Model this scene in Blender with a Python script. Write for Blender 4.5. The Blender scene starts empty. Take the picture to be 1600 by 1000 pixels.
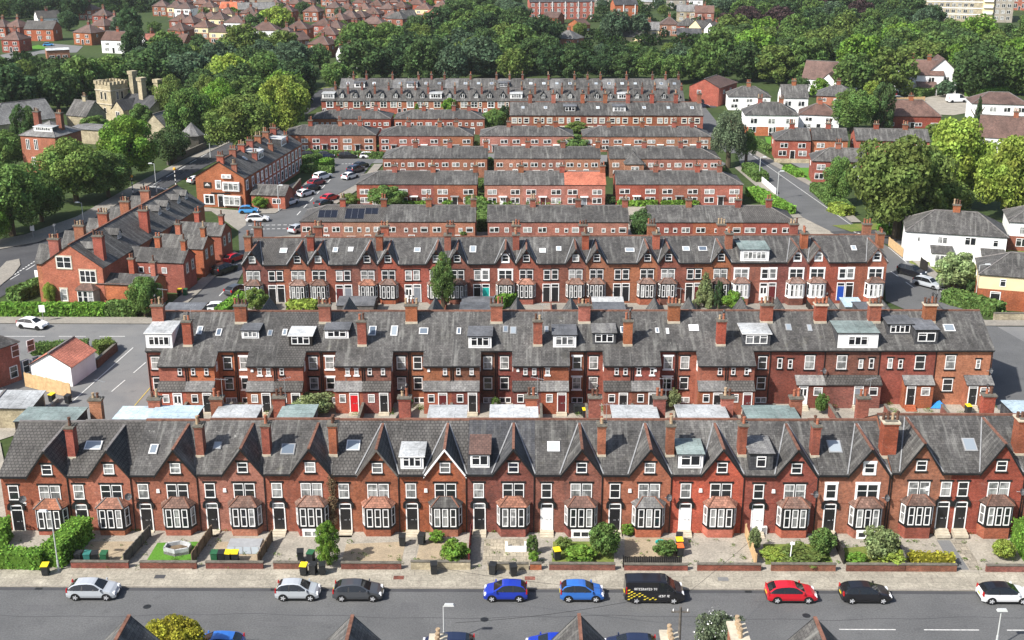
import bpy, math, random
import numpy as np
from mathutils import Vector, Matrix
random.seed(11)
S = bpy.context.scene
COL = S.collection
# ---------------------------------------------------------------- camera
F = 1900.0; TH = math.radians(19.0); PSI = 0.008; CAMH = 55.0
cd = bpy.data.cameras.new("camera"); cam = bpy.data.objects.new("camera", cd); COL.objects.link(cam)
cd.sensor_width = 36.0; cd.lens = F / 1600.0 * 36.0; cd.clip_start = 1.0; cd.clip_end = 6000.0
cam.location = (0, 0, CAMH); cam.rotation_euler = (math.radians(90) - TH, 0, PSI)
S.camera = cam
# ---------------------------------------------------------------- light
SUN_EL = math.radians(44.0); SUN_AZ = math.radians(233.0)   # azimuth measured clockwise from +Y
w = bpy.data.worlds.new("World"); S.world = w; w.use_nodes = True
nt = w.node_tree; bg = nt.nodes["Background"]; sky = nt.nodes.new("ShaderNodeTexSky")
sky.sky_type = 'NISHITA'; sky.sun_disc = False; sky.sun_elevation = SUN_EL; sky.sun_rotation = SUN_AZ
sky.air_density = 1.0; sky.dust_density = 2.0
nt.links.new(sky.outputs[0], bg.inputs[0]); bg.inputs[1].default_value = 0.105
sd = bpy.data.lights.new("sun", 'SUN'); sd.energy = 4.8; sd.angle = math.radians(1.0); sd.color = (1.0, 0.955, 0.89)
so = bpy.data.objects.new("sun", sd); COL.objects.link(so)
sv = Vector((math.sin(SUN_AZ) * math.cos(SUN_EL), math.cos(SUN_AZ) * math.cos(SUN_EL), math.sin(SUN_EL)))
so.rotation_euler = (-sv).to_track_quat('-Z', 'Y').to_euler(); so.location = sv * 200
S.view_settings.view_transform = 'Standard'; S.view_settings.look = 'None'
S.view_settings.exposure = 0.68; S.view_settings.gamma = 1.0; S.view_settings.use_curve_mapping = False
S.render.engine = 'CYCLES'
S.cycles.max_bounces = 5; S.cycles.diffuse_bounces = 2; S.cycles.glossy_bounces = 2
S.cycles.transmission_bounces = 2; S.cycles.transparent_max_bounces = 6; S.cycles.volume_bounces = 1
S.cycles.use_denoising = True
try: S.cycles.denoiser = 'OPENIMAGEDENOISE'
except Exception: pass
# ---------------------------------------------------------------- measuring from the camera
_R = (math.cos(PSI), math.sin(PSI), 0)
_FW = (-math.sin(PSI) * math.cos(TH), math.cos(PSI) * math.cos(TH), -math.sin(TH))
_UP = (-math.sin(PSI) * math.sin(TH), math.cos(PSI) * math.sin(TH), math.cos(TH))
def ray(px, py):
    a = (px - 800) / F; b = (500 - py) / F
    return [_FW[i] + a * _R[i] + b * _UP[i] for i in range(3)]
def G(px, py, z=0.0):
    d = ray(px, py); t = (z - CAMH) / d[2]; return (d[0] * t, d[1] * t)
def V(px, py, Y):
    d = ray(px, py); t = Y / d[1]; return (d[0] * t, CAMH + d[2] * t)
def XA(px, py, Y): return V(px, py, Y)[0]
def MPP(y, z=0.0):                       # metres per pixel at that depth
    X, Y = G(800, y, z); return (Y * math.cos(TH) + (CAMH - z) * math.sin(TH)) / F
# ---------------------------------------------------------------- materials
MT = {}
class NT:
    def __init__(s, name):
        m = bpy.data.materials.new(name); m.use_nodes = True; s.m = m; s.t = m.node_tree
        s.b = s.t.nodes["Principled BSDF"]; MT[name] = m
    def n(s, typ, **k):
        nd = s.t.nodes.new("ShaderNode" + typ)
        for a, v in k.items(): setattr(nd, a, v)
        return nd
    def l(s, a, b): s.t.links.new(a, b)
    def val(s, nd, **k):
        for a, v in k.items(): nd.inputs[a.replace('_', ' ')].default_value = v
        return nd
    def uv(s, sx=1, sy=1, rnd=True):
        c = s.n("TexCoord"); mp = s.n("Mapping"); s.l(c.outputs["UV"], mp.inputs[0])
        mp.inputs["Scale"].default_value = (sx, sy, 1)
        if rnd:
            oi = s.n("ObjectInfo"); mm = s.n("Math", operation='MULTIPLY'); s.l(oi.outputs["Random"], mm.inputs[0]); mm.inputs[1].default_value = 37.0
            s.l(mm.outputs[0], mp.inputs["Location"])
        return mp.outputs[0]
    def noise(s, vec, scale, detail=3, rough=.55):
        t = s.n("TexNoise"); t.inputs["Scale"].default_value = scale; t.inputs["Detail"].default_value = detail
        t.inputs["Roughness"].default_value = rough
        if vec is not None: s.l(vec, t.inputs["Vector"])
        return t.outputs[0]
    def ramp(s, fac, stops):
        r = s.n("ValToRGB"); e = r.color_ramp.elements
        while len(e) < len(stops): e.new(.5)
        for i, (p, c) in enumerate(stops):
            e[i].position = p; e[i].color = (c, c, c, 1) if not hasattr(c, '__len__') else (*c, 1)
        s.l(fac, r.inputs[0]); return r.outputs[0]
    def mix(s, fac, a, b, mode='MIX'):
        x = s.n("Mix", data_type='RGBA', blend_type=mode)
        for sock, v in ((x.inputs[0], fac), (x.inputs[6], a), (x.inputs[7], b)):
            if hasattr(v, 'is_linked') or hasattr(v, 'links'): s.l(v, sock)
            elif hasattr(v, '__len__'): sock.default_value = (*v, 1)
            else: sock.default_value = v
        return x.outputs[2]
    def hsv(s, col, h=None, sat=None, v=None):
        x = s.n("HueSaturation"); s.l(col, x.inputs["Color"])
        for nm, q in (("Hue", h), ("Saturation", sat), ("Value", v)):
            if q is None: continue
            if hasattr(q, 'links'): s.l(q, x.inputs[nm])
            else: x.inputs[nm].default_value = q
        return x.outputs[0]
    def rnd(s, lo, hi, k=1.0):
        oi = s.n("ObjectInfo"); m1 = s.n("Math", operation='MULTIPLY'); s.l(oi.outputs["Random"], m1.inputs[0]); m1.inputs[1].default_value = k
        m2 = s.n("Math", operation='FRACT'); s.l(m1.outputs[0], m2.inputs[0])
        r = s.n("MapRange"); s.l(m2.outputs[0], r.inputs[0]); r.inputs[3].default_value = lo; r.inputs[4].default_value = hi
        return r.outputs[0]
    def out(s, col, rough=.85, spec=.3, bump=None, bs=.3, bd=.02):
        if hasattr(col, 'links'): s.l(col, s.b.inputs["Base Color"])
        else: s.b.inputs["Base Color"].default_value = (*col, 1)
        s.b.inputs["Roughness"].default_value = rough; s.b.inputs["Specular IOR Level"].default_value = spec
        if bump is not None:
            bm = s.n("Bump"); bm.inputs["Strength"].default_value = bs; bm.inputs["Distance"].default_value = bd
            s.l(bump, bm.inputs["Height"]); s.l(bm.outputs[0], s.b.inputs["Normal"])
        return s.m
def plain(name, col, rough=.6, spec=.3, var=.12, scale=3.0, obj=0.0):
    q = NT(name); n = q.noise(q.uv(), scale)
    f = q.ramp(n, [(.3, 1 - var), (.7, 1 + var)]); c = q.mix(1.0, col, f, 'MULTIPLY')
    if obj: c = q.hsv(c, v=q.rnd(1 - obj, 1 + obj))
    return q.out(c, rough, spec)
def bricks(name, c1, c2, mortar, bw=.24, bh=.085, obj=.14, dirt=.5, hue=.012, ms=.012):
    q = NT(name); uv = q.uv(); t = q.n("TexBrick"); q.l(uv, t.inputs["Vector"])
    for k, v in (("Color1", (*c1, 1)), ("Color2", (*c2, 1)), ("Mortar", (*mortar, 1))): t.inputs[k].default_value = v
    q.val(t, Scale=1.0, Mortar_Size=ms, Mortar_Smooth=.3, Bias=.0, Brick_Width=bw, Row_Height=bh)
    big = q.ramp(q.noise(uv, .55, 4), [(.3, 1 - dirt * .55), (.5, .96), (.72, 1.22)])
    fine = q.ramp(q.noise(uv, 4.5, 4, .8), [(.25, .5), (.5, 1.0), (.78, 1.6)])
    c = q.mix(1.0, t.outputs[0], big, 'MULTIPLY'); c = q.mix(.85, c, fine, 'MULTIPLY')
    soot = q.ramp(q.noise(q.uv(.9, .18), 1.4, 4, .65), [(.55, 0.0), (.78, dirt)])
    c = q.mix(soot, c, (.075, .05, .045))
    eff = q.ramp(q.noise(uv, 1.3, 5, .7), [(.62, 0.0), (.8, .42)])
    c = q.mix(eff, c, (.42, .27, .21))
    c = q.hsv(c, h=q.rnd(.5 - hue, .5 + hue, 7.3), v=q.rnd(1 - obj, 1 + obj), sat=q.rnd(.92, 1.06, 3.1))
    return q.out(c, .9, .15, t.outputs[1], -.25, .01)
bricks("brick_red", (.32, .078, .036), (.22, .05, .026), (.24, .15, .11))
bricks("brick_bright", (.40, .105, .048), (.29, .068, .034), (.30, .17, .12), dirt=.35)
bricks("brick_dark", (.23, .062, .037), (.13, .036, .024), (.19, .125, .1), dirt=.6)
bricks("brick_pale", (.36, .13, .078), (.25, .078, .047), (.30, .21, .16))
bricks("stone_wall", (.42, .365, .25), (.32, .275, .185), (.30, .26, .19), .5, .25, dirt=.6, hue=.005)
bricks("flagstones", (.325, .30, .245), (.28, .258, .21), (.20, .185, .155), 1.25, .85, obj=.03, dirt=.25, hue=.003, ms=.02)
bricks("yard_flags", (.40, .355, .275), (.28, .25, .20), (.16, .145, .11), .6, .6, obj=.12, dirt=.4, hue=.004, ms=.025)
def roofmat(name, base, var, rw, rh, lichen, streak, obj=.2, rough=.75, lcol=(.36, .36, .33), spec=.35, ms=.02):
    q = NT(name); uv = q.uv(); t = q.n("TexBrick"); q.l(uv, t.inputs["Vector"])
    a = [x * (1 + var) for x in base]; b = [x * (1 - var) for x in base]; m = [x * .35 for x in base]
    for k, v in (("Color1", (*a, 1)), ("Color2", (*b, 1)), ("Mortar", (*m, 1))): t.inputs[k].default_value = v
    q.val(t, Scale=1.0, Mortar_Size=ms, Mortar_Smooth=.6, Bias=0.0, Brick_Width=rw, Row_Height=rh)
    big = q.ramp(q.noise(uv, .35, 5, .65), [(.28, .52), (.5, 1.0), (.75, 1.4)])
    c = q.mix(1.0, t.outputs[0], big, 'MULTIPLY')
    fine = q.ramp(q.noise(uv, 3.2, 5, .8), [(.28, .6), (.5, 1.0), (.75, 1.5)]); c = q.mix(1.0, c, fine, 'MULTIPLY')
    st = q.ramp(q.noise(q.uv(2.2, .22), 1.0, 4, .6), [(.5, 0.0), (.78, streak)]); c = q.mix(st, c, lcol)
    li = q.ramp(q.noise(uv, 2.1, 6, .8), [(.6, 0.0), (.7, lichen)]); c = q.mix(li, c, lcol)
    mo = q.ramp(q.noise(uv, .8, 5, .7), [(.6, 0.0), (.75, lichen * .6)]); c = q.mix(mo, c, (.10, .095, .06))
    c = q.hsv(c, v=q.rnd(1 - obj, 1 + obj, 5.7), sat=q.rnd(.85, 1.1, 9.1))
    return q.out(c, rough, spec, t.outputs[1], -.5, .03)
roofmat("slate", (.071, .068, .065), .26, .35, .26, .6, .38)
roofmat("slate_dark", (.052, .053, .058), .22, .35, .26, .3, .2)
roofmat("slate_pale", (.15, .148, .146), .22, .35, .26, .55, .45)
roofmat("tile_grey", (.080, .075, .070), .14, .34, .36, .18, .12, ms=.055)
roofmat("tile_brown", (.122, .071, .057), .14, .34, .33, .15, .15, lcol=(.22, .17, .14))
roofmat("tile_red", (.44, .125, .065), .12, .33, .3, .03, .05, lcol=(.35, .2, .14))
roofmat("bay_tile", (.165, .10, .078), .35, .28, .24, .3, .35, lcol=(.2, .17, .15), obj=.25)
roofmat("bay_tile_orange", (.28, .125, .08), .35, .28, .24, .1, .1, lcol=(.3, .2, .15))
roofmat("felt_pale", (.40, .415, .42), .05, 3.0, 1.1, .35, .45, lcol=(.22, .23, .23), rough=.9)
roofmat("felt_green", (.20, .255, .245), .05, 3.0, 1.1, .4, .4, lcol=(.36, .38, .38), rough=.9)
roofmat("felt_dark", (.10, .105, .115), .05, 3.0, 1.1, .25, .3, lcol=(.22, .23, .24), rough=.9)
roofmat("felt_blue", (.36, .46, .52), .04, 3.0, 1.1, .25, .35, lcol=(.52, .58, .6), rough=.9)
plain("white_paint", (.80, .80, .79), .5, .4, .05)
plain("white_render", (.80, .80, .80), .85, .2, .07, .7, .03)
plain("cream_render", (.66, .55, .34), .85, .2, .07, .7)
plain("black_paint", (.012, .012, .013), .45, .4, .3)
plain("dark_wood", (.022, .019, .017), .6, .3, .3)
plain("stone_trim", (.46, .41, .32), .85, .2, .2, 2.0)
plain("grime_stone", (.13, .12, .10), .9, .2, .35, 3.0)
plain("terracotta", (.27, .10, .058), .8, .2, .3, 6.0, .2)
plain("pot_sooty", (.10, .052, .036), .85, .2, .4, 6.0)
plain("pot_buff", (.34, .25, .16), .85, .2, .3, 6.0)
plain("ridge_red", (.17, .083, .058), .85, .2, .4, 2.5, .2)
plain("ridge_grey", (.16, .15, .145), .85, .2, .3, 2.5)
plain("lead", (.25, .255, .26), .6, .4, .2, 2.0)
plain("grey_metal", (.30, .31, .32), .45, .5, .1)
plain("lamp_grey", (.46, .48, .48), .5, .5, .06)
plain("rubber", (.012, .012, .012), .8, .2, .2)
plain("alloy", (.45, .46, .48), .3, .6, .05)
plain("wood_fence", (.20, .145, .095), .85, .2, .35, 2.5, .2)
plain("wood_pale", (.50, .34, .18), .8, .2, .2, 2.5)
plain("wood_grey", (.115, .105, .095), .9, .2, .35, 2.5)
plain("bin_black", (.018, .020, .022), .5, .4, .2)
plain("bin_green", (.02, .10, .045), .5, .4, .15)
plain("bin_teal", (.03, .15, .13), .5, .4, .15)
plain("lid_yellow", (.75, .56, .02), .5, .4, .1)
plain("lid_orange", (.72, .13, .03), .5, .4, .1)
plain("lid_red", (.5, .03, .025), .5, .4, .1)
plain("door_black", (.015, .015, .017), .35, .5, .1)
plain("door_red", (.55, .012, .018), .35, .5, .1)
plain("door_blue", (.02, .07, .36), .35, .5, .1)
plain("door_teal", (.02, .38, .34), .35, .5, .1)
plain("door_maroon", (.11, .018, .02), .4, .5, .1)
plain("door_yellow", (.55, .4, .03), .4, .5, .1)
plain("door_grey", (.2, .22, .25), .4, .5, .1)
plain("blue_sheet", (.03, .22, .58), .5, .4, .15)
plain("solar", (.012, .014, .022), .2, .6, .1)
plain("earth", (.14, .105, .07), .95, .1, .4, 1.2)
plain("amber", (.75, .36, .02), .4, .5, .05)
plain("plate_yellow", (.75, .60, .05), .5, .4, .03)
plain("head_lens", (.75, .77, .8), .1, .7, .05)
plain("tail_lens", (.40, .01, .01), .2, .6, .05)
plain("skin_tone", (.5, .3, .2), .6, .3, .05)
for nm, c in dict(silver=(.40, .43, .46), grey=(.055, .06, .068), blue=(.010, .035, .36), azure=(.03, .14, .47), black=(.010, .010, .013),
                  red=(.50, .010, .022), white=(.78, .79, .8), navy=(.015, .022, .055), maroon=(.25, .015, .03), skyblue=(.05, .28, .6), bronze=(.14, .12, .10)).items():
    q = NT("paint_" + nm); q.out(c, .28, .5); q.b.inputs["Coat Weight"].default_value = .6; q.b.inputs["Coat Roughness"].default_value = .06
q = NT("car_glass"); q.out((.012, .014, .016), .06, .6)
def glass(name, dark, curtain, lo):
    q = NT(name); uv = q.uv(); r = q.rnd(0, 1, 13.7)
    fold = q.ramp(q.noise(q.uv(7.0, .25), 1.0, 2), [(.35, .55), (.65, 1.0)])
    cur = q.mix(1.0, curtain, fold, 'MULTIPLY')
    blot = q.ramp(q.noise(uv, 1.1, 2), [(.45, 0.0), (.55, 1.0)])
    k = q.n("Math", operation='GREATER_THAN'); q.l(r, k.inputs[0]); k.inputs[1].default_value = lo
    kk = q.n("Math", operation='MULTIPLY'); q.l(k.outputs[0], kk.inputs[0])
    mx = q.n("Math", operation='MULTIPLY_ADD'); q.l(blot, mx.inputs[0]); mx.inputs[1].default_value = .55; mx.inputs[2].default_value = .35
    q.l(mx.outputs[0], kk.inputs[1])
    c = q.mix(kk.outputs[0], dark, cur)
    return q.out(c, .12, .6)
glass("glass", (.018, .021, .024), (.44, .45, .44), .5)
glass("glass_dark", (.014, .016, .019), (.25, .26, .27), .75)
q = NT("roof_glass"); c = q.mix(q.rnd(0, 1, 5.1), (.10, .13, .17), (.42, .47, .50)); q.out(c, .12, .6)
def ground(name, c1, c2, sc, c3=None, fine=40., rough=.95, amt=.8):
    q = NT(name); uv = q.uv(rnd=False)
    c = q.mix(q.ramp(q.noise(uv, sc, 5, .6), [(.35, 0.0), (.65, 1.0)]), c1, c2)
    if c3: c = q.mix(q.ramp(q.noise(uv, sc * 3.1, 4, .7), [(.58, 0.0), (.72, .7)]), c, c3)
    f = q.ramp(q.noise(uv, fine, 3, .7), [(.25, .6), (.5, 1.0), (.75, 1.45)]); c = q.mix(amt, c, f, 'MULTIPLY')
    return q.out(c, rough, .15)
ground("asphalt", (.098, .10, .102), (.122, .124, .125), .22, (.078, .08, .082), 7., amt=.7)
ground("asphalt_dark", (.055, .056, .06), (.075, .076, .08), .2, (.09, .09, .092), 9., amt=.45)
ground("asphalt_worn", (.10, .102, .105), (.115, .116, .118), .5, (.085, .087, .09), 6., amt=.6)
ground("asphalt_pale", (.15, .153, .155), (.185, .185, .18), .2, (.12, .12, .12), 9., amt=.5)
ground("gravel", (.36, .29, .20), (.27, .22, .155), .8, (.42, .36, .27), 7.)
ground("concrete", (.34, .31, .26), (.25, .23, .195), .5, (.17, .16, .13), 5.)
ground("pavement", (.22, .205, .18), (.27, .25, .215), .4, (.17, .16, .14), 3., amt=.6)
ground("lawn", (.072, .19, .022), (.095, .22, .03), .5, (.06, .15, .02), 6.)
ground("rough_grass", (.10, .15, .03), (.17, .18, .05), .3, (.06, .11, .025), 3.)
ground("field", (.035, .055, .018), (.05, .075, .022), .05, (.06, .07, .03), .8)
q = NT("road_paint"); n = q.ramp(q.noise(q.uv(), 4., 4, .7), [(.3, .55), (.55, 1.0)]); q.out(q.mix(1.0, (.62, .62, .60), n, 'MULTIPLY'), .8, .2)
q = NT("road_yellow"); n = q.ramp(q.noise(q.uv(), 4., 4, .7), [(.3, .55), (.55, 1.0)]); q.out(q.mix(1.0, (.55, .42, .10), n, 'MULTIPLY'), .8, .2)
q = NT("bark"); q.out(q.mix(q.noise(q.uv(), 2.), (.06, .045, .03), (.11, .09, .06)), .95, .1)
def leafmat(name, rel=1.0):                      # colour comes from the object's own colour
    q = NT(name); oi = q.n("ObjectInfo"); geo = q.n("NewGeometry"); tc = q.n("TexCoord")
    r = q.ramp(geo.outputs["Random Per Island"], [(0.0, .55), (.5, 1.0), (1.0, 1.6)])
    c = q.mix(1.0, oi.outputs["Color"], r, 'MULTIPLY')
    nz = q.noise(tc.outputs["Object"], 2.3, 2); c = q.hsv(c, h=q.ramp(nz, [(.3, .478), (.7, .516)]), v=q.ramp(nz, [(.3, .75), (.7, 1.25)]))
    d = q.n("BsdfDiffuse"); tr = q.n("BsdfTranslucent"); q.l(c, d.inputs[0]); q.l(q.hsv(c, v=1.3), tr.inputs[0])
    mx = q.n("MixShader"); mx.inputs[0].default_value = .3; q.l(d.outputs[0], mx.inputs[1]); q.l(tr.outputs[0], mx.inputs[2])
    q.l(mx.outputs[0], q.t.nodes["Material Output"].inputs[0])
leafmat("leaf")
# ---------------------------------------------------------------- mesh building
class MB:
    def __init__(s): s.v = []; s.f = []; s.mi = []; s.mats = []
    def m(s, mat):
        if mat not in s.mats: s.mats.append(mat)
        return s.mats.index(mat)
    def poly(s, pts, mat):
        b = len(s.v); s.v += [tuple(p) for p in pts]; s.f.append(tuple(range(b, b + len(pts)))); s.mi.append(s.m(mat)); return s
    def box(s, x0, x1, y0, y1, z0, z1, mat, skip=''):
        b = len(s.v); s.v += [(x0, y0, z0), (x1, y0, z0), (x1, y1, z0), (x0, y1, z0), (x0, y0, z1), (x1, y0, z1), (x1, y1, z1), (x0, y1, z1)]
        k = s.m(mat)
        for nm, q in (('d', (3, 2, 1, 0)), ('u', (4, 5, 6, 7)), ('f', (0, 1, 5, 4)), ('r', (1, 2, 6, 5)), ('b', (2, 3, 7, 6)), ('l', (3, 0, 4, 7))):
            if nm not in skip: s.f.append(tuple(b + i for i in q)); s.mi.append(k)
        return s
    def frus(s, x0, x1, y0, y1, z0, z1, dx, dy, mat):        # box whose top is inset by dx, dy
        b = len(s.v); s.v += [(x0, y0, z0), (x1, y0, z0), (x1, y1, z0), (x0, y1, z0), (x0 + dx, y0 + dy, z1), (x1 - dx, y0 + dy, z1), (x1 - dx, y1 - dy, z1), (x0 + dx, y1 - dy, z1)]
        k = s.m(mat)
        for q in ((3, 2, 1, 0), (4, 5, 6, 7), (0, 1, 5, 4), (1, 2, 6, 5), (2, 3, 7, 6), (3, 0, 4, 7)): s.f.append(tuple(b + i for i in q)); s.mi.append(k)
        return s
    def slab(s, pts, t, mat, side=None):                     # pts anticlockwise seen from outside; thickness t inward
        P = [Vector(p) for p in pts]; n = (P[1] - P[0]).cross(P[2] - P[0]).normalized(); Q = [p - n * t for p in P]
        s.poly(P, mat); s.poly(Q[::-1], side or mat)
        for i in range(len(P)):
            j = (i + 1) % len(P); s.poly([P[i], Q[i], Q[j], P[j]], side or mat)
        return s
    def prism(s, poly, z0, z1, mat, top=None):               # horizontal outline, anticlockwise
        s.poly([(x, y, z1) for x, y in poly], top or mat)
        for i in range(len(poly)):
            a = poly[i]; c = poly[(i + 1) % len(poly)]
            s.poly([(a[0], a[1], z0), (c[0], c[1], z0), (c[0], c[1], z1), (a[0], a[1], z1)], mat)
        return s
    def cyl(s, p, q, r0, r1, n, mat, caps=True):
        p = Vector(p); q = Vector(q); ax = (q - p).normalized(); u = ax.orthogonal().normalized(); v = ax.cross(u)
        A = [p + (u * math.cos(2 * math.pi * i / n) + v * math.sin(2 * math.pi * i / n)) * r0 for i in range(n)]
        Bq = [q + (u * math.cos(2 * math.pi * i / n) + v * math.sin(2 * math.pi * i / n)) * r1 for i in range(n)]
        for i in range(n):
            j = (i + 1) % n; s.poly([A[i], A[j], Bq[j], Bq[i]], mat)
        if caps: s.poly(A[::-1], mat); s.poly(Bq, mat)
        return s
    def mesh(s, name, smooth=False):
        me = bpy.data.meshes.new(name); me.from_pydata(s.v, [], s.f)
        for k in s.mats: me.materials.append(MT[k])
        me.polygons.foreach_set("material_index", s.mi)
        uvs = []
        for f in s.f:
            P = [s.v[i] for i in f]; nx = ny = nz = 0.0
            for i in range(len(P)):
                a = P[i]; b = P[(i + 1) % len(P)]
                nx += (a[1] - b[1]) * (a[2] + b[2]); ny += (a[2] - b[2]) * (a[0] + b[0]); nz += (a[0] - b[0]) * (a[1] + b[1])
            L = math.sqrt(nx * nx + ny * ny + nz * nz) or 1; nx /= L; ny /= L; nz /= L
            h = math.hypot(nx, ny)
            if h < .12:
                for p in P: uvs += [p[0], p[1]]
            else:
                ux, uy = -ny / h, nx / h; vx, vy, vz = -nz * nx / h, -nz * ny / h, h
                for p in P: uvs += [p[0] * ux + p[1] * uy, p[0] * vx + p[1] * vy + p[2] * vz]
        ul = me.uv_layers.new(name="UVMap"); ul.data.foreach_set("uv", uvs)
        if smooth: me.polygons.foreach_set("use_smooth", [True] * len(s.f))
        me.update(); return me
    def build(s, name, parent=None, loc=(0, 0, 0), rz=0.0, smooth=False): return ob(name, s.mesh(name, smooth), parent, loc, rz)
def ob(name, data, parent=None, loc=(0, 0, 0), rz=0.0):
    o = bpy.data.objects.new(name, data); COL.objects.link(o); o.location = loc; o.rotation_euler = (0, 0, rz)
    if parent is not None: o.parent = parent
    return o
def tag(o, label, cat, group=None, kind=None):
    o["label"] = label; o["category"] = cat
    if group: o["group"] = group
    if kind: o["kind"] = kind
    return o
def thing(name, label, cat, x, y, rz=0.0, group=None, z=0.0):
    return tag(ob(name, None, None, (x, y, z), rz), label, cat, group)
def copy_tree(o, parent=None):
    c = o.copy(); COL.objects.link(c)
    if parent is not None: c.parent = parent
    for ch in list(o.children): copy_tree(ch, c)
    return c
def struct(name, mb): o = mb.build(name); o["kind"] = "structure"; return o
def sheet(name, pix, z, mat, world=False):                   # flat sheet given by image outline or by ground coordinates
    P = pix if world else [G(a, b, z) for a, b in pix]
    ar = sum(P[i][0] * P[(i + 1) % len(P)][1] - P[(i + 1) % len(P)][0] * P[i][1] for i in range(len(P)))
    if ar < 0: P = P[::-1]
    return struct(name, MB().poly([(x, y, z) for x, y in P], mat))
ORD = "first second third fourth fifth sixth seventh eighth ninth tenth eleventh twelfth thirteenth fourteenth fifteenth sixteenth seventeenth eighteenth nineteenth twentieth twenty-first twenty-second twenty-third twenty-fourth twenty-fifth twenty-sixth twenty-seventh twenty-eighth twenty-ninth thirtieth".split()
# ---------------------------------------------------------------- windows and doors
WC = {}
def window_mesh(w, h, cols, bars, frame, sur, merged, glassm, lintel=.2, arch=False):
    key = (round(w, 2), round(h, 2), cols, bars, frame, sur, merged, glassm, arch)
    if key in WC: return WC[key]
    B = MB(); P = B if merged else MB(); t = .08; d = -.06; hw = w / 2
    B.box(-hw, hw, d, 0, 0, t, frame).box(-hw, hw, d, 0, h - t, h, frame)
    B.box(-hw, -hw + t, d, 0, t, h - t, frame).box(hw - t, hw, d, 0, t, h - t, frame)
    cw = (w - 2 * t) / cols
    for i in range(cols):
        x0 = -hw + t + cw * i; x1 = x0 + cw
        if i:
            if bars == 's' and sur == 'black_paint': B.box(x0 - .05, x0 + .05, d - .008, 0, 0, h, sur).box(x0 - .05 - t * .8, x0 - .05, d + .004, 0, t, h - t, frame).box(x0 + .05, x0 + .05 + t * .8, d + .004, 0, t, h - t, frame)
            else: B.box(x0 - t * .7, x0 + t * .7, d + .004, 0, t, h - t, frame)
        if bars == 's': B.box(x0, x1, d + .01, 0, h * .52, h * .52 + .055, frame)
        elif bars == 'c' and (i % 2 == 0): B.box(x0, x1, d + .01, 0, h * .68, h * .68 + .055, frame)
    P.poly([(-hw + t, -.02, t), (hw - t, -.02, t), (hw - t, -.02, h - t), (-hw + t, -.02, h - t)], glassm)
    if sur:
        B.box(-hw - .12, hw + .12, -.1, .0, -.15, 0, sur)
        if arch:
            n = 6; top = [(-hw - .1 + (w + .2) * i / n, h + .1 + .16 * math.sin(math.pi * i / n)) for i in range(n + 1)]
            pts = [(-hw - .1, h)] + [(hw + .1, h)] + top[::-1]
            B.slab([(x, -.035, z) for x, z in pts], .03, sur)
        elif lintel: B.box(-hw - .16, hw + .16, -.05, .0, h, h + lintel, sur)
        if sur in ('white_paint', 'stone_trim'):
            B.box(-hw - .13, -hw, -.045, 0, 0, h, sur).box(hw, hw + .13, -.045, 0, 0, h, sur)
    WC[key] = (B.mesh("window"), None if merged else P.mesh("pane")); return WC[key]
def window(root, x, y, z, w, h, rz=0.0, cols=1, bars='s', frame='white_paint', sur='black_paint', merged=False, gl='glass', name='window', arch=False):
    a, p = window_mesh(w, h, cols, bars, frame, sur, merged, gl, arch=arch)
    o = ob(name, a, root, (x, y, z), rz)
    if p: ob('pane', p, o)
    return o
DC = {}
def door(root, x, y, z, col, w=.95, h=2.15, rz=0.0, fan=.45, hood='black_paint', merged=False, frame='white_paint'):
    key = (col, w, h, fan, hood, frame)
    if key not in DC:
        B = MB(); hw = w / 2; t = .1
        B.box(-hw - t, -hw, -.07, 0, 0, h + fan, frame).box(hw, hw + t, -.07, 0, 0, h + fan, frame).box(-hw - t, hw + t, -.07, 0, h + fan, h + fan + t, frame)
        B.box(-hw, hw, -.04, 0, 0, h, col)
        for zz in ((.15, .85), (1.1, 1.95)):
            for xx in (-.23 * w / .95, .23 * w / .95): B.box(xx - .16 * w, xx + .16 * w, -.055, -.04, zz[0], min(zz[1], h - .1), 'car_glass' if (zz[0] > 1 and col.startswith('white')) else col)
        if fan: B.box(-hw, hw, -.05, 0, h, h + .07, frame).box(-hw, hw, -.02, 0, h + .07, h + fan, 'glass_dark')
        K = MB().box(hw - .16, hw - .1, -.1, -.055, 1.0, 1.12, 'grey_metal').box(-.12, .12, -.065, -.055, 1.0, 1.05, 'grey_metal')
        Hd = None
        if hood:
            Hd = MB(); n = 8; R = hw + .34; zc = h + fan - .1; top = []; low = []
            for i in range(n + 1):
                a = math.pi * (1 - i / n); top.append((R * math.cos(a), zc + .52 * math.sin(a) + .1)); low.append(((R - .26) * math.cos(a), zc + .30 * math.sin(a) + .1))
            for i in range(n):
                Hd.slab([(low[i][0], -.14, low[i][1]), (low[i + 1][0], -.14, low[i + 1][1]), (top[i + 1][0], -.14, top[i + 1][1]), (top[i][0], -.14, top[i][1])], .14, hood)
            for s in (-1, 1): Hd.box(s * (R - .13) - .13, s * (R - .13) + .13, -.16, 0, zc - .25, zc + .1, hood)
        DC[key] = (B.mesh("door"), K.mesh("handle"), Hd.mesh("door_hood") if Hd else None)
    a, k, hd = DC[key]
    o = ob('door', a, root, (x, y, z), rz)
    if not merged: ob('handle', k, o)
    if hd and not merged: ob('door_hood', hd, o)
    return o
POTC = {}
def pot_mesh(mat, h, kind):
    k = (mat, h, kind)
    if k not in POTC:
        B = MB(); B.cyl((0, 0, 0), (0, 0, h * .8), .15, .11, 8, mat, False).cyl((0, 0, h * .8), (0, 0, h), .16, .15, 8, mat)
        if kind: B.cyl((0, 0, h), (0, 0, h + .3), .07, .07, 6, 'black_paint', False).cyl((0, 0, h + .3), (0, 0, h + .5), .2, .04, 8, 'black_paint')
        POTC[k] = B.mesh("chimney_pot", False)
    return POTC[k]
CHC = {}
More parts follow.
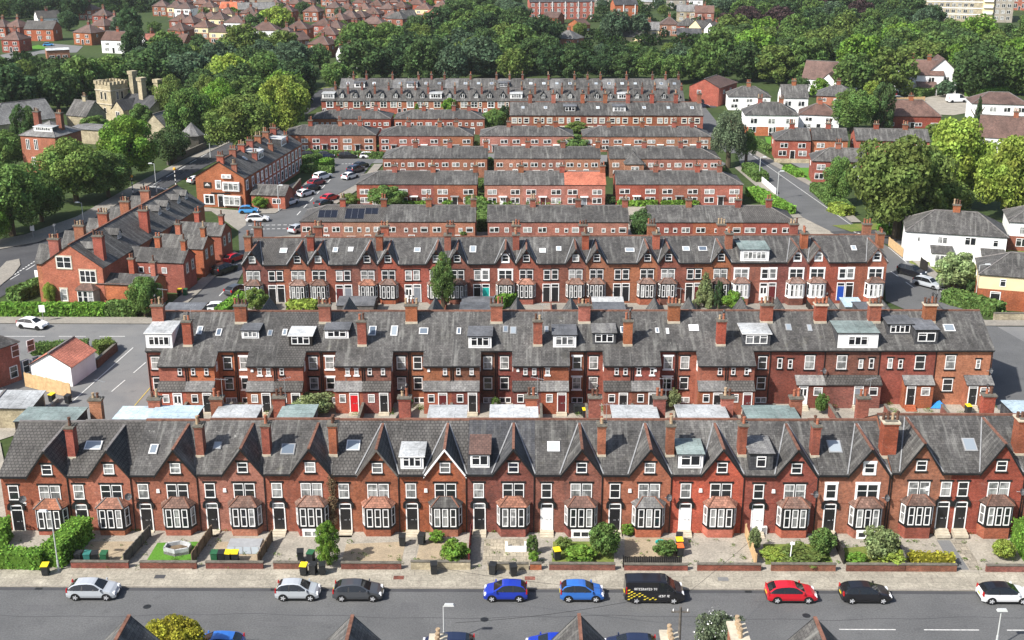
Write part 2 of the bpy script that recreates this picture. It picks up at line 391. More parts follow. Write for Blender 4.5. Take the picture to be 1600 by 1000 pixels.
def chimney(root, x, y, z0, h, w=.95, d=.7, brick='brick_red', pots=3, along='x', far=False, cap='grime_stone', seed=0, flash=None):
    key = (round(h, 1), w, d, brick, cap)
    if key not in CHC:
        B = MB(); B.box(-w / 2, w / 2, -d / 2, d / 2, 0, h - .35, brick)
        B.box(-w / 2 - .07, w / 2 + .07, -d / 2 - .07, d / 2 + .07, h - .35, h - .2, brick).box(-w / 2 - .13, w / 2 + .13, -d / 2 - .13, d / 2 + .13, h - .2, h - .06, cap)
        B.box(-w / 2 + .08, w / 2 - .08, -d / 2 + .08, d / 2 - .08, h - .06, h, 'grime_stone')
        CHC[key] = B.mesh("chimney")
    c = ob('chimney', CHC[key], root, (x, y, z0))
    if flash is not None:
        k2 = ('fl', w, d)
        if k2 not in CHC: CHC[k2] = MB().box(-w / 2 - .05, w / 2 + .05, -d / 2 - .06, d / 2 + .02, -.14, .16, 'stone_trim', 'd').mesh('flashing')
        ob('flashing', CHC[k2], c, (0, 0, flash))
    rr = random.Random(seed * 31 + int(x * 10) + int(z0 * 7) + int(root.location.x * 13))
    if not far and rr.random() < .4:
        if 'aerial' not in CHC:
            A = MB().cyl((0, 0, -.8), (0, 0, 1.9), .022, .018, 5, 'grey_metal').cyl((-.7, 0, 1.75), (.7, 0, 1.75), .014, .014, 4, 'grey_metal')
            for k in range(6): A.cyl((-.6 + k * .24, -.22, 1.75), (-.6 + k * .24, .22, 1.75), .01, .01, 4, 'grey_metal')
            CHC['aerial'] = A.mesh('aerial')
        ob('aerial', CHC['aerial'], c, (w / 2 + .02, 0, h), rr.uniform(-.6, .6))
    for i in range(pots):
        t = (i - (pots - 1) / 2) * .42
        m = pot_mesh(rr.choice(['terracotta', 'pot_sooty', 'terracotta', 'pot_buff', 'pot_sooty']), rr.choice([.5, .65, .8]), 1 if (rr.random() < .2 and not far) else 0)
        p = ob('chimney_pot', m, c, (t if along == 'x' else rr.uniform(-.1, .1), 0 if along == 'x' else t, h))
    return c
def skylight(root, x, y, z, slope, w=.8, h=1.1, back=False, dark=False):
    """roof window lying on a slope that rises towards +y (or -y when back)"""
    key = ('sky', w, h, dark)
    if key not in WC:
        B = MB(); fr = 'grey_metal' if not dark else 'lead'
        B.box(-w / 2, w / 2, 0, h, 0, .07, 'lead'); B.box(-w / 2 + .05, w / 2 - .05, .05, h - .05, .07, .1, 'white_paint' if not dark else 'grey_metal')
        P = MB().poly([(-w / 2 + .12, .12, .106), (w / 2 - .12, .12, .106), (w / 2 - .12, h - .12, .106), (-w / 2 + .12, h - .12, .106)], 'roof_glass')
        WC[key] = (B.mesh("skylight"), P.mesh("pane"))
    o = ob('skylight', WC[key][0], root, (x, y, z)); o.rotation_euler = (slope, 0, math.pi if back else 0)
    ob('pane', WC[key][1], o); return o
DISH = {}
def dish(root, x, y, z, rz=0.0):
    if 0 not in DISH:
        B = MB(); c = Vector((.25, -.45, .1)); ax = Vector((.5, -.7, .35)).normalized(); u = ax.orthogonal().normalized(); v = ax.cross(u); prev = None
        for r, dp in ((0.02, 0), (.2, .03), (.34, .09)):
            ring = [c + ax * dp + (u * math.cos(a) + v * math.sin(a)) * r for a in [2 * math.pi * i / 10 for i in range(10)]]
            if prev:
                for i in range(10): j = (i + 1) % 10; B.poly([prev[i], prev[j], ring[j], ring[i]], 'lead'); B.poly([ring[i], ring[j], prev[j], prev[i]], 'lead')
            prev = ring
        B.cyl((0, 0, -.1), tuple(c), .025, .025, 5, 'grey_metal').cyl(tuple(c), tuple(c + ax * .4), .015, .015, 5, 'grey_metal')
        DISH[0] = B.mesh("satellite_dish")
    return ob('satellite_dish', DISH[0], root, (x, y, z), rz)
AB = {}
def alarm(root, x, y, z, col='white_paint'):
    if col not in AB: AB[col] = MB().frus(-.16, .16, -.1, 0, 0, .36, .03, .0, col).mesh("alarm_box")
    return ob('alarm_box', AB[col], root, (x, y, z))
def dormer(root, x, y0, z0, w, h, run, cols=3, face='white_paint', cheek='slate_dark', roof='felt_pale', rz=0.0, fw=None, fall=.12, gl='glass_dark'):
    """box dormer: front face at local y0, floor z0, flat roof running back `run` m"""
    B = MB(); hw = w / 2
    B.poly([(-hw, 0, 0), (hw, 0, 0), (hw, 0, h), (-hw, 0, h)], face)
    B.poly([(hw, 0, 0), (hw, run, 0), (hw, run, h + fall), (hw, 0, h)], cheek).poly([(-hw, run, 0), (-hw, 0, 0), (-hw, 0, h), (-hw, run, h + fall)], cheek)
    B.poly([(hw, run, 0), (-hw, run, 0), (-hw, run, h + fall), (hw, run, h + fall)], face)
    if face == 'white_paint':
        for i in range(1, int(h / .3)): B.box(-hw, hw, -.012, 0, i * .3 - .012, i * .3, 'white_paint')
    o = B.build('dormer', root, (x, y0, z0), rz)
    R = MB().slab([(-hw - .14, -.16, h), (hw + .14, -.16, h), (hw + .14, run, h + fall), (-hw - .14, run, h + fall)], .1, roof, 'white_paint' if roof == 'felt_pale' else 'black_paint')
    R.build('dormer_roof', o)
    a, p = window_mesh(fw or w * .78, min(1.05, h * .68), cols, 'c', 'white_paint', None, True, gl)
    ob('window', a, o, (0, -.004, h * .22)); return o
def gutterpipe(root, x, z1, y=-.06, z0=0.0, mat='black_paint', hop=True):
    key = ('pipe', round(z1 - z0, 1), mat)
    if key not in WC:
        B = MB(); L = z1 - z0; B.cyl((0, 0, 0), (0, 0, L), .05, .05, 6, mat)
        if hop: B.frus(-.1, .1, -.08, .08, L - .05, L + .15, -.04, -.03, mat)
        WC[key] = B.mesh("drainpipe")
    return ob('drainpipe', WC[key], root, (x, y, z0))
# ---------------------------------------------------------------- terrace house with a front gable and a bay (front faces -y)
def roof_plane(o, ze, zr, hd): return (zr - ze) / hd
def terrace(root, w, side=1, gx=1.15, gw=1.8, ze=6.05, zr=8.8, zg=8.6, hd=5.8, bd=5.2, brick='brick_red', roof='slate', trim='black_paint',
            bay='bay_tile', bayw=3.0, doorc='door_black', barge='black_paint', tiles='ridge_red', floor=.18, dbl=True, win='s', near=True, gable=True, base=-1.0,
            sx=None, up2=False, ends=(False, False), lead_l=True, bay_paint='black_paint', cellar=None, pointed=False, wtrim=None):
    """side=+1: door on the left of the bay, -1: mirrored"""
    wtrim = wtrim or trim; gx *= side; dx = (sx if sx is not None else -1.9) * side; x0 = -w / 2 + .004; x1 = w / 2 - .004; s = (zr - ze) / hd
    zw = ze
    B = MB()
    if gable: B.poly([(x0, 0, base), (x1, 0, base), (x1, 0, zw), (gx + gw, 0, zw), (gx, 0, zg - .1), (gx - gw, 0, zw), (x0, 0, zw)], brick)
    else: B.poly([(x0, 0, base), (x1, 0, base), (x1, 0, zw), (x0, 0, zw)], brick)
    D = hd + bd; zb = zr - s * bd
    B.poly([(x1, 0, base), (x1, D, base), (x1, D, zb), (x1, hd, zr - .1), (x1, 0, zw)], brick)
    B.poly([(x0, D, base), (x0, 0, base), (x0, 0, zw), (x0, hd, zr - .1), (x0, D, zb)], brick)
    B.poly([(x1, D, base), (x0, D, base), (x0, D, zb), (x1, D, zb)], brick)
    nb = int(w / .42)                                      # dentil course under the eaves
    for i in range(nb):
        xx = x0 + (i + .5) * w / nb
        if not gable or abs(xx - gx) > gw: B.box(xx - .06, xx + .06, -.1, 0, zw - .22, zw - .06, 'stone_trim' if trim != 'black_paint' else 'black_paint')
    B.box(x0, x1, -.03, 0, 3.05 if not near else 3.02, 3.12, brick); B.box(x0, x1, -.05, 0, base, .12, brick)
    wall = B.build('wall', root)
    ov = .24; T = .1; R = MB()
    def pl(x, y): return (x, y, ze + s * y + .02)
    L0, L1 = x0, x1
    oL = .12 if ends[0] else 0; oR = .12 if ends[1] else 0; L0 -= oL; L1 += oR
    if gable:
        if gx - gw > L0 + .02: R.slab([pl(L0, -ov), pl(gx - gw, -ov), pl(gx - gw, hd), pl(L0, hd)], T, roof, 'black_paint')
        R.slab([pl(gx - gw, .1), pl(gx + gw, .1), pl(gx + gw, hd), pl(gx - gw, hd)], T, roof)
        if gx + gw < L1 - .02: R.slab([pl(gx + gw, -ov), pl(L1, -ov), pl(L1, hd), pl(gx + gw, hd)], T, roof, 'black_paint')
        yb = min((zg - ze) / s, hd); A = (gx, -.3, zg); P = (gx, yb, zg)
        zl = ze - .1
        R.slab([(gx - gw - .07, -.3, zl), A, P], .05, roof, barge)
        R.slab([A, (gx + gw + .07, -.3, zl), P], .05, roof, barge)
    else: R.slab([pl(L0, -ov), pl(L1, -ov), pl(L1, hd), pl(L0, hd)], T, roof, 'black_paint')
    def pb(x, y): return (x, y, zr - s * (y - hd) + .02)
    R.slab([pb(L0, hd), pb(L1, hd), pb(L1, D + ov), pb(L0, D + ov)], T, roof, 'black_paint')
    rf = R.build('roof', root)
    Q = MB(); Q.box(L0, L1, hd - .13, hd + .13, zr - .05, zr + .12, tiles)
    if gable: Q.slab([(gx - .12, -.32, zg + .05), (gx + .12, -.32, zg + .05), (gx + .12, yb, zg + .05), (gx - .12, yb, zg + .05)], .1, tiles)
    Q.build('ridge_tiles', rf)
    if gable:
        Bg = MB()
        for sg in (-1, 1):
            a = Vector((gx, -.34, zg + .02)); b = Vector((gx + sg * (gw + .12), -.34, zl - .06)); dn = Vector((0, 0, -.26))
            pts = [a, b, b + dn, a + dn] if sg < 0 else [b, a, a + dn, b + dn]
            Bg.slab(pts[::-1] if (pts[1] - pts[0]).cross(pts[2] - pts[0]).y > 0 else pts, .06, barge)
        Bg.build('bargeboard', rf)
        if lead_l:
            Lm = MB()
            for sg in (-1, 1):
                a = Vector((gx + sg * (gw + .1), -.2, zl + .1)); b = Vector(P) + Vector((sg * .06, 0, .03))
                d = Vector((sg * .12, 0, 0)); up = Vector((0, 0, .02))
                q = [a + up, a + d + up, b + d + up, b + up]
                if (q[1] - q[0]).cross(q[2] - q[0]).z < 0: q = q[::-1]
                Lm.slab(q, .03, 'lead')
            Lm.build('lead_flashing', rf)
    G_ = MB(); segs = [(L0, gx - gw), (gx + gw, L1)] if gable else [(L0, L1)]
    for a, b in segs:
        if b - a > .05: G_.box(a, b, -ov - .11, -ov + .01, ze - s * ov - .14, ze - s * ov, 'black_paint')
    if G_.f: G_.build('gutter', root)
    z2 = 3.5
    if near: gutterpipe(root, x1 - .1 if side > 0 else x0 + .1, ze - .2)
    # windows
    window(root, gx, 0, z2, 1.95 if dbl else 1.0, 1.48, cols=2, bars=win, sur=wtrim, merged=not near)
    if gable: window(root, gx, 0, 6.05 if zg > 8.3 else ze + .15, .95, 1.02, bars=win, sur=wtrim, merged=not near, arch=pointed)
    window(root, dx - .05 * side, 0, z2, .95, 1.48, bars=win, sur=wtrim, merged=not near)
    if up2: window(root, dx - 1.35 * side, 0, z2, .8, 1.48, bars=win, sur=wtrim, merged=not near)
    door(root, dx, 0, floor, doorc, hood=trim, merged=not near)
    # bay
    hw = bayw / 2; k = .38; dp = .92; bz0, bz1 = .95, 3.0; F0 = [(-hw, 0), (-hw + k, -dp), (hw - k, -dp), (hw, 0)]
    C = MB().prism(F0, base, bz0 - .12, brick)
    sill = [(x * 1.03, y * 1.05) for x, y in F0]; C.prism(sill, bz0 - .12, bz0, bay_paint); C.prism(F0, bz0, bz1, bay_paint); C.prism(sill, bz1, bz1 + .12, bay_paint)
    bw = C.build('bay_window', root, (gx, 0, 0))
    zt = bz1 + .72; e = .2; O = [(-hw - .14, 0), (-hw + k - .16, -dp - e), (hw - k + .16, -dp - e), (hw + .14, 0)]; I = [(-hw + .75, 0), (-hw + .95, -.12), (hw - .95, -.12), (hw - .75, 0)]
    H = MB()
    for i in range(3): H.slab([(O[i][0], O[i][1], bz1 + .1), (O[i + 1][0], O[i + 1][1], bz1 + .1), (I[i + 1][0], I[i + 1][1], zt), (I[i][0], I[i][1], zt)], .07, bay, 'black_paint')
    H.poly([(*I[1], zt), (*I[2], zt), (*I[3], zt), (*I[0], zt)], tiles)
    for i in (1, 2):
        a = Vector((*O[i], bz1 + .12)); b = Vector((*I[i], zt + .02)); H.cyl(a, b, .07, .07, 5, tiles)
    H.build('bay_roof', bw)
    fwid = (bayw - 2 * k - .16) / 3
    for i in range(3): window(bw, (i - 1) * (fwid + .03), -dp - .012, bz0 + .12, fwid - .15, bz1 - bz0 - .22, bars=win, sur=None, merged=True)
    ca = math.atan2(dp, k)
    for sg in (-1, 1): window(bw, sg * (hw - k / 2 + .012), -dp / 2 - .006, bz0 + .12, .62, bz1 - bz0 - .22, rz=sg * ca, bars=win, sur=None, merged=True)
    return wall
# ---------------------------------------------------------------- plain house: eaves front and back, party / gable / hip ends (front faces -y)
def house(root, w, d, ze, zr, wall='brick_red', roof='slate', L='party', R='party', upper=None, base=-.6, tiles='ridge_grey', lower=None, split=2.5,
          ov=.25, gut='black_paint', hk=.5, name='wall'):
    hw = w / 2 - .004; s = (zr - ze) / (d / 2); B = MB()
    def walls(z0, z1, mat, top):
        B.poly([(-hw, 0, z0), (hw, 0, z0), (hw, 0, z1), (-hw, 0, z1)], mat); B.poly([(hw, d, z0), (-hw, d, z0), (-hw, d, z1), (hw, d, z1)], mat)
        for sg, typ in ((-1, L), (1, R)):
            pts = [(sg * hw, 0, z0), (sg * hw, d, z0), (sg * hw, d, z1)]
            if top and typ != 'hip': pts.append((sg * hw, d / 2, zr - .06))
            pts.append((sg * hw, 0, z1)); B.poly(pts if sg > 0 else pts[::-1], mat)
    if upper: walls(base, split, wall, False); walls(split, ze, upper, True)
    else: walls(base, ze, wall, True)
    B.build('wall', root)
    M = MB(); oL = {'party': 0, 'gable': .15, 'hip': ov}[L]; oR = {'party': 0, 'gable': .15, 'hip': ov}[R]
    zo = ze - s * ov + .03; zt = zr + .03; a = -hw - oL; b = hw + oR; ra = -hw + d * hk if L == 'hip' else a; rb = hw - d * hk if R == 'hip' else b
    if ra > rb: ra = rb = (ra + rb) / 2
    M.slab([(a, -ov, zo), (b, -ov, zo), (rb, d / 2, zt), (ra, d / 2, zt)] if rb - ra > .02 else [(a, -ov, zo), (b, -ov, zo), (ra, d / 2, zt)], .1, roof, gut)
    M.slab([(b, d + ov, zo), (a, d + ov, zo), (ra, d / 2, zt), (rb, d / 2, zt)] if rb - ra > .02 else [(b, d + ov, zo), (a, d + ov, zo), (ra, d / 2, zt)], .1, roof, gut)
    if L == 'hip': M.slab([(a, d + ov, zo), (a, -ov, zo), (ra, d / 2, zt)], .1, roof, gut)
    if R == 'hip': M.slab([(b, -ov, zo), (b, d + ov, zo), (rb, d / 2, zt)], .1, roof, gut)
    if rb - ra > .3: M.box(ra, rb, d / 2 - .12, d / 2 + .12, zr - .02, zr + .13, tiles)
    for hip, x, r in ((L, a, ra), (R, b, rb)):
        if hip == 'hip':
            for yy in (-ov, d + ov): M.cyl((x, yy, zo), (r, d / 2, zt + .02), .1, .1, 4, tiles, False)
    M.build('roof', root)
    return s
def row_windows(root, spec, d=0.0, w=0.0, merged=True, sur='stone_trim', bars='c'):
    """spec: (side, x, z, w, h, cols)"""
    for sd, x, z, ww, hh, c in spec:
        if sd == 'f': p = (x, 0, z, 0)
        elif sd == 'b': p = (-x, d, z, math.pi)
        elif sd == 'r': p = (w / 2, x, z, math.pi / 2)
        else: p = (-w / 2, d - x, z, -math.pi / 2)
        window(root, p[0], p[1], p[2], ww, hh, rz=p[3], cols=c, bars=bars, sur=sur, merged=merged)
# ---------------------------------------------------------------- vegetation
def leaf_cloud(seed, blobs, n, size, up=.25, fill=.25, stretch=1.0):
    """many small leaf-sized faces over a set of (cx,cy,cz,rx,ry,rz) clumps"""
    g = np.random.default_rng(seed); bl = np.array(blobs); ar = (bl[:, 3] * bl[:, 4] + bl[:, 4] * bl[:, 5] + bl[:, 3] * bl[:, 5]); pr = ar / ar.sum()
    k = g.choice(len(bl), n, p=pr); d = g.normal(size=(n, 3)); d[:, 2] += up; d /= np.linalg.norm(d, axis=1)[:, None]
    r = np.where(g.random(n) < fill, g.uniform(.4, .9, n), g.uniform(.88, 1.08, n))
    p = bl[k, :3] + d * bl[k, 3:] * r[:, None]
    nn = d + g.normal(size=(n, 3)) * .55; nn /= np.linalg.norm(nn, axis=1)[:, None]
    t = np.cross(nn, g.normal(size=(n, 3))); t /= np.linalg.norm(t, axis=1)[:, None]; b = np.cross(nn, t)
    sz = size * g.uniform(.6, 1.4, n)[:, None]
    q = np.stack([p - t * sz, p - b * sz * .62 * stretch + nn * sz * .1, p + t * sz, p + b * sz * .62 * stretch + nn * sz * .1], 1).reshape(-1, 3)
    return q
def leaf_mesh(name, q, mat='leaf'):
    n = len(q) // 4; me = bpy.data.meshes.new(name); me.vertices.add(len(q)); me.vertices.foreach_set("co", q.ravel())
    me.loops.add(len(q)); me.loops.foreach_set("vertex_index", np.arange(len(q))); me.polygons.add(n)
    me.polygons.foreach_set("loop_start", np.arange(0, len(q), 4)); me.polygons.foreach_set("loop_total", np.full(n, 4))
    me.materials.append(MT[mat]); me.update(calc_edges=True); return me
def crown_blobs(seed, kind):
    g = random.Random(seed); bl = []
    if kind in ('round', 'low', 'loose'):
        n = {'round': 34, 'low': 20, 'loose': 30}[kind]
        for i in range(n):
            u = 1 - 1.9 * (i + .5) / n; a = i * 2.39996 + g.uniform(-.4, .4); s = math.sqrt(max(0, 1 - u * u)); R = g.uniform(.56, .82)
            if kind == 'loose': R *= g.uniform(.8, 1.15)
            r = g.uniform(.2, .36); bl.append((R * s * math.cos(a), R * s * math.sin(a), R * u * .95, r, r, r * .8))
        bl.append((0, 0, 0, .55, .55, .6))
    elif kind == 'oval':
        for i in range(26):
            z = -.85 + 1.7 * (i + .5) / 26; R = .72 * math.sqrt(max(.05, 1 - ((z + .15) / 1.05) ** 2)); a = i * 2.4 + g.uniform(-.5, .5); r = g.uniform(.2, .34)
            bl.append((R * math.cos(a), R * math.sin(a), z, r, r, r * .7))
        bl.append((0, 0, -.1, .5, .5, .75))
    elif kind == 'cone':
        for i in range(40):
            z = -.95 + 1.85 * (i + .5) / 40; R = .78 * (1 - (z + 1) / 2.05); a = i * 2.4 + g.uniform(-.5, .5); r = .1 + .17 * (1 - (z + 1) / 2)
            bl.append((R * math.cos(a), R * math.sin(a), z, r, r, r * .8))
        bl.append((0, 0, -.4, .5, .5, .5)); bl.append((0, 0, .25, .22, .22, .5))
    elif kind == 'willow':
        for i in range(34):
            a = i * 2.4 + g.uniform(-.4, .4); R = g.uniform(.3, .78); z = .75 - R * R * 1.0 + g.uniform(-.35, .15); r = g.uniform(.13, .25)
            bl.append((R * math.cos(a), R * math.sin(a), z - .25, r, r, r * 2.0))
        bl.append((0, 0, .1, .45, .45, .6))
    return bl
CROWN = {}
for k_, (nhi, shi, nlo, slo) in dict(round=(15000, .042, 4200, .075), loose=(12000, .04, 3600, .072), oval=(11000, .043, 3600, .075), cone=(9000, .045, 3000, .075), willow=(12000, .036, 3600, .068), low=(7000, .06, 2600, .09)).items():
    for v_ in range(3):
        bl_ = crown_blobs(100 * v_ + len(k_), k_)
        CROWN[(k_, v_, 1)] = leaf_mesh("crown", leaf_cloud(v_ + 5, bl_, nhi, shi)); CROWN[(k_, v_, 0)] = leaf_mesh("crown", leaf_cloud(v_ + 9, bl_, nlo, slo))
def trunk_mesh():
    B = MB(); B.cyl((0, 0, 0), (0, 0, .45), .05, .036, 7, 'bark', False).cyl((0, 0, .45), (.02, 0, .8), .036, .015, 6, 'bark', False)
    for a in range(5): c, s = math.cos(a * 1.26), math.sin(a * 1.26); B.cyl((0, 0, .33 + .05 * a), (c * .2, s * .2, .58 + .05 * a), .02, .007, 5, 'bark', False)
    return B.mesh("trunk")
TRUNK = trunk_mesh()
GREEN = dict(hedge=(.15, .29, .05), dark=(.076, .128, .048), mid=(.112, .185, .054), mint=(.27, .34, .16), olive=(.138, .196, .054), bright=(.145, .26, .045), lime=(.235, .31, .062), blue=(.085, .135, .078), yellow=(.30, .29, .04),
             purple=(.07, .046, .046), pale=(.18, .22, .10), deep=(.054, .096, .042), grey=(.135, .17, .105))
TREE_N = [0]
def tree_at(x, y, h, wd, kind='round', col='mid', label='', cat='tree', group=None, clear=.1, name='tree', parts=True, hi=None, z=0.0, dep=None):
    TREE_N[0] += 1; g = random.Random(TREE_N[0] * 7 + 1)
    if hi is None: hi = 1 if y < 330 else 0
    if kind in ('round', 'loose', 'low') and kind != 'low' and g.random() < .0: kind = 'loose'
    me = CROWN[(kind, g.randrange(3), hi)]; hc = h * (1 - clear); ca = GREEN[col]; f = g.uniform(.88, 1.14)
    if parts:
        r = thing(name, label, cat, x, y, 0, group, z); c = ob('crown', me, r, (0, 0, h * clear + hc / 2), g.uniform(0, 6.28)); t = ob('trunk', TRUNK, r); t.scale = (h * .9, h * .9, h)
    else: c = tag(ob(name, me, None, (x, y, z + h * clear + hc / 2), g.uniform(0, 6.28)), label, cat, group)
    c.scale = (wd / 2, (dep or wd) / 2, hc / 2); c.color = (ca[0] * f, ca[1] * f * g.uniform(.96, 1.05), ca[2] * f, 1); return c
def tree(px, top, base, wpx, kind='round', col='mid', label='', cat='tree', group=None, clear=.1, name='tree', parts=True, hi=None):
    x, y = G(px, base); h = V(px, top, y + wpx * MPP(base) * .18)[1]
    return tree_at(x, y, max(1.2, h), wpx * MPP(base), kind, col, label, cat, group, clear, name, parts, hi)
def leafy(name, w, d, h, mat_col, seed=0, size=.13, dens=34, round_=False):
    """a clipped hedge: leaf faces over a box, with a core"""
    g = np.random.default_rng(seed); area = 2 * (w + d) * h + w * d; n = int(area * dens); P = []; N = []
    for ax, a in (((0, 0, 1), w * d), ((0, -1, 0), w * h), ((0, 1, 0), w * h), ((1, 0, 0), d * h), ((-1, 0, 0), d * h)):
        m = max(4, int(n * a / area)); q = g.random((m, 3)) * [w, d, h] - [w / 2, d / 2, 0]
        if ax[2]: q[:, 2] = h
        elif ax[1]: q[:, 1] = ax[1] * d / 2
        else: q[:, 0] = ax[0] * w / 2
        P.append(q); N.append(np.tile(np.array(ax, float), (m, 1)))
    p = np.concatenate(P); nn = np.concatenate(N); p += g.normal(size=p.shape) * .05 + nn * (np.sin(p[:, :1] * 2.1 + seed) + np.sin(p[:, 1:2] * 1.7)) * .05
    nn = nn + g.normal(size=p.shape) * .55; nn /= np.linalg.norm(nn, axis=1)[:, None]; t = np.cross(nn, g.normal(size=p.shape)); t /= np.linalg.norm(t, axis=1)[:, None]; b = np.cross(nn, t)
    sz = size * g.uniform(.6, 1.4, len(p))[:, None]
    q = np.stack([p - t * sz, p - b * sz * .7, p + t * sz, p + b * sz * .7], 1).reshape(-1, 3)
    me = leaf_mesh(name, q); return me
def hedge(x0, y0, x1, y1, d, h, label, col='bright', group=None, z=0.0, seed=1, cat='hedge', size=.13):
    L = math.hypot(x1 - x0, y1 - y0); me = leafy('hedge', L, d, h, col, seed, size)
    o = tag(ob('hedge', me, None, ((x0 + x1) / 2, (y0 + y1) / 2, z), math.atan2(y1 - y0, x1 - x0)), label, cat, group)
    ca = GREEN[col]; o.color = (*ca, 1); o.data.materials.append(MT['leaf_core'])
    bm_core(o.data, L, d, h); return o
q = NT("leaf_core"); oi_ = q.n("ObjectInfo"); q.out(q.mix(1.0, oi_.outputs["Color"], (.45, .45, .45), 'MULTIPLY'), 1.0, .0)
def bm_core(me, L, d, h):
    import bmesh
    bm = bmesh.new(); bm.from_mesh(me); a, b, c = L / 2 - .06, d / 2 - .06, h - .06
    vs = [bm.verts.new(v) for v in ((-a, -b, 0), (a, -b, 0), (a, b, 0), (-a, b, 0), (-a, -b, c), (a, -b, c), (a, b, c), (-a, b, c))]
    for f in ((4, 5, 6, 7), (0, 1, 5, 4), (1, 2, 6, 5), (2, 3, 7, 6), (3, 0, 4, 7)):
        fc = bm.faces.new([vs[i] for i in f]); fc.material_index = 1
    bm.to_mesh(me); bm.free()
def hedge_px(p0, p1, d, h, label, col='bright', group=None, seed=1):
    a = G(*p0); b = G(*p1); return hedge(a[0], a[1], b[0], b[1], d, h, label, col, group, seed=seed, size=.13 if a[1] < 150 else .3)
# ---------------------------------------------------------------- vehicles
def lerp(a, b, t): return a + (b - a) * t
def pw(tab, x):
    for i in range(len(tab) - 1):
        if x <= tab[i + 1][0]:
            t = (x - tab[i][0]) / (tab[i + 1][0] - tab[i][0]); return lerp(tab[i][1], tab[i + 1][1], t)
    return tab[-1][1]
SHAPES = dict(
    hatch=dict(L=4.15, W=1.76, H=1.46, top=[(-.5, .62), (-.487, .88), (-.465, .99), (-.39, 1.25), (-.33, 1.36), (-.22, 1.43), (-.08, 1.46), (.02, 1.43), (.07, 1.38), (.25, .98), (.29, .93), (.39, .84), (.46, .70), (.5, .48)], cab=(-.465, .25), belt=.95),
    small=dict(L=3.65, W=1.66, H=1.5, top=[(-.5, .62), (-.485, .93), (-.47, 1.0), (-.41, 1.30), (-.35, 1.41), (-.22, 1.48), (-.08, 1.5), (.03, 1.46), (.08, 1.40), (.27, .98), (.31, .93), (.41, .84), (.465, .70), (.5, .48)], cab=(-.47, .27), belt=.97),
    suv=dict(L=4.5, W=1.86, H=1.68, top=[(-.5, .7), (-.49, 1.0), (-.47, 1.12), (-.43, 1.52), (-.38, 1.62), (-.2, 1.68), (.02, 1.66), (.1, 1.58), (.23, 1.12), (.28, 1.08), (.42, .98), (.475, .84), (.5, .55)], cab=(-.47, .23), belt=1.05),
    estate=dict(L=4.55, W=1.78, H=1.5, top=[(-.5, .62), (-.49, .92), (-.47, 1.0), (-.41, 1.36), (-.35, 1.45), (-.15, 1.5), (.0, 1.49), (.08, 1.42), (.22, .99), (.27, .95), (.40, .86), (.468, .74), (.5, .5)], cab=(-.47, .22), belt=.93),
    van=dict(L=4.97, W=1.99, H=1.97, top=[(-.5, .7), (-.495, 1.2), (-.49, 1.86), (-.46, 1.94), (-.2, 1.97), (.1, 1.96), (.19, 1.88), (.345, 1.2), (.37, 1.15), (.45, 1.0), (.485, .8), (.5, .5)], cab=(.06, .345), belt=1.12))
CARC = {}
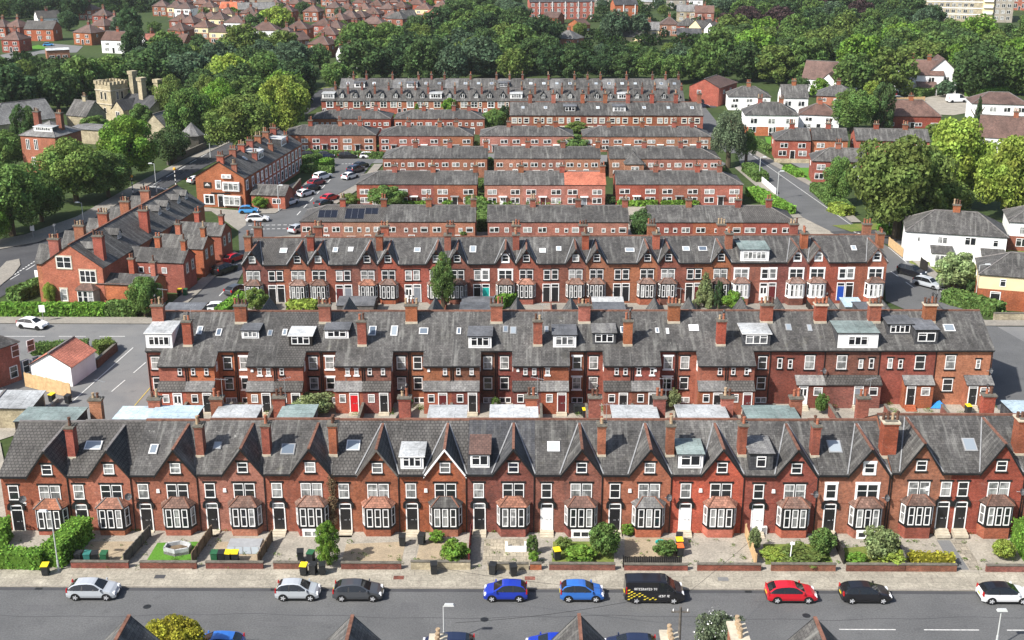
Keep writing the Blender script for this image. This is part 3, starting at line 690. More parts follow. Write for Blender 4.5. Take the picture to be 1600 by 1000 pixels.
def car_meshes(shape, paint, roofp=None):
    key = (shape, paint, roofp)
    if key in CARC: return CARC[key]
    q = SHAPES[shape]; L, W = q['L'], q['W']; c0, c1 = q['cab']; belt = q['belt']; van = shape == 'van'
    xs = sorted(set([t[0] for t in q['top']] + [-.43, -.25, -.05, .2, .35] + ([.0, .06] if van else [])))
    wx = (-.31, .31); wr = .33; rings = []
    for x in xs:
        zt = pw(q['top'], x); e = abs(x) / .5; hw = W / 2 * (1 - .13 * max(0, (e - .72) / .28) ** 1.7); zb = .2 + .1 * max(0, (e - .8) / .2)
        cabin = c0 <= x <= c1; b = min(zt - .03, belt); tum = 1.0 if not (cabin or van) else 1 - .33 * (zt - b) / max(q['H'] - belt, .1) * (.62 if van else 1)
        rw = hw * (tum if zt > b + .06 else .9)
        rings.append((x * L, [(hw * .93, zb), (hw, .5), (hw * .99, b), (rw, zt - .05 if zt > b + .06 else zt - .015), (rw * .8, zt)], cabin, zt))
    Bd = MB(); Gs = {1: MB(), -1: MB()}; Rf = MB(); Gw = MB(); Gr = MB(); rp = 'paint_' + (roofp or paint); pm = 'paint_' + paint
    for i in range(len(rings) - 1):
        xa, pa, ca, za = rings[i]; xb, pb_, cb, zb_ = rings[i + 1]; mid = (xa + xb) / 2 / L
        incab = ca and cb
        for sg in (1, -1):
            def F(j, k=None):
                k = j + 1; pts = [(xa, sg * pa[j][0], pa[j][1]), (xa, sg * pa[k][0], pa[k][1]), (xb, sg * pb_[k][0], pb_[k][1]), (xb, sg * pb_[j][0], pb_[j][1])]
                return pts if sg < 0 else pts[::-1]
            f = lambda P: P[::-1]
            for j in range(4):
                P = f(F(j))
                if j == 2 and incab and not (van and mid < .05): Gs[sg].poly(P, 'car_glass')
                else: (Rf if (j == 3 and incab) else Bd).poly(P, rp if (j == 3 and incab) else ('black_paint' if j == 0 and False else pm))
        P = [(xa, -pa[4][0], pa[4][1]), (xb, -pb_[4][0], pb_[4][1]), (xb, pb_[4][0], pb_[4][1]), (xa, pa[4][0], pa[4][1])]
        if incab and mid > (.065 if not van else .18): Gw.poly(P, 'car_glass')
        elif incab and not van and mid < -.36 and pw(q['top'], mid) < q['H'] - .13: Gr.poly(P, 'car_glass')
        else: (Rf if incab else Bd).poly(P, rp if incab else pm)
    for k in (0, -1):
        x, p, c, zt = rings[k]; pts = [(x, -a, z) for a, z in p[::-1]] + [(x, a, z) for a, z in p]
        Bd.poly(pts if k == 0 else pts[::-1], pm)
    # pillars, arches, lower sill
    Tr = MB(); hw = W / 2
    for sg in (-1, 1):
        for px_ in ((-.17, .06) if not van else (.2,)):
            zt = pw(q['top'], px_) - .06; tum = 1 - .33 * (.62 if van else 1); Tr.slab([(px_ * L - .05, sg * (hw + .004), belt), (px_ * L + .05, sg * (hw + .004), belt), (px_ * L + .05, sg * (hw * tum + .012), zt), (px_ * L - .05, sg * (hw * tum + .012), zt)][::-sg], .03, 'black_paint')
        for wxx in wx:
            for a in range(10):
                t0 = math.pi * a / 10; t1 = math.pi * (a + 1) / 10; c = wxx * L
                Tr.poly([(c, sg * (hw + .006), .32), (c + .39 * math.cos(t0), sg * (hw + .006), .32 + .39 * math.sin(t0)), (c + .39 * math.cos(t1), sg * (hw + .006), .32 + .39 * math.sin(t1))][::-sg], 'black_paint')
        Tr.box(-.42 * L, .42 * L, sg * hw * .96 - .02, sg * hw * .96 + .02, .18, .3, 'black_paint')
    Tr.box(L * .485, L * .503, -hw * .62, hw * .62, .3, .48, 'black_paint').box(-L * .503, -L * .485, -hw * .7, hw * .7, .28, .42, 'black_paint')
    Pl = MB().box(L * .503, L * .507, -.26, .26, .42, .53, 'white_paint'); Pr = MB().box(-L * .507, -L * .5, -.26, .26, .62, .74, 'plate_yellow')
    Hl = MB().frus(-.14, .14, -.2, .2, 0, .16, .04, .04, 'head_lens'); Tl = MB().frus(-.06, .06, -.13, .13, 0, .34 if not van else .6, .02, .02, 'tail_lens')
    Mr = MB().frus(-.06, .08, -.1, .1, 0, .15, .02, .02, pm)
    Ty = MB().cyl((0, -.1, 0), (0, .1, 0), wr, wr, 18, 'rubber'); Rm = MB()
    for sg in (-1, 1):
        Rm.cyl((0, sg * .098, 0), (0, sg * .106, 0), .235, .235, 14, 'rubber' if paint in () else 'bin_black')
        for a in range(5):
            an = a * 1.2566; c, s = math.cos(an), math.sin(an); Rm.cyl((c * .03, sg * .108, s * .03), (c * .2, sg * .108, s * .2), .055, .05, 4, 'alloy')
        Rm.cyl((0, sg * .1, 0), (0, sg * .122, 0), .075, .06, 8, 'alloy')
    sm = lambda B, n: B.mesh(n, True)
    bd = Bd.mesh('body', False)
    CARC[key] = dict(body=bd, roof=Rf.mesh('roof'), side_l=Gs[1].mesh('side_window'), side_r=Gs[-1].mesh('side_window'), windscreen=Gw.mesh('windscreen'), rear_window=Gr.mesh('rear_window') if Gr.f else None, trim=Tr.mesh('trim'), number_plate=Pl.mesh('number_plate'), rear=Pr.mesh('number_plate'),
                     headlight=Hl.mesh('headlight'), tail=Tl.mesh('tail_light'), mirror=Mr.mesh('wing_mirror'), tyre=Ty.mesh('wheel'), rim=Rm.mesh('rim'))
    return CARC[key]
def car(x, y, rz, paint, shape, label, group, roofp=None, far=False, cat='car', name='parked_car', z=0.0):
    m = car_meshes(shape, paint, roofp); q = SHAPES[shape]; L, W = q['L'], q['W']; r = thing(name, label, cat, x, y, rz, group, z)
    for k in ('body', 'roof', 'side_l', 'side_r', 'windscreen', 'rear_window', 'trim'):
        if m[k]: ob('side_window' if k[:5] == 'side_' else k, m[k], r)
    for sx in (-.31, .31):
        for sy in (-1, 1):
            t = ob('wheel', m['tyre'], r, (sx * L, sy * (W / 2 - .09), .33))
            if not far: ob('rim', m['rim'], t)
    for sy in (-1, 1):
        z_ = pw(q['top'], .455); ob('headlight', m['headlight'], r, (L * .452, sy * W * .345, z_ - .13)); zt = q['belt'] - .2
        ob('tail_light', m['tail'], r, (-L * .478, sy * W * .40, zt))
        if not far: ob('wing_mirror', m['mirror'], r, (pw([(0, 0), (1, 1)], q['cab'][1] - .05) * L, sy * (W / 2 + .07), q['belt'] + .02))
    if not far: ob('number_plate', m['number_plate'], r); ob('number_plate', m['rear'], r)
    return r
BINC = {}
def bin_(x, y, label, body='bin_black', lid='bin_black', rz=0.0, group='wheelie bins along the front terrace', z=0.0, s=1.0, num=None):
    key = (body, lid)
    if key not in BINC:
        B = MB(); B.frus(-.25, .25, -.29, .29, .08, .98, -.04, -.05, body); B.box(-.27, .27, .3, .36, .9, .99, body)
        Ld = MB(); Ld.slab([(-.31, -.37, .99), (.31, -.37, .99), (.31, .36, 1.06), (-.31, .36, 1.06)], .05, lid)
        Wh = MB(); Wh.cyl((-.27, .3, .1), (-.2, .3, .1), .1, .1, 8, 'rubber').cyl((.2, .3, .1), (.27, .3, .1), .1, .1, 8, 'rubber')
        BINC[key] = (B.mesh('bin_body'), Ld.mesh('lid'), Wh.mesh('wheel'))
    a, l, w_ = BINC[key]; o = tag(ob('wheelie_bin', a, None, (x, y, z), rz), label, 'wheelie bin', group); o.scale = (s, s, s)
    ob('lid', l, o); ob('wheel', w_, o); return o
def lamp(px, base, top, label, arm=1.2, rz=0.0, group='street lamps'):
    x, y = G(px, base); h = V(px, top, y)[1]; r = thing('street_lamp', label, 'street lamp', x, y, rz, group); s = max(1.0, y / 170)
    P = MB().cyl((0, 0, 0), (0, 0, 1.1), .1 * s, .09 * s, 8, 'lamp_grey').cyl((0, 0, 1.1), (0, 0, h), .06 * s, .045 * s, 8, 'lamp_grey').cyl((0, 0, h - .03), (arm, 0, h + .1), .035 * s, .03 * s, 6, 'lamp_grey'); P.build('post', r)
    MB().frus(arm - .15, arm + .65, -.16 * s, .16 * s, h + .04, h + .2, .08, .05, 'lamp_grey').box(arm, arm + .5, -.1, .1, h + .02, h + .04, 'head_lens').build('lamp_head', r); return r
def box_wall(name, label, cat, x0, y0, x1, y1, h, t, mat, cope=None, group=None, z=0.0, plank=None):
    L = math.hypot(x1 - x0, y1 - y0); a = math.atan2(y1 - y0, x1 - x0); B = MB()
    if plank:
        n = max(1, int(L / plank)); st = L / n
        for i in range(n): B.box(i * st, i * st + st - .015, -t / 2, t / 2, .04, h + .03 * math.sin(i * 2.3), mat)
        for i in range(int(L / 1.8) + 1): B.box(min(i * 1.8, L - .09), min(i * 1.8, L - .09) + .09, t / 2, t / 2 + .08, 0, h + .05, mat)
    else: B.box(0, L, -t / 2, t / 2, -.3, h, mat)
    o = tag(B.build(name, None, (x0, y0, z), a), label, cat, group)
    if cope: MB().box(-.02, L + .02, -t / 2 - .05, t / 2 + .05, h, h + .08, cope).build('coping', o)
    return o
# ================================================================ the ground
struct("ground", MB().poly([(-2500, -300, -.06), (2500, -300, -.06), (2500, 4000, -.06), (-2500, 4000, -.06)], 'field'))
def rect(name, x0, x1, y0, y1, z, mat): return struct(name, MB().poly([(x0, y0, z), (x1, y0, z), (x1, y1, z), (x0, y1, z)], mat))
KY = 89.82; WY = 92.75
rect('road', -140, 140, 79.7, KY, 0, 'asphalt')
struct('pavement', MB().box(-140, 140, KY + .16, WY + .05, -.2, .11, 'flagstones', 'd'))
struct('kerb', MB().box(-140, 140, KY, KY + .16, -.2, .114, 'concrete', 'd'))
struct('pavement', MB().box(-140, 140, 76.6, 79.54, -.2, .11, 'flagstones', 'd')); struct('kerb', MB().box(-140, 140, 79.54, 79.7, -.2, .114, 'concrete', 'd'))
rect('garden_soil', -60, 62, WY + .05, 112, .09, 'concrete'); rect('lawn', 62, 140, WY + .05, 112, .085, 'rough_grass'); rect('lawn', -140, -60, WY + .05, 112, .07, 'rough_grass'); rect('garden_soil', -140, 140, 40, 76.6, .09, 'rough_grass')
for i, (a, b) in enumerate(((1310, 1400), (1442, 1530), (1571, 1660))):
    (xa, ya), (xb, yb) = G(a, 981), G(b, 985); struct('lane_marking', MB().poly([(xa, 83.95, .006), (xb, 83.95, .006), (xb, 84.07, .006), (xa, 84.07, .006)], 'road_paint'))
rect('lane_marking', -140, 140, 89.45, 89.5, .005, 'asphalt_dark')
rect('back_yard', -46, 60, 112, 146, -.02, 'concrete')
sheet('side_road', [(60, 672), (300, 664), (232, 548), (222, 500), (-40, 500), (-140, 560), (-140, 700)], .0, 'asphalt_pale')
rect('street', -160, 160, 146.5, 157.5, .012, 'asphalt_pale')
rect('front_yard', -40, 50.5, 157.5, 168, .028, 'pavement')
rect('pavement', -100, -46, 157.5, 160.3, .1, 'pavement'); rect('pavement', 50, 130, 157.6, 160, .1, 'pavement')
sheet('back_yard', [(380, 372), (1385, 372), (1245, 320), (560, 320)], .01, 'concrete')
sheet('street', [(268, 492), (345, 492), (392, 400), (402, 372), (478, 366), (500, 318), (556, 288), (580, 256), (600, 240), (500, 240), (440, 243), (524, 259), (480, 300), (430, 333), (384, 334), (372, 352), (374, 395), (292, 474)], .02, 'asphalt')
sheet('pavement', [(268, 492), (288, 478), (374, 396), (366, 392), (262, 478)], .12, 'pavement')
sheet('pavement', [(430, 333), (480, 300), (526, 258), (513, 258), (468, 292), (392, 326), (384, 334)], .12, 'pavement')
sheet('pavement', [(494, 322), (503, 318), (560, 286), (585, 256), (598, 256), (572, 288), (520, 322)], .12, 'pavement')
sheet('street', [(440, 236), (1110, 244), (1140, 258), (440, 254)], .015, 'asphalt_pale')
sheet('road', [(-60, 500), (-60, 400), (60, 378), (140, 345), (230, 290), (300, 250), (400, 203), (470, 163), (500, 140), (520, 128), (532, 132), (508, 160), (440, 203), (325, 258), (250, 300), (190, 340), (70, 424)], .015, 'asphalt_dark')
sheet('pavement', [(-60, 400), (60, 378), (140, 345), (230, 290), (300, 250), (400, 203), (470, 163), (460, 163), (385, 203), (285, 250), (210, 288), (120, 338), (40, 366), (-60, 386)], .12, 'pavement')
sheet('traffic_island', [(-30, 450), (10, 408), (30, 404), (32, 414), (20, 430), (-20, 462)], .13, 'pavement')
sheet('road', [(1150, 238), (1169, 236), (1270, 293), (1341, 357), (1430, 411), (1500, 478), (1620, 545), (1620, 640), (1560, 640), (1440, 495), (1384, 470), (1382, 420), (1345, 385), (1255, 340), (1158, 258)], .02, 'asphalt')
sheet('pavement', [(1169, 236), (1270, 293), (1330, 347), (1346, 347), (1284, 293), (1180, 234)], .12, 'pavement')
sheet('pavement', [(1388, 383), (1430, 411), (1499, 478), (1516, 476), (1448, 411), (1404, 380)], .12, 'pavement')
sheet('pavement', [(1158, 258), (1255, 340), (1238, 340), (1148, 262)], .12, 'pavement')
sheet('street', [(1230, 252), (1500, 255), (1500, 266), (1262, 268)], .024, 'asphalt_pale')
sheet('street', [(1296, 362), (1420, 352), (1620, 380), (1620, 400), (1436, 392), (1380, 380), (1340, 384)], .024, 'asphalt_dark')
sheet('forecourt', [(300, 322), (388, 330), (384, 352), (372, 360), (330, 330), (296, 330)], .04, 'pavement'); sheet('forecourt', [(392, 326), (470, 292), (462, 284), (395, 318)], .04, 'concrete')
sheet('grass_verge', [(1300, 352), (1430, 345), (1620, 372), (1620, 382), (1425, 353), (1330, 362)], .1, 'rough_grass')
sheet('driveway', [(1420, 146), (1520, 146), (1545, 170), (1490, 180), (1410, 176)], .05, 'concrete')
sheet('road', [(1135, 240), (1165, 238), (1120, 190), (1100, 165), (1090, 165), (1098, 200)], .018, 'asphalt')
sheet('car_park', [(1086, 168), (1120, 168), (1110, 155), (1080, 155)], .03, 'asphalt_dark')
sheet('road', [(0, 86), (80, 68), (130, 72), (120, 82), (60, 84), (20, 104)], .02, 'asphalt_pale')
sheet('lawn', [(20, 78), (60, 70), (80, 76), (40, 82)], .05, 'lawn'); sheet('lawn', [(500, 140), (560, 128), (560, 118), (520, 118)], .04, 'rough_grass')
sheet('lawn', [(1195, 214), (1240, 214), (1262, 240), (1200, 232)], .05, 'lawn'); sheet('lawn', [(1420, 420), (1620, 440), (1620, 372), (1425, 360)], .03, 'rough_grass')
sheet('lawn', [(1236, 262), (1275, 262), (1275, 285), (1262, 285)], .05, 'lawn')
def dash(p0, p1, n, duty, wd, mat='road_paint', z=.034, name='lane_marking'):
    a = Vector((*G(*p0, z), z)); b = Vector((*G(*p1, z), z)); d = (b - a) / n; t = d.normalized().cross(Vector((0, 0, 1))) * wd / 2
    for i in range(n):
        s = a + d * i; e = s + d * duty; struct(name, MB().poly([s + t, e + t, e - t, s - t][::-1], mat))
for (x0, x1) in ((-40, 70), (92, 134), (155, 195)): dash((x0, 525.5), (x1, 525.5), 1, 1, .16)
dash((228, 566), (160, 624), 2, .6, .14); dash((208, 543), (110, 630), 1, 1, .14); dash((236, 604), (210, 634), 1, 1, .1, 'road_yellow')
dash((326, 480), (358, 446), 2, .55, .16); dash((464, 336), (520, 276), 6, .55, .17); dash((388, 352), (470, 351), 9, .6, .3); dash((392, 358), (466, 357), 9, .6, .3); dash((534, 256), (576, 255), 8, .6, .3)
dash((-10, 452), (64, 408), 3, .6, .16); dash((18, 432), (76, 394), 14, .6, .25); dash((240, 288), (330, 236), 5, .6, .2); dash((1392, 424), (1440, 458), 2, .5, .15)
dash((1169, 238), (1341, 359), 1, 1, .12); dash((1388, 386), (1500, 480), 1, 1, .12); dash((1316, 356), (1346, 366), 5, .6, .3); dash((235, 291), (262, 296), 6, .5, 1.2)
for dx_ in (0, 1.9): dash((225, 300), (330, 246), 12, .5, .2)
# ================================================================ front terrace
ROW1Y = 99.5
def roof_hit(px, py, Yf, ze, s):
    d = ray(px, py); t = (ze - s * Yf - CAMH) / (d[2] - s * d[1]); return d[0] * t, d[1] * t, CAMH + d[2] * t
def on_roof(houses, Yf, px, py):
    """which house of a row a roof point belongs to, and where on it (local)"""
    for (r, x, w_, ze, s, dz) in houses:
        X, Y, Z = roof_hit(px, py, Yf, ze + dz, s)
        if abs(X - x) <= w_ / 2: return r, X - x, Y - Yf, Z - dz, s
    return None
def put_sky(houses, Yf, px, py, w=.8, h=1.1, dark=False):
    q = on_roof(houses, Yf, px, py)
    if q:
        r, x, y, z, s = q; skylight(r, x, y - h * .4, z - s * h * .4 + .06, math.atan(s), w, h, False, dark)
def put_dormer(houses, Yf, x0, x1, ytop, ybot, **k):
    q = on_roof(houses, Yf, (x0 + x1) / 2, ybot)
    if q:
        r, x, y, z, s = q; Y = Yf + y; w = XA(x1, ybot, Y) - XA(x0, ybot, Y); h = V(800, ytop, Y)[1] - V(800, ybot, Y)[1]
        dormer(r, x, y, z - .05, w, h, h / s * .93, roof=k.pop('roof', 'felt_pale'), **k)
tips = [(65, 707), (163, 706), (268, 705), (374, 702), (481, 702), (587, 705), (694, 703), (802, 705), (910, 704), (1018, 701), (1132, 705), (1250, 700), (1365, 705)]
tx = [XA(a, b, 98.9) for a, b in tips]
bounds = [tx[0] - 4.35]
for i in range(12): bounds.append(tx[i] + 1.98 + (tx[i + 1] - tx[i] - 6.15) * .3)
bounds.append(tx[12] + 2.0); bounds.append(XA(1487, 740, 99.5)); bounds.append(XA(1604, 735, 99.5)); bounds.append(bounds[-1] + 7)
R1 = [  # roof, bay tiles, door, brick, extra words
    ('tile_grey', 'bay_tile_orange', 'door_black', 'brick_red', 'end of terrace brick house with grey tiles and orange bay roof beside the corner hedge', {}),
    ('tile_grey', 'bay_tile_orange', 'door_black', 'brick_bright', 'brick terraced house with plain grey tiles, wide roof window and bright orange bay roof', {}),
    ('slate', 'bay_tile', 'door_black', 'brick_red', 'brick terraced house behind the small green lawn and white planter', {}),
    ('slate', 'bay_tile', 'door_black', 'brick_pale', 'paler brick terraced house with brown bay roof behind four lined up bins', {}),
    ('slate', 'bay_tile', 'door_black', 'brick_red', 'brick terraced house left of the tall narrow hedge, large roof window in its slates', {}),
    ('tile_grey', 'bay_tile_orange', 'door_black', 'brick_red', 'brick terraced house with blotchy orange bay roof right of the tall narrow hedge', {'barge': 'wood_grey'}),
    ('tile_grey', 'slate', 'door_black', 'brick_red', 'brick terraced house with white bargeboards and a white dormer with bulging pale roof', {'barge': 'white_paint'}),
    ('slate_dark', 'bay_tile_orange', 'door_black', 'brick_dark', 'dark brick terraced house with brown flat topped dormer and pale paved front yard', {}),
    ('slate', 'tile_brown', 'door_white', 'brick_dark', 'brick terraced house with white arched glass door, brown bay roof and overgrown green garden', {}),
    ('slate', 'slate_pale', 'door_black', 'brick_bright', 'bright brick terraced house with grey stone bay roof behind the black picket fence', {}),
    ('slate', 'bay_tile_orange', 'door_white', 'brick_bright', 'brick terraced house with green roofed white dormer and plain white door', {}),
    ('slate', 'bay_tile', 'door_white', 'brick_red', 'brick terraced house with slate hung dormer holding one small window and a white door', {}),
    ('slate', 'bay_tile', 'door_black', 'brick_red', 'brick terraced house with white painted window surrounds and a cellar door below its bay', {'wtrim': 'white_paint'}),
    ('slate', 'bay_tile', 'door_black', 'brick_red', 'taller brick terraced house with its bay on the left, behind the clipped golden hedge', {}),
    ('slate', 'bay_tile', 'door_black', 'brick_red', 'taller brick terraced house with one roof window and a round bush in its paved garden', {}),
    ('slate', 'bay_tile', 'door_black', 'brick_red', 'brick terraced house cut off at the right end of the front terrace', {})]
MT['door_white'] = MT['white_paint']
H1 = []
for i, (roof, bay, dc, bk, lab, kw) in enumerate(R1):
    a, b = bounds[i], bounds[i + 1]; x = (a + b) / 2; w_ = b - a; side = -1 if i in (13, 15) else 1
    dz = [-.3, -.2, -.1, 0, .05, 0, .05, .1, .1, .1, .15, .1, .15, .42, .42, .42][i]
    r = thing('terraced_house', lab, 'house', x, ROW1Y, 0, 'front terrace houses', dz)
    gx = (tx[i] - x) if i < 13 else (XA(1448, 692, 98.9) - x if i == 13 else XA(1574, 698, 98.9) - x if i == 14 else -1.4)
    zr = 8.75 if i < 13 else 9.05; ze = 6.05; DX = {13: XA(1471, 811, 99.5) - x, 14: XA(1499, 811, 99.5) - x, 15: 1.85}
    terrace(r, w_, side, abs(gx), 1.82, ze, zr, 8.55 if i < 13 else 8.9, 5.8, 5.2, bk, roof, bay=bay, doorc=dc, sx=-2.0 if i < 13 else DX[i] * side, tiles='ridge_red' if i not in (0, 1) else 'ridge_grey',
            ends=(i == 0, False), floor=.28, lead_l=i > 4, **kw)
    H1.append((r, x, w_, ze, (zr - ze) / 5.8, dz))
    if i in (2, 3, 6, 9, 10, 11, 13): alarm(r, -.7 * side, 0, 4.1)
    if i in (0, 1, 9, 11, 12, 14): dish(r, (w_ / 2 - .6 if i != 0 else -1.4) * side, 0, 3.7 + (i % 3) * .2, 0)
    st = MB(); dx = -2.0 if i < 13 else DX[i]
    for k in range(3): st.box(dx - .62, dx + .62, -.45 - .32 * k, -.45 - .32 * (k - 1) if k else -.0, -.2, .27 - .09 * k - .0, 'stone_trim')
    st.build('doorstep', r)
    if i in (4, 8, 12): window(r, gx, -.93, .0, 1.5, .62, cols=2, bars='n', sur='white_paint', name='cellar_window')
CH = {0: 1, 2: 1, 3: 1, 4: 1, 8: 1, 9: 1, 10: 1, 11: 1, 12: 2, 14: 2}
npl = MB().box(-.55, .55, -.03, 0, 0, .26, 'white_paint')
for k in range(7): npl.box(-.44 + k * .125, -.36 + k * .125, -.034, -.03, .08, .18, 'black_paint')
npl.build('name_plate', H1[0][0], (-H1[0][2] / 2 + 1.5, 0, 2.98))
for i, k in CH.items():
    r, x, w_, ze, s, dz = H1[i]
    chimney(r, w_ / 2 - (.1 if k == 1 else -.1), 2.2, 6.3, 3.75 if k == 1 else 4.1, .72 if k == 1 else 1.3, 1.0 if k == 1 else 1.25, 'brick_red', 2 if k == 1 else 4, 'y' if k == 1 else 'x', seed=i, cap='grime_stone' if k == 1 else 'stone_trim', flash=.6)
for px, py, w_, h_, dk in ((146, 698, 1.6, 1.1, 0), (240, 704, .8, 1.2, 0), (340, 698, .75, .9, 1), (450, 704, 1.3, 1.3, 1), (552, 698, 1.3, 1.3, 0), (865, 700, 1.2, 1.25, 0), (1304, 700, 1.25, 1.5, 1), (1515, 697, 1.2, 1.5, 1)): put_sky(H1, ROW1Y, px, py, w_, h_, bool(dk))
put_dormer(H1, ROW1Y, 626, 662, 711, 733, cols=3, gl='glass_dark'); put_dormer(H1, ROW1Y, 735, 765, 708, 731, cols=2, roof='tile_brown', cheek='dark_wood', fw=1.5, fall=.6)
put_dormer(H1, ROW1Y, 1059, 1098, 708, 732, cols=2, roof='felt_green'); put_dormer(H1, ROW1Y, 1170, 1207, 707, 735, cols=1, face='slate_dark', roof='slate_pale', fw=.85)
# rear of the front terrace: flat roofed back dormers and back chimneys
BK = [(0, -1.0, 5.6, 'felt_green'), (1, 1.2, 3.4, 'felt_blue'), (2, -.9, 4.4, 'felt_blue'), (3, -1.0, 4.0, 'felt_pale'), (4, -1.3, 3.2, 'felt_green'), (6, .9, 3.5, 'felt_pale'), (7, 1.1, 4.4, 'felt_pale'), (9, .3, 4.2, 'felt_pale'), (10, .3, 4.6, 'felt_pale'), (11, .3, 4.8, 'felt_green'), (15, 0, 5, 'felt_blue')]
for i, dx, w_, rf in BK:
    r, x, ww, ze, s, dz = H1[i]; zr = ze + s * 5.8; o = dormer(r, dx, 9.7, zr - s * 3.9 - .1, w_, s * 3.9 - .1, 3.7, cols=3, roof=rf, rz=math.pi, fall=.12, face='dark_wood')
for i, sd_ in ((0, 1), (1, 1), (2, 1), (3, 1), (5, 1), (7, 1), (8, 1), (9, 1), (10, 1), (11, 1), (12, 1), (14, 1)):
    r, x, ww, ze, s, dz = H1[i]; chimney(r, ww / 2 - .3, 9.7, 6.4, 3.2, 1.15, .75, 'brick_red' if i != 0 else 'brick_pale', 2, 'x', seed=i + 40)
# ================================================================ second terrace, seen from the back
ROW2Y = 130.2
b2 = [XA(p, 545, ROW2Y) for p in (228, 297, 367, 434, 501, 570, 639, 707, 775, 845, 915, 986, 1058, 1132, 1206, 1292, 1378, 1466, 1553)]
H2 = []
R2L = ['end brick house of the second terrace with a long white dormer on its gable corner', 'brick house in the second terrace left of the blue grey boxed dormer', 'brick house in the second terrace with a small white dormer with blue grey roof',
       'brick house in the second terrace with grey tiled rear roof and a black cheeked dormer', 'second terrace brick house with a low white dormer and a bright red back door', 'brick house in the second terrace with two pale roof windows above the leafy yard',
       'brick house in the second terrace with one wide roof window near its ridge chimney', 'brick house in the second terrace with a white boarded dormer above its slates', 'brick house in the second terrace with a blue roof window beside a clear one', 'brick house in the second terrace with a white dormer over three small panes',
       'brick house in the second terrace with a slate hung dormer in a white frame', 'brick house in the second terrace with a tall dark potted stack on its lower roof', 'brick house in the second terrace with two small roof windows right of the tall stack', 'brick house in the second terrace with a broad dark dormer under a pale flat roof',
       'flat backed brick house in the second terrace with two small square roof windows', 'flat backed brick house in the second terrace with a large white boarded dormer', 'flat backed brick house in the second terrace with two joined dark dormers and red steps', 'end brick house of the second terrace beside the right hand road, with a dish']
D2 = ['white_paint', 'door_black', 'door_black', 'door_black', 'door_red', 'door_black', 'door_maroon', 'door_black', 'door_teal', 'door_maroon', 'door_black', 'door_black', 'door_black', 'door_maroon', 'white_paint', 'door_grey', 'door_black', 'door_black']
for i in range(18):
    a, b = b2[i], b2[i + 1]; x = (a + b) / 2; w_ = b - a; outr = i < 14; sd_ = 1 if i % 2 == 0 else -1; dz = lerp(0, .35, i / 17)
    bk = ['brick_bright', 'brick_bright', 'brick_red', 'brick_red', 'brick_red', 'brick_dark', 'brick_red', 'brick_dark', 'brick_dark', 'brick_red', 'brick_red', 'brick_dark', 'brick_red', 'brick_red', 'brick_dark', 'brick_dark', 'brick_red', 'brick_bright'][i]
    roof = 'tile_grey' if i == 3 else 'slate'
    r = thing('terraced_house', R2L[i], 'house', x, ROW2Y, 0, 'second terrace houses', dz); ze, zr, hd, D = 6.45, 9.15, 5.8, 11.6; s = (zr - ze) / hd; hw = w_ / 2 - .004
    B = MB(); base = -1
    B.poly([(-hw, 0, base), (hw, 0, base), (hw, 0, ze), (-hw, 0, ze)], bk); B.poly([(hw, 0, base), (hw, D, base), (hw, D, ze), (hw, hd, zr - .1), (hw, 0, ze)], bk); B.poly([(-hw, D, base), (-hw, 0, base), (-hw, 0, ze), (-hw, hd, zr - .1), (-hw, D, ze)], bk)
    B.poly([(hw, D, base), (-hw, D, base), (-hw, D, ze), (hw, D, ze)], bk)
    ow = 3.15 if outr else 0; xi = sd_ * (hw - ow); xo = sd_ * hw; lo, hi_ = min(xi, xo), max(xi, xo); dp = 2.2; zo = ze - s * dp
    if outr:
        B.poly([(lo, -dp, base), (hi_, -dp, base), (hi_, -dp, zo), (lo, -dp, zo)], bk)
        P = [(xi, -dp, base), (xi, 0, base), (xi, 0, ze), (xi, -dp, zo)]; B.poly(P if sd_ < 0 else P[::-1], bk)
    B.build('wall', r)
    M = MB(); ov = .22; eL = .12 if i == 0 else 0; eR = .12 if i == 17 else 0
    def pr_(xx, yy): return (xx, yy, ze + s * yy + .02)
    if outr:
        c0, c1 = (-hw - eL, lo) if sd_ > 0 else (hi_, hw + eR)
        M.slab([pr_(c0, -ov), pr_(c1, -ov), pr_(c1, hd), pr_(c0, hd)], .1, roof, 'black_paint'); ol, oh = (lo - (.12 if sd_ > 0 else 0), hi_ + (.12 if sd_ < 0 else 0))
        M.slab([pr_(ol, -dp - ov), pr_(oh, -dp - ov), pr_(oh, -ov), pr_(ol, -ov)], .1, roof, 'black_paint'); M.slab([pr_(lo, -ov), pr_(hi_, -ov), pr_(hi_, hd), pr_(lo, hd)], .1, roof, 'black_paint')
    else: M.slab([pr_(-hw, -ov), pr_(hw + eR, -ov), pr_(hw + eR, hd), pr_(-hw, hd)], .1, roof, 'black_paint')
    M.slab([(hw + eR, D + ov, ze - s * ov), (-hw - eL, D + ov, ze - s * ov), (-hw - eL, hd, zr + .02), (hw + eR, hd, zr + .02)], .1, roof, 'black_paint')
    rf = M.build('roof', r); MB().box(-hw - eL, hw + eR, hd - .13, hd + .13, zr - .04, zr + .12, 'ridge_red').build('ridge_tiles', rf)
    g_ = MB()
    if outr: g_.box(lo, hi_, -dp - ov - .1, -dp - ov, zo - s * ov - .12, zo - s * ov + .01, 'black_paint').box(*((-hw, lo) if sd_ > 0 else (hi_, hw)), -ov - .1, -ov, ze - s * ov - .12, ze - s * ov + .01, 'black_paint')
    else: g_.box(-hw, hw, -ov - .1, -ov, ze - s * ov - .12, ze - s * ov + .01, 'black_paint')
    g_.build('gutter', r)
    MT['white_lintel'] = MT['white_paint']; sur = ['black_paint', 'black_paint', 'white_lintel', 'black_paint', 'white_lintel', 'black_paint', 'black_paint'][i % 7] if outr else 'black_paint'
    lt = MB(); ld = 1.0
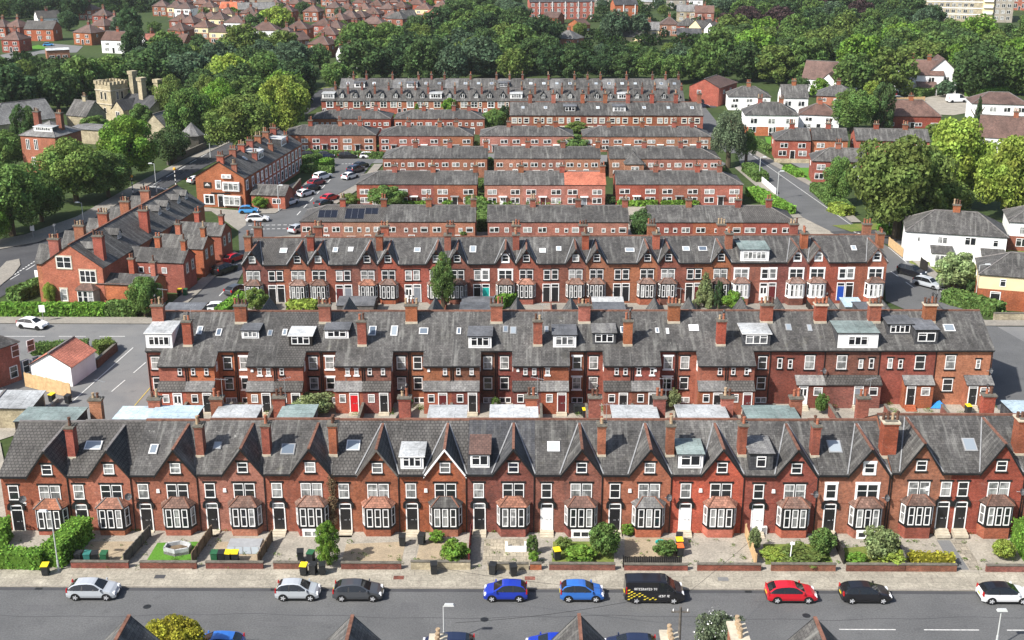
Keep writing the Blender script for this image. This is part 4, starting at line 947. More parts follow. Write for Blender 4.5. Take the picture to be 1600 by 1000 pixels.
    if outr:
        rx = -sd_ * (hw - .95); window(r, rx, 0, 4.05, 1.0, 1.55, sur=sur); window(r, rx, 0, 1.55, 1.0, 1.5, sur=sur); window(r, rx + .1, 0, -.15, 1.3, .7, cols=2, bars='n', sur=None)
        window(r, sd_ * (hw - .75), -dp, 4.2, .46, .85, sur=sur, bars='s'); window(r, sd_ * (hw - 1.75 - .5 * (i % 2)), -dp, 4.2, .46, .85, sur=sur, bars='s') if i % 3 else None
        window(r, xi - sd_ * .0, -1.1, 4.3, .6, 1.1, rz=-sd_ * math.pi / 2, sur=None); gutterpipe(r, sd_ * (hw - .12), zo - .3, -dp - .06); gutterpipe(r, -sd_ * (hw - .1), ze - .3)
        y0 = -dp; l0, l1 = lo, hi_; zt_, zb_ = 3.5, 2.72; dd = sd_ * (hw - 2.35) if i % 2 else sd_ * (hw - 1.0); wd_ = sd_ * (hw - .95) if i % 2 else sd_ * (hw - 2.3)
    else:
        k = -1 if i % 2 == 0 else 1
        window(r, k * -1.3 if i != 17 else -1.6, 0, 4.0, 1.15, 1.7, sur='black_paint'); window(r, k * -1.3 if i != 17 else -1.6, 0, 1.3, 1.15, 1.55, sur='black_paint'); window(r, k * .9 + (.7 if i == 17 else 0), 0, 4.1, .5, 1.1, sur='black_paint')
        if i != 17: window(r, k * 2.1, 0, 4.1, .55, 1.25, sur='black_paint')
        gutterpipe(r, hw - .15, ze - .3); y0 = 0; l0, l1 = (.2, hw) if i != 16 else (-.5, hw - .4); zt_, zb_ = 3.3, 2.65
        if i in (14, 15): l0, l1 = (-.2, hw) if i == 14 else (-hw, hw)
        ld = 1.2; dd = l0 + .75 if i != 15 else .6; wd_ = l1 - .9 if i != 15 else l1 - .85
    lt.box(l0, l1, y0 - ld, y0, base, zb_, bk); lt.slab([(l0 - .1, y0 - ld - .2, zb_ - .05), (l1 + (.1 if not outr else 0), y0 - ld - .2, zb_ - .05), (l1 + (.1 if not outr else 0), y0, zt_), (l0 - .1, y0, zt_)], .1, 'tile_grey' if i % 5 in (0, 3) else 'slate_pale', 'black_paint')
    l_ = lt.build('lean_to', r); door(l_, dd, y0 - ld, .15, D2[i], .85, 2.0, fan=.2, hood=None); window(l_, wd_, y0 - ld, 1.25, .75 if outr else 1.0, 1.0, bars='c', sur=None, merged=True)
    st = MB()
    for k in range(3): st.box(dd - .6, dd + .6, y0 - ld - .4 - .28 * k, y0 - ld - .28 * k, -.5, .1 - .16 * k, 'stone_trim' if i != 16 else 'brick_bright')
    st.build('doorstep', r)
    if i in (2, 6, 8, 11, 13): alarm(r, sd_ * (hw - 2.6), -dp, 4.6)
    if i in (12, 14, 17): dish(r, hw - .5, 0, 3.9)
    H2.append((r, x, w_, ze, s, dz))
for px, i, k in ((236, 0, 'l'), (367, 1, 'r'), (501, 3, 'r'), (639, 5, 'r'), (775, 7, 'r'), (915, 9, 'r'), (1058, 11, 'r'), (1206, 13, 'r'), (1292, 14, 'r'), (1375, 15, 'r'), (1462, 16, 'r')):
    r, x, w_, ze, s, dz = H2[i]; chimney(r, (w_ / 2 if k == 'r' else -w_ / 2 + .5), 4.3, 7.6, 3.0, 1.35, .95, 'brick_red', 4, 'x', seed=i + 9, flash=.75, cap='stone_trim' if i > 13 else 'grime_stone')
for px, i in ((290, 0), (564, 4), (842, 8), (986, 10), (1134, 12)):
    r, x, w_, ze, s, dz = H2[i]; chimney(r, w_ / 2 - .35, .9, 6.3, 3.5, 1.0, .9, 'brick_red', 2, 'x', seed=i + 3, flash=.45)
for px, py, w_, h_, dk in ((312, 518, .7, 1.4, 0), (342, 521, .7, 1.2, 0), (422, 522, .6, 1.0, 1), (445, 521, .6, 1.1, 0), (582, 519, .9, 1.6, 0), (616, 519, .85, 1.7, 0), (662, 519, 1.1, 1.1, 0), (717, 519, .55, 1.1, 0), (790, 516, .65, 1.1, 1), (802, 518, .75, 1.2, 1), (854, 516, .5, 1.0, 1),
                           (973, 517, .6, 1.1, 0), (1027, 518, .5, .9, 0), (1043, 519, .4, 1.0, 0), (1084, 514, 1.2, 1.1, 0), (1232, 513, .7, 1.1, 1), (1265, 514, .55, 1.1, 1), (1483, 514, 1.3, 1.2, 0)): put_sky(H2, ROW2Y, px, py, w_, h_, bool(dk))
put_dormer(H2, ROW2Y, 229, 270, 519, 544, cols=4, cheek='white_paint'); put_dormer(H2, ROW2Y, 378, 405, 515, 529, roof='felt_dark'); put_dormer(H2, ROW2Y, 452, 488, 523, 541, face='dark_wood', cheek='dark_wood'); put_dormer(H2, ROW2Y, 508, 545, 514, 529, roof='felt_dark', cheek='dark_wood')
put_dormer(H2, ROW2Y, 732, 768, 524, 544, roof='felt_dark'); put_dormer(H2, ROW2Y, 864, 900, 522, 543, roof='felt_dark'); put_dormer(H2, ROW2Y, 926, 962, 519, 538, face='slate_dark', roof='slate_pale'); put_dormer(H2, ROW2Y, 1160, 1203, 520, 541, face='slate_dark', roof='felt_pale')
put_dormer(H2, ROW2Y, 1308, 1371, 519, 544, roof='felt_green', cols=3, fw=2.2); put_dormer(H2, ROW2Y, 1386, 1425, 505, 523, roof='felt_dark', face='slate_dark', cols=4); put_dormer(H2, ROW2Y, 1429, 1464, 514, 538, roof='felt_dark', face='slate_dark', cols=2)
# its front gables, showing above the ridge, and flat front dormers
for px in (808, 892, 1023, 1077, 1159, 1215, 1296, 1376, 1456, 420, 545, 680):
    X = XA(px, 468, 141.6)
    for (r, x, w_, ze, s, dz) in H2:
        if abs(X - x) <= w_ / 2:
            A = (X - x, 12.0, 8.9); P = (X - x, 6.3, 8.9); g = 1.7; q = MB()
            q.slab([(A[0] + g, 12.0, 6.2), A, P], .06, 'slate', 'black_paint').slab([A, (A[0] - g, 12.0, 6.2), P], .06, 'slate', 'black_paint'); q.poly([(A[0] + g, 11.75, 6.2), (A[0] - g, 11.75, 6.2), (A[0], 11.75, 8.8)], 'brick_red'); q.build('front_gable', r); break
for a, b, rf in ((262, 326, 'felt_dark'), (718, 780, 'felt_dark'), (924, 976, 'felt_dark'), (1330, 1372, 'felt_dark')):
    X0, X1 = XA(a, 482, 141), XA(b, 482, 141); X = (X0 + X1) / 2
    for (r, x, w_, ze, s, dz) in H2:
        if abs(X - x) <= w_ / 2: dormer(r, X - x, 11.0, 6.6, (X1 - X0) * .9, 1.9, 4.4, roof=rf, rz=math.pi, face='dark_wood'); break
# ================================================================ third terrace
ROW3Y = 167.4
b3 = [378, 481, 590, 698, 806, 916, 1028, 1143, 1262, 1386]; H3 = []
D3 = ['door_black', 'door_black', 'door_maroon', 'door_grey', 'white_paint', 'door_grey', 'door_black', 'door_teal', 'door_black', 'door_black', 'door_black', 'door_black', 'door_black', 'door_maroon', 'white_paint', 'door_maroon', 'door_blue', 'door_black']
N3 = ['left end', 'second', 'third', 'fourth', 'fifth', 'sixth', 'seventh', 'eighth', 'ninth', 'tenth', 'eleventh', 'twelfth', 'thirteenth', 'fourteenth', 'fifteenth', 'sixteenth', 'seventeenth', 'right end']
X3 = {0: 'with brown grey tiles beside the side street', 1: 'half covered in grey tiles, black door', 2: 'with a maroon front door', 3: 'with a bright orange bay roof', 4: 'with a white front door', 5: 'half hidden by the tall slim tree', 6: 'right of the tall slim tree', 7: 'with a turquoise front door',
      14: 'with white bay and a wide glazed dormer', 15: 'with white painted bay right of the wide dormer', 16: 'with a blue front door and white bay', 17: 'with white bay at the right hand road'}
k = 0
for j in range(9):
    xa, xm, xb = XA(b3[j], 410, ROW3Y), XA((b3[j] + b3[j + 1]) / 2, 410, ROW3Y), XA(b3[j + 1], 410, ROW3Y)
    for a, b, side in ((xa, xm, -1), (xm, xb, 1)):
        x = (a + b) / 2; w_ = b - a; dz = lerp(-.3, .35, k / 17); wh = j >= 7
        r = thing('terraced_house', ('%s brick house of the third terrace %s' % (N3[k], X3.get(k, 'with red front and dark window surrounds'))) if k not in (0, 17) else '%s brick house of the third terrace %s' % (N3[k], X3[k]), 'house', x, ROW3Y, 0, 'third terrace houses', dz)
        gx = w_ / 2 - 1.5; ze, zr = 6.05, 8.35
        terrace(r, w_, side, gx, 1.4, ze, zr, 8.1, 5.9, 5.2, 'brick_red' if k % 3 else 'brick_dark', 'tile_grey' if k == 0 else 'slate', trim='white_paint' if wh or k in (7, ) else 'black_paint', bay='bay_tile_orange' if k in (3, 8) else 'bay_tile', bayw=2.75, doorc=D3[k],
                barge='black_paint' if j < 7 else 'bay_tile', floor=.2, sx=-(w_ / 2 - .62), near=False, ends=(k == 0, k == 17), bay_paint='white_paint' if wh else 'black_paint', pointed=j >= 7, gable=k != 14)
        H3.append((r, x, w_, ze, (zr - ze) / 5.9, dz)); k += 1
for j in range(10):
    r, x, w_, ze, s, dz = H3[min(2 * j, 17)]; chimney(r, -w_ / 2 + (.35 if j == 0 else 0) if j < 9 else w_ / 2 - .35, 3.4, 6.6, 2.9 if j < 9 else 2.9, .95, 1.3, 'brick_red', 3, 'y', seed=j + 60, far=True)
    chimney(r, -w_ / 2 + (.35 if j == 0 else 0) if j < 9 else w_ / 2 - .35, 10.4, 5.6, 3.4, 1.2, .9, 'brick_red', 3, 'x', seed=j + 80, far=True)
for px, py, w_, h_ in ((443, 393, 1.1, 1.2), (524, 392, .8, 1.2), (548, 391, .8, 1.1), (652, 392, 1.0, 1.1), (739, 391, 1.0, 1.6), (848, 393, 1.0, 1.1), (873, 390, .8, 1.1), (984, 392, 1.4, 1.0), (1072, 390, 1.1, 1.1), (1098, 390, 1.3, 1.1), (1334, 389, .8, 1.2)): put_sky(H3, ROW3Y, px, py, w_, h_)
put_dormer(H3, ROW3Y, 1156, 1201, 389, 408, cols=5, roof='felt_green', gl='glass')
# ================================================================ rows of small brick houses behind
def unit_windows(r, w, k, rear, rr, doorc, hood=True):
    q = w / 6.5
    if not rear:
        for sx in (-.3, .3):
            window(r, sx * w, 0, 2.75 * k, 1.55 * q, 1.15 * k, cols=2, bars='c', sur=None, merged=True); window(r, sx * w, 0, .75 * k, 1.5 * q, 1.3 * k, cols=2, bars='c', sur=None, merged=True)
        door(r, -.02 * w, 0, .1, doorc, .95, 2.0 * k, fan=.0, hood=None, merged=True); MB().box(-.02 * w - .8, -.02 * w + .8, -.7, 0, 2.3 * k, 2.45 * k, 'white_paint' if doorc != 'door_black' else 'lead').build('door_canopy', r)
    else:
        for sx, ww, hh in rr.choice([((-.36, 1.3, 1.1), (-.1, .6, 1.0), (.1, .6, 1.0), (.34, 1.2, 1.1)), ((-.34, 1.2, 1.1), (-.02, .55, .9), (.18, .55, .9), (.38, 1.0, 1.1))]):
            window(r, sx * w, 0, 2.75 * k, ww * q, hh * k, cols=2 if ww > 1 else 1, bars='c', sur=None, merged=True)
        window(r, -.3 * w, 0, .8 * k, 1.4 * q, 1.1 * k, cols=2, bars='c', sur=None, merged=True); door(r, .1 * w, 0, .05, doorc, .9, 2.0 * k, fan=0, hood=None, merged=True)
def block(px, eave, Y, ze, zr, d, rear, who, group, L='hip', R='hip', roofs=None, brick='brick_red', chim=None, labs=None, seed=0):
    rr = random.Random(seed); out = []; X = [XA(p, eave, Y) for p in px]; n = len(px) - 1; k = ze / 4.9
    for i in range(n):
        x = (X[i] + X[i + 1]) / 2; w_ = X[i + 1] - X[i]
        pos = {0: 'left end', n - 1: 'right end'}.get(i, ORD[i])
        lab = (labs or {}).get(i) or '%s brick house %s' % (pos, who)
        r = thing('terraced_house', lab, 'house', x, Y, 0, group)
        dc = rr.choice(['door_black', 'white_paint', 'door_maroon', 'door_black', 'white_paint', 'door_grey'])
        s = house(r, w_, d, ze + .1, zr, brick, (roofs or {}).get(i, 'slate'), L if i == 0 else 'party', R if i == n - 1 else 'party', ov=.14)
        unit_windows(r, w_, k, rear, rr, dc)
        if chim is None or i in chim: chimney(r, w_ / 2 - .35 if i < n - 1 else w_ / 2 - (d * .5 if R == 'hip' else .35), d / 2 - .1, zr - 1.0, 2.3, .95, .8, 'brick_red', 2, 'x', True, seed=seed + i)
        out.append((r, x, w_, ze, s, 0))
    return out
g4 = 'low brick houses just behind the third terrace'
B4 = block([469, 535, 600, 671, 742], 347, 198.6, 4.0, 5.9, 8, True, 'in the left row just behind the third terrace', g4, 'hip', 'gable', {0: 'tile_grey', 1: 'tile_grey'}, 'brick_pale', labs={0: 'left end brick house behind the third terrace with two small solar panels', 1: 'brick house behind the third terrace with the larger stepped solar array'}, seed=1)
block([762, 836, 908, 982], 347, 198.6, 4.0, 5.9, 8, True, 'in the middle row just behind the third terrace', g4, 'gable', 'gable', None, 'brick_pale', seed=2)
block([1014, 1083, 1161, 1244], 347, 198.6, 4.0, 5.9, 8, True, 'in the right hand row just behind the third terrace', g4, 'gable', 'hip', {2: 'tile_grey'}, 'brick_red', seed=3)
def solar(r, x, y, s, ze, w_, h_, ncol):
    B = MB(); B.box(-w_ / 2, w_ / 2, 0, h_, .06, .12, 'solar')
    for i in range(ncol + 1): B.box(-w_ / 2 + w_ * i / ncol - .01, -w_ / 2 + w_ * i / ncol + .01, 0, h_, .12, .122, 'lead')
    o = B.build('solar_panel', r, (x, y, ze + s * y + .04)); o.rotation_euler = (math.atan(s), 0, 0)
r, x, w_, ze, s, _ = B4[0]; solar(r, .9, .9, s, ze, 3.2, 2.0, 3)
r, x, w_, ze, s, _ = B4[1]; solar(r, -1.6, .6, s, ze, 3.2, 2.8, 3); solar(r, 1.2, 1.8, s, ze, 2.2, 1.6, 2)
g5 = 'brick houses facing the camera in the second low row'
block([557, 617, 678, 745], 289, 226, 4.25, 6.0, 8, False, 'in the low row with a white porch, left block', g5, 'hip', 'gable', {1: 'tile_grey'}, 'brick_red', seed=4)
block([757, 817, 882, 946], 290, 226, 4.2, 6.0, 8, False, 'in the low row beside the orange roofed house', g5, 'gable', 'gable', {2: 'tile_red'}, 'brick_pale', labs={2: 'brick house with a fresh orange tiled roof in a row of slate roofs'}, seed=5)
block([963, 1030, 1096, 1161], 289, 227, 4.1, 5.9, 8, False, 'in the low row left of the right hand road', g5, 'gable', 'hip', None, 'brick_red', seed=6)
g6 = 'brick houses seen from behind in the third low row'
block([598, 650, 704, 761], 247, 252, 4.0, 5.75, 8, True, 'in the third low row, left block beside the side street', g6, 'hip', 'gable', None, 'brick_red', seed=7)
block([772, 827, 883, 938], 247, 252, 4.0, 5.75, 8, True, 'in the third low row, middle block', g6, 'gable', 'gable', None, 'brick_pale', seed=8)
B6 = block([953, 1011, 1069, 1125], 248, 252, 4.0, 5.75, 8, True, 'in the third low row, right block near the big tree', g6, 'gable', 'hip', None, 'brick_pale', labs={0: 'brick house with a projecting hip roofed wing in the third low row'}, seed=9)
r, x, w_, ze, s, _ = B6[0]; q = MB().box(-.9, 3.0, -2.6, 0, -.5, 3.5, 'brick_pale'); q.slab([(-1.1, -2.8, 3.4), (3.2, -2.8, 3.4), (1.05, .4, 5.3)], .08, 'slate').slab([(3.2, -2.8, 3.4), (3.2, 2, 3.4), (1.05, 3, 5.3), (1.05, .4, 5.3)], .08, 'slate').slab([(-1.1, 2, 3.4), (-1.1, -2.8, 3.4), (1.05, .4, 5.3), (1.05, 3, 5.3)], .08, 'slate'); o = q.build('rear_wing', r); window(o, 1.2, -2.6, 1.7, 1.6, 1.2, cols=2, bars='c', sur=None, merged=True)
g7 = 'brick houses with hip roofs in the fourth low row'
block([442, 484, 531, 587], 212, 278.8, 3.95, 5.6, 8, False, 'in the hip roofed block behind the row of parked cars', g7, 'hip', 'hip', None, 'brick_red', seed=10)
block([592, 639, 688, 739], 213, 278.8, 3.8, 5.4, 8, False, 'in the fourth low row, second block from the left', g7, 'hip', 'hip', None, 'brick_red', seed=11)
block([750, 797, 845, 896], 213, 278.8, 3.8, 5.4, 8, False, 'in the fourth low row, third block from the left', g7, 'hip', 'hip', None, 'brick_pale', seed=12)
block([911, 955, 1008, 1058, 1111], 213, 280, 3.5, 5.2, 8, False, 'in the fourth low row, right block by the tall birch', g7, 'hip', 'hip', None, 'brick_pale', seed=13)
g8 = 'brick houses with hip roofs in the fifth low row'
block([487, 528, 568, 610], 186, 302, 3.8, 5.4, 8, True, 'in the fifth low row, left block', g8, 'hip', 'hip', None, 'brick_red', seed=14)
block([616, 663, 710, 757], 187, 302, 3.8, 5.4, 8, True, 'in the fifth low row behind the lone pointed conifer', g8, 'hip', 'hip', None, 'brick_red', seed=15)
p8 = [797, 831, 868, 914, 950, 986, 1024, 1062, 1099]; H8 = []
for i in range(8):
    x0, x1 = XA(p8[i], 180, 303), XA(p8[i + 1], 180, 303); x = (x0 + x1) / 2; w_ = x1 - x0
    r = thing('terraced_house', '%s house from the left in the terrace below the far dormered row' % ORD[i].capitalize(), 'house', x, 303, 0, 'terrace below the far dormered row')
    s = house(r, w_, 12, 4.7, 7.0, 'brick_red', 'slate', 'gable' if i == 0 else 'party', 'gable' if i == 7 else 'party', tiles='ridge_red'); H8.append((r, x, w_, 4.7, s, 0))
    for sx, ww in ((-.3, 1.2), (-.05, .7), (.25, 1.2)): window(r, sx * w_, 0, 2.7, ww, 1.2, cols=1, bars='s', sur='stone_trim', merged=True)
    window(r, -.25 * w_, 0, .5, 1.2, 1.3, bars='s', sur='stone_trim', merged=True); door(r, .15 * w_, 0, 0, 'door_black', .9, 2.0, fan=0, hood=None, merged=True)
    chimney(r, w_ / 2 - .4, 5.8, 6.2, 3.1, 1.0, 1.0, 'brick_red', 3, 'y', True, seed=i)
    if i in (2, 4): dormer(r, 0, 1.6, 5.1, 3.2, 1.5, 3.4, cols=3, roof='felt_dark', face='white_paint' if i == 4 else 'dark_wood')
    else: skylight(r, .5, 2.6, 4.7 + s * 2.6 + .06, math.atan(s), .9, 1.3, False, i % 2 == 0)
# far terrace with little gabled dormers, and the one behind it
n9 = 27; X9 = [XA(lerp(502, 1069, i / n9), 158, 333) for i in range(n9 + 1)]
for i in range(n9):
    x = (X9[i] + X9[i + 1]) / 2; w_ = X9[i + 1] - X9[i]; big = i in (0, 8, 14, 22)
    r = thing('terraced_house', '%s house from the left in the far dormered terrace%s' % (ORD[i].capitalize(), ', with a wide white box dormer' if big else ', with a small pointed dormer'), 'house', x, 333, 0, 'far dormered terrace')
    s = house(r, w_, 10, 3.6, 6.1, 'brick_bright', 'slate', 'gable' if i == 0 else 'party', 'gable' if i == n9 - 1 else 'party')
    window(r, -.12 * w_ if i % 2 else .12 * w_, 0, 1.75, 1.7, 1.5, cols=2, bars='s', sur='white_paint' if i % 3 == 0 else 'stone_trim', merged=True)
    if i % 2: window(r, .33 * w_, 0, 1.9, .7, 1.2, bars='s', sur='stone_trim', merged=True)
    door(r, -.3 * w_ if i % 2 == 0 else .3 * w_, 0, -.3, 'door_black' if i % 4 else 'white_paint', .85, 1.7, fan=0, hood=None, merged=True)
    if big: dormer(r, 0, .8, 3.9, w_ * .9, 1.5, 2.9, cols=4, roof='felt_pale')
    else:
        q = MB(); y0 = .9; z0 = 3.6 + s * y0; q.poly([(-.75, y0, z0), (.75, y0, z0), (.75, y0, z0 + .9), (0, y0, z0 + 1.75), (-.75, y0, z0 + .9)], 'black_paint'); q.poly([(.75, y0, z0), (.75, y0 + 2, z0 + .9), (.75, y0, z0 + .9)], 'slate_dark').poly([(-.75, y0, z0), (-.75, y0, z0 + .9), (-.75, y0 + 2, z0 + .9)], 'slate_dark')
        q.slab([(1.0, y0 - .2, z0 + .7), (1.0, y0 + 1.8, z0 + .7), (0, y0 + 3.2, z0 + 1.85), (0, y0 - .2, z0 + 1.85)], .08, 'slate', 'black_paint').slab([(0, y0 - .2, z0 + 1.85), (0, y0 + 3.2, z0 + 1.85), (-1.0, y0 + 1.8, z0 + .7), (-1.0, y0 - .2, z0 + .7)], .08, 'slate', 'black_paint')
        dm = q.build('dormer', r); window(dm, 0, y0, z0 + .1, 1.1, 1.15, cols=2, bars='n', sur=None, merged=True)
    chimney(r, w_ / 2 - .3, 3.0 if i % 2 else 4.6, 4.6, 2.7, .55, .7, 'brick_dark', 2, 'y', True, seed=i)
n10 = 26; X10 = [XA(lerp(530, 1065, i / n10), 140, 346) for i in range(n10 + 1)]
for i in range(n10):
    x = (X10[i] + X10[i + 1]) / 2; w_ = X10[i + 1] - X10[i]; big = i in (1, 5, 12)
    r = thing('terraced_house', '%s house from the left in the farthest terrace, by the woods%s' % (ORD[i].capitalize(), ', with a box dormer' if big else ', plain slate roof'), 'house', x, 346.2, 0, 'farthest terrace by the woods')
    s = house(r, w_, 11.6, 4.4, 6.9, 'brick_red', 'slate' if i % 4 else 'slate_pale', 'gable' if i == 0 else 'party', 'gable' if i == n10 - 1 else 'party')
    window(r, 0, 0, 2.2, 1.5, 1.4, cols=2, bars='s', sur='stone_trim', merged=True)
    if big: dormer(r, 0, 1.4, 4.95, 3.0, 1.4, 3.0, cols=2, roof='felt_dark', face='dark_wood' if i == 12 else 'white_paint')
    elif i % 5 != 3: skylight(r, .2, 2.8, 4.4 + s * 2.8 + .06, math.atan(s), 1.0, 1.2, False, i % 3 == 1)
    if i % 2 or i % 3 == 0: chimney(r, w_ / 2 - .3, 5.6, 6.0, 2.3, .55, .7, 'brick_dark', 2, 'y', True, seed=i + 3)
# ================================================================ left hand terraces that run up the hill
def rot_row(ox, oy, ang, lens, w_, ze, zr, name_fn, group, fn, brick='brick_bright', roof='slate'):
    """units laid along direction `ang`; local -y looks to the right of it"""
    t = 0
    for i, L_ in enumerate(lens):
        c = t + L_ / 2; r = thing('terraced_house', name_fn(i), 'house', ox + math.cos(ang) * c, oy + math.sin(ang) * c, ang, group); t += L_
        s = house(r, L_, w_, ze, zr, brick, roof, 'gable' if i == 0 else 'party', 'gable' if i == len(lens) - 1 else 'party', tiles='ridge_red'); fn(i, r, L_, s)
a1 = math.atan2(38.2, 5.0); o1 = (-59.4, 164.9)
L1N = ['gable end brick house of the left terrace with a white ground floor bay', 'second house up the left terrace with a slim arched dormer', 'third house up the left terrace, middle of the slate roof', 'fourth house up the left terrace with paired dormers', 'far end house of the left terrace by the zebra crossing']
def l1(i, r, L_, s):
    ze, zr, W = 6.0, 9.1, 9.2
    if i == 0:
        e = -L_ / 2
        def gw(y, z, w_, h_, c): window(r, e, y, z, w_, h_, rz=-math.pi / 2, cols=c, bars='s', sur='stone_trim')
        gw(W * .62, 5.6, 2.2, 1.7, 2); gw(W * .25, 3.6, 2.4, 1.8, 3); gw(W * .68, .7, 1.0, 1.8, 1)
        C = MB().prism([(0, 1.6), (-1.0, 1.25), (-1.0, -1.25), (0, -1.6)][::-1], -.5, .6, 'brick_bright').prism([(0, 1.6), (-1.0, 1.25), (-1.0, -1.25), (0, -1.6)][::-1], .6, 2.8, 'white_paint') if False else MB()
        F0 = [(-1.65, 0), (-1.25, -1.0), (1.25, -1.0), (1.65, 0)]; C.prism(F0, -.5, .6, 'brick_bright').prism(F0, .6, 2.75, 'stone_trim'); bw = C.build('bay_window', r, (e, W * .27, 0), -math.pi / 2)
        H = MB(); O = [(-1.85, 0), (-1.4, -1.25), (1.4, -1.25), (1.85, 0)]; I = [(-.7, 0), (-.6, -.15), (.6, -.15), (.7, 0)]
        for k in range(3): H.slab([(*O[k], 2.75), (*O[k + 1], 2.75), (*I[k + 1], 3.55), (*I[k], 3.55)], .07, 'bay_tile', 'black_paint')
        H.build('bay_roof', bw)
        for k in range(3): window(bw, (k - 1) * .8, -1.01, .7, .72, 1.95, bars='s', sur=None, merged=True)
    chimney(r, -L_ / 2 + .5, W * .5 + 2.4, 7.0, 2.9, .8, 1.5, 'brick_red', 4, 'y', seed=i + 21)
    if i in (0, 2): chimney(r, -L_ / 2 + 2.2, 1.2, 6.4, 3.7, .9, 1.4, 'brick_red', 4, 'y', seed=i + 31)
    for k in ((-1.2,) if i in (0, 1) else (-1.8, 1.4)) if i != 2 else (1.0,):
        y0 = 2.0; z0 = ze + s * y0; q = MB(); q.poly([(-.6, y0, z0 - .1), (.6, y0, z0 - .1), (.6, y0, z0 + .9), (0, y0, z0 + 1.5), (-.6, y0, z0 + .9)], 'white_paint').poly([(.6, y0, z0), (.6, y0 + 1.5, z0 + .9), (.6, y0, z0 + .9)], 'slate_dark').poly([(-.6, y0, z0), (-.6, y0, z0 + .9), (-.6, y0 + 1.5, z0 + .9)], 'slate_dark')
        q.slab([(.8, y0 - .2, z0 + .75), (.8, y0 + 1.4, z0 + .75), (0, y0 + 2.6, z0 + 1.6), (0, y0 - .2, z0 + 1.6)], .07, 'slate').slab([(0, y0 - .2, z0 + 1.6), (0, y0 + 2.6, z0 + 1.6), (-.8, y0 + 1.4, z0 + .75), (-.8, y0 - .2, z0 + .75)], .07, 'slate')
        dm = q.build('dormer', r, (k, 0, 0)); window(dm, 0, y0 - .01, z0 + .05, .9, 1.05, cols=2, bars='n', sur=None, merged=True)
    # front cross gable on the road side
    if True:
        A = (0, W + 1.6, 8.2); P = (0, W * .5 + .6, 8.2); q = MB(); q.poly([(1.8, W + 1.4, -.5), (-1.8, W + 1.4, -.5), (-1.8, W + 1.4, 6.0), (0, W + 1.4, 8.0), (1.8, W + 1.4, 6.0)], 'brick_bright').poly([(1.8, W, -.5), (1.8, W + 1.4, -.5), (1.8, W + 1.4, 6), (1.8, W, 6)], 'brick_bright').poly([(-1.8, W + 1.4, -.5), (-1.8, W, -.5), (-1.8, W, 6), (-1.8, W + 1.4, 6)], 'brick_bright')
        q.slab([(2.1, W + 1.6, 5.8), A, P, (2.1, W - .5, 5.8)], .08, 'slate').slab([A, (-2.1, W + 1.6, 5.8), (-2.1, W - .5, 5.8), P], .08, 'slate'); q.build('front_gable', r, (-.8, 0, 0))
    # rear wing towards the side street
    rl = 7.2 if i in (0,) else 8.6; rw = 4.6; zz = 3.6 if i == 0 else 4.7; zt = 4.5 if i == 0 else 6.2; x0 = -L_ / 2 + .05 if i == 0 else -L_ / 2 + .4
    if i == 4: return
    x0 += .0; q = MB(); cx = x0 + rw / 2
    q.poly([(x0, -rl, -.5), (x0 + rw, -rl, -.5), (x0 + rw, -rl, zz), (cx, -rl, zt - .05), (x0, -rl, zz)], 'brick_bright').poly([(x0, 0, -.5), (x0, -rl, -.5), (x0, -rl, zz), (x0, 0, zz)], 'brick_bright').poly([(x0 + rw, -rl, -.5), (x0 + rw, 0, -.5), (x0 + rw, 0, zz), (x0 + rw, -rl, zz)], 'brick_bright')
    q.slab([(x0 - .2, -rl - .12, zz - .1), (cx, -rl - .12, zt), (cx, 1.2, zt), (x0 - .2, 1.2, zz - .1)], .08, 'slate', 'black_paint').slab([(cx, -rl - .12, zt), (x0 + rw + .2, -rl - .12, zz - .1), (x0 + rw + .2, 1.2, zz - .1), (cx, 1.2, zt)], .08, 'slate', 'black_paint')
    wg = q.build('rear_wing', r)
    if i: window(wg, cx - 1.0, -rl, 2.8, .7, 1.3, bars='s', sur='stone_trim', merged=True); window(wg, cx + 1.1, -rl, 2.8, .7, 1.3, bars='s', sur='stone_trim', merged=True)
    for yy in ((-2, -3.6, -5.6) if i else ()): window(wg, x0, yy, 2.9, .8, .9, rz=-math.pi / 2, bars='n', sur=None, merged=True)
    chimney(r, cx, -rl + .6, zz + .3, 2.6, .8, .7, 'brick_bright', 1, 'y', True, seed=i); chimney(r, cx + .3, -rl * .45, zz + .3, 2.9, .8, .8, 'brick_bright', 2, 'y', True, seed=i + 5)
rot_row(o1[0], o1[1], a1, [7.6, 7.7, 7.7, 7.7, 7.8], 9.2, 6.0, 9.1, lambda i: L1N[i], 'left terrace by the main road', l1)
a2 = math.atan2(32.4, 4.6); L2N = ['gable end brick shop house with a dark sign and two white bay windows'] + ['%s house up the short terrace beyond the side street' % ORD[i] for i in range(1, 7)]
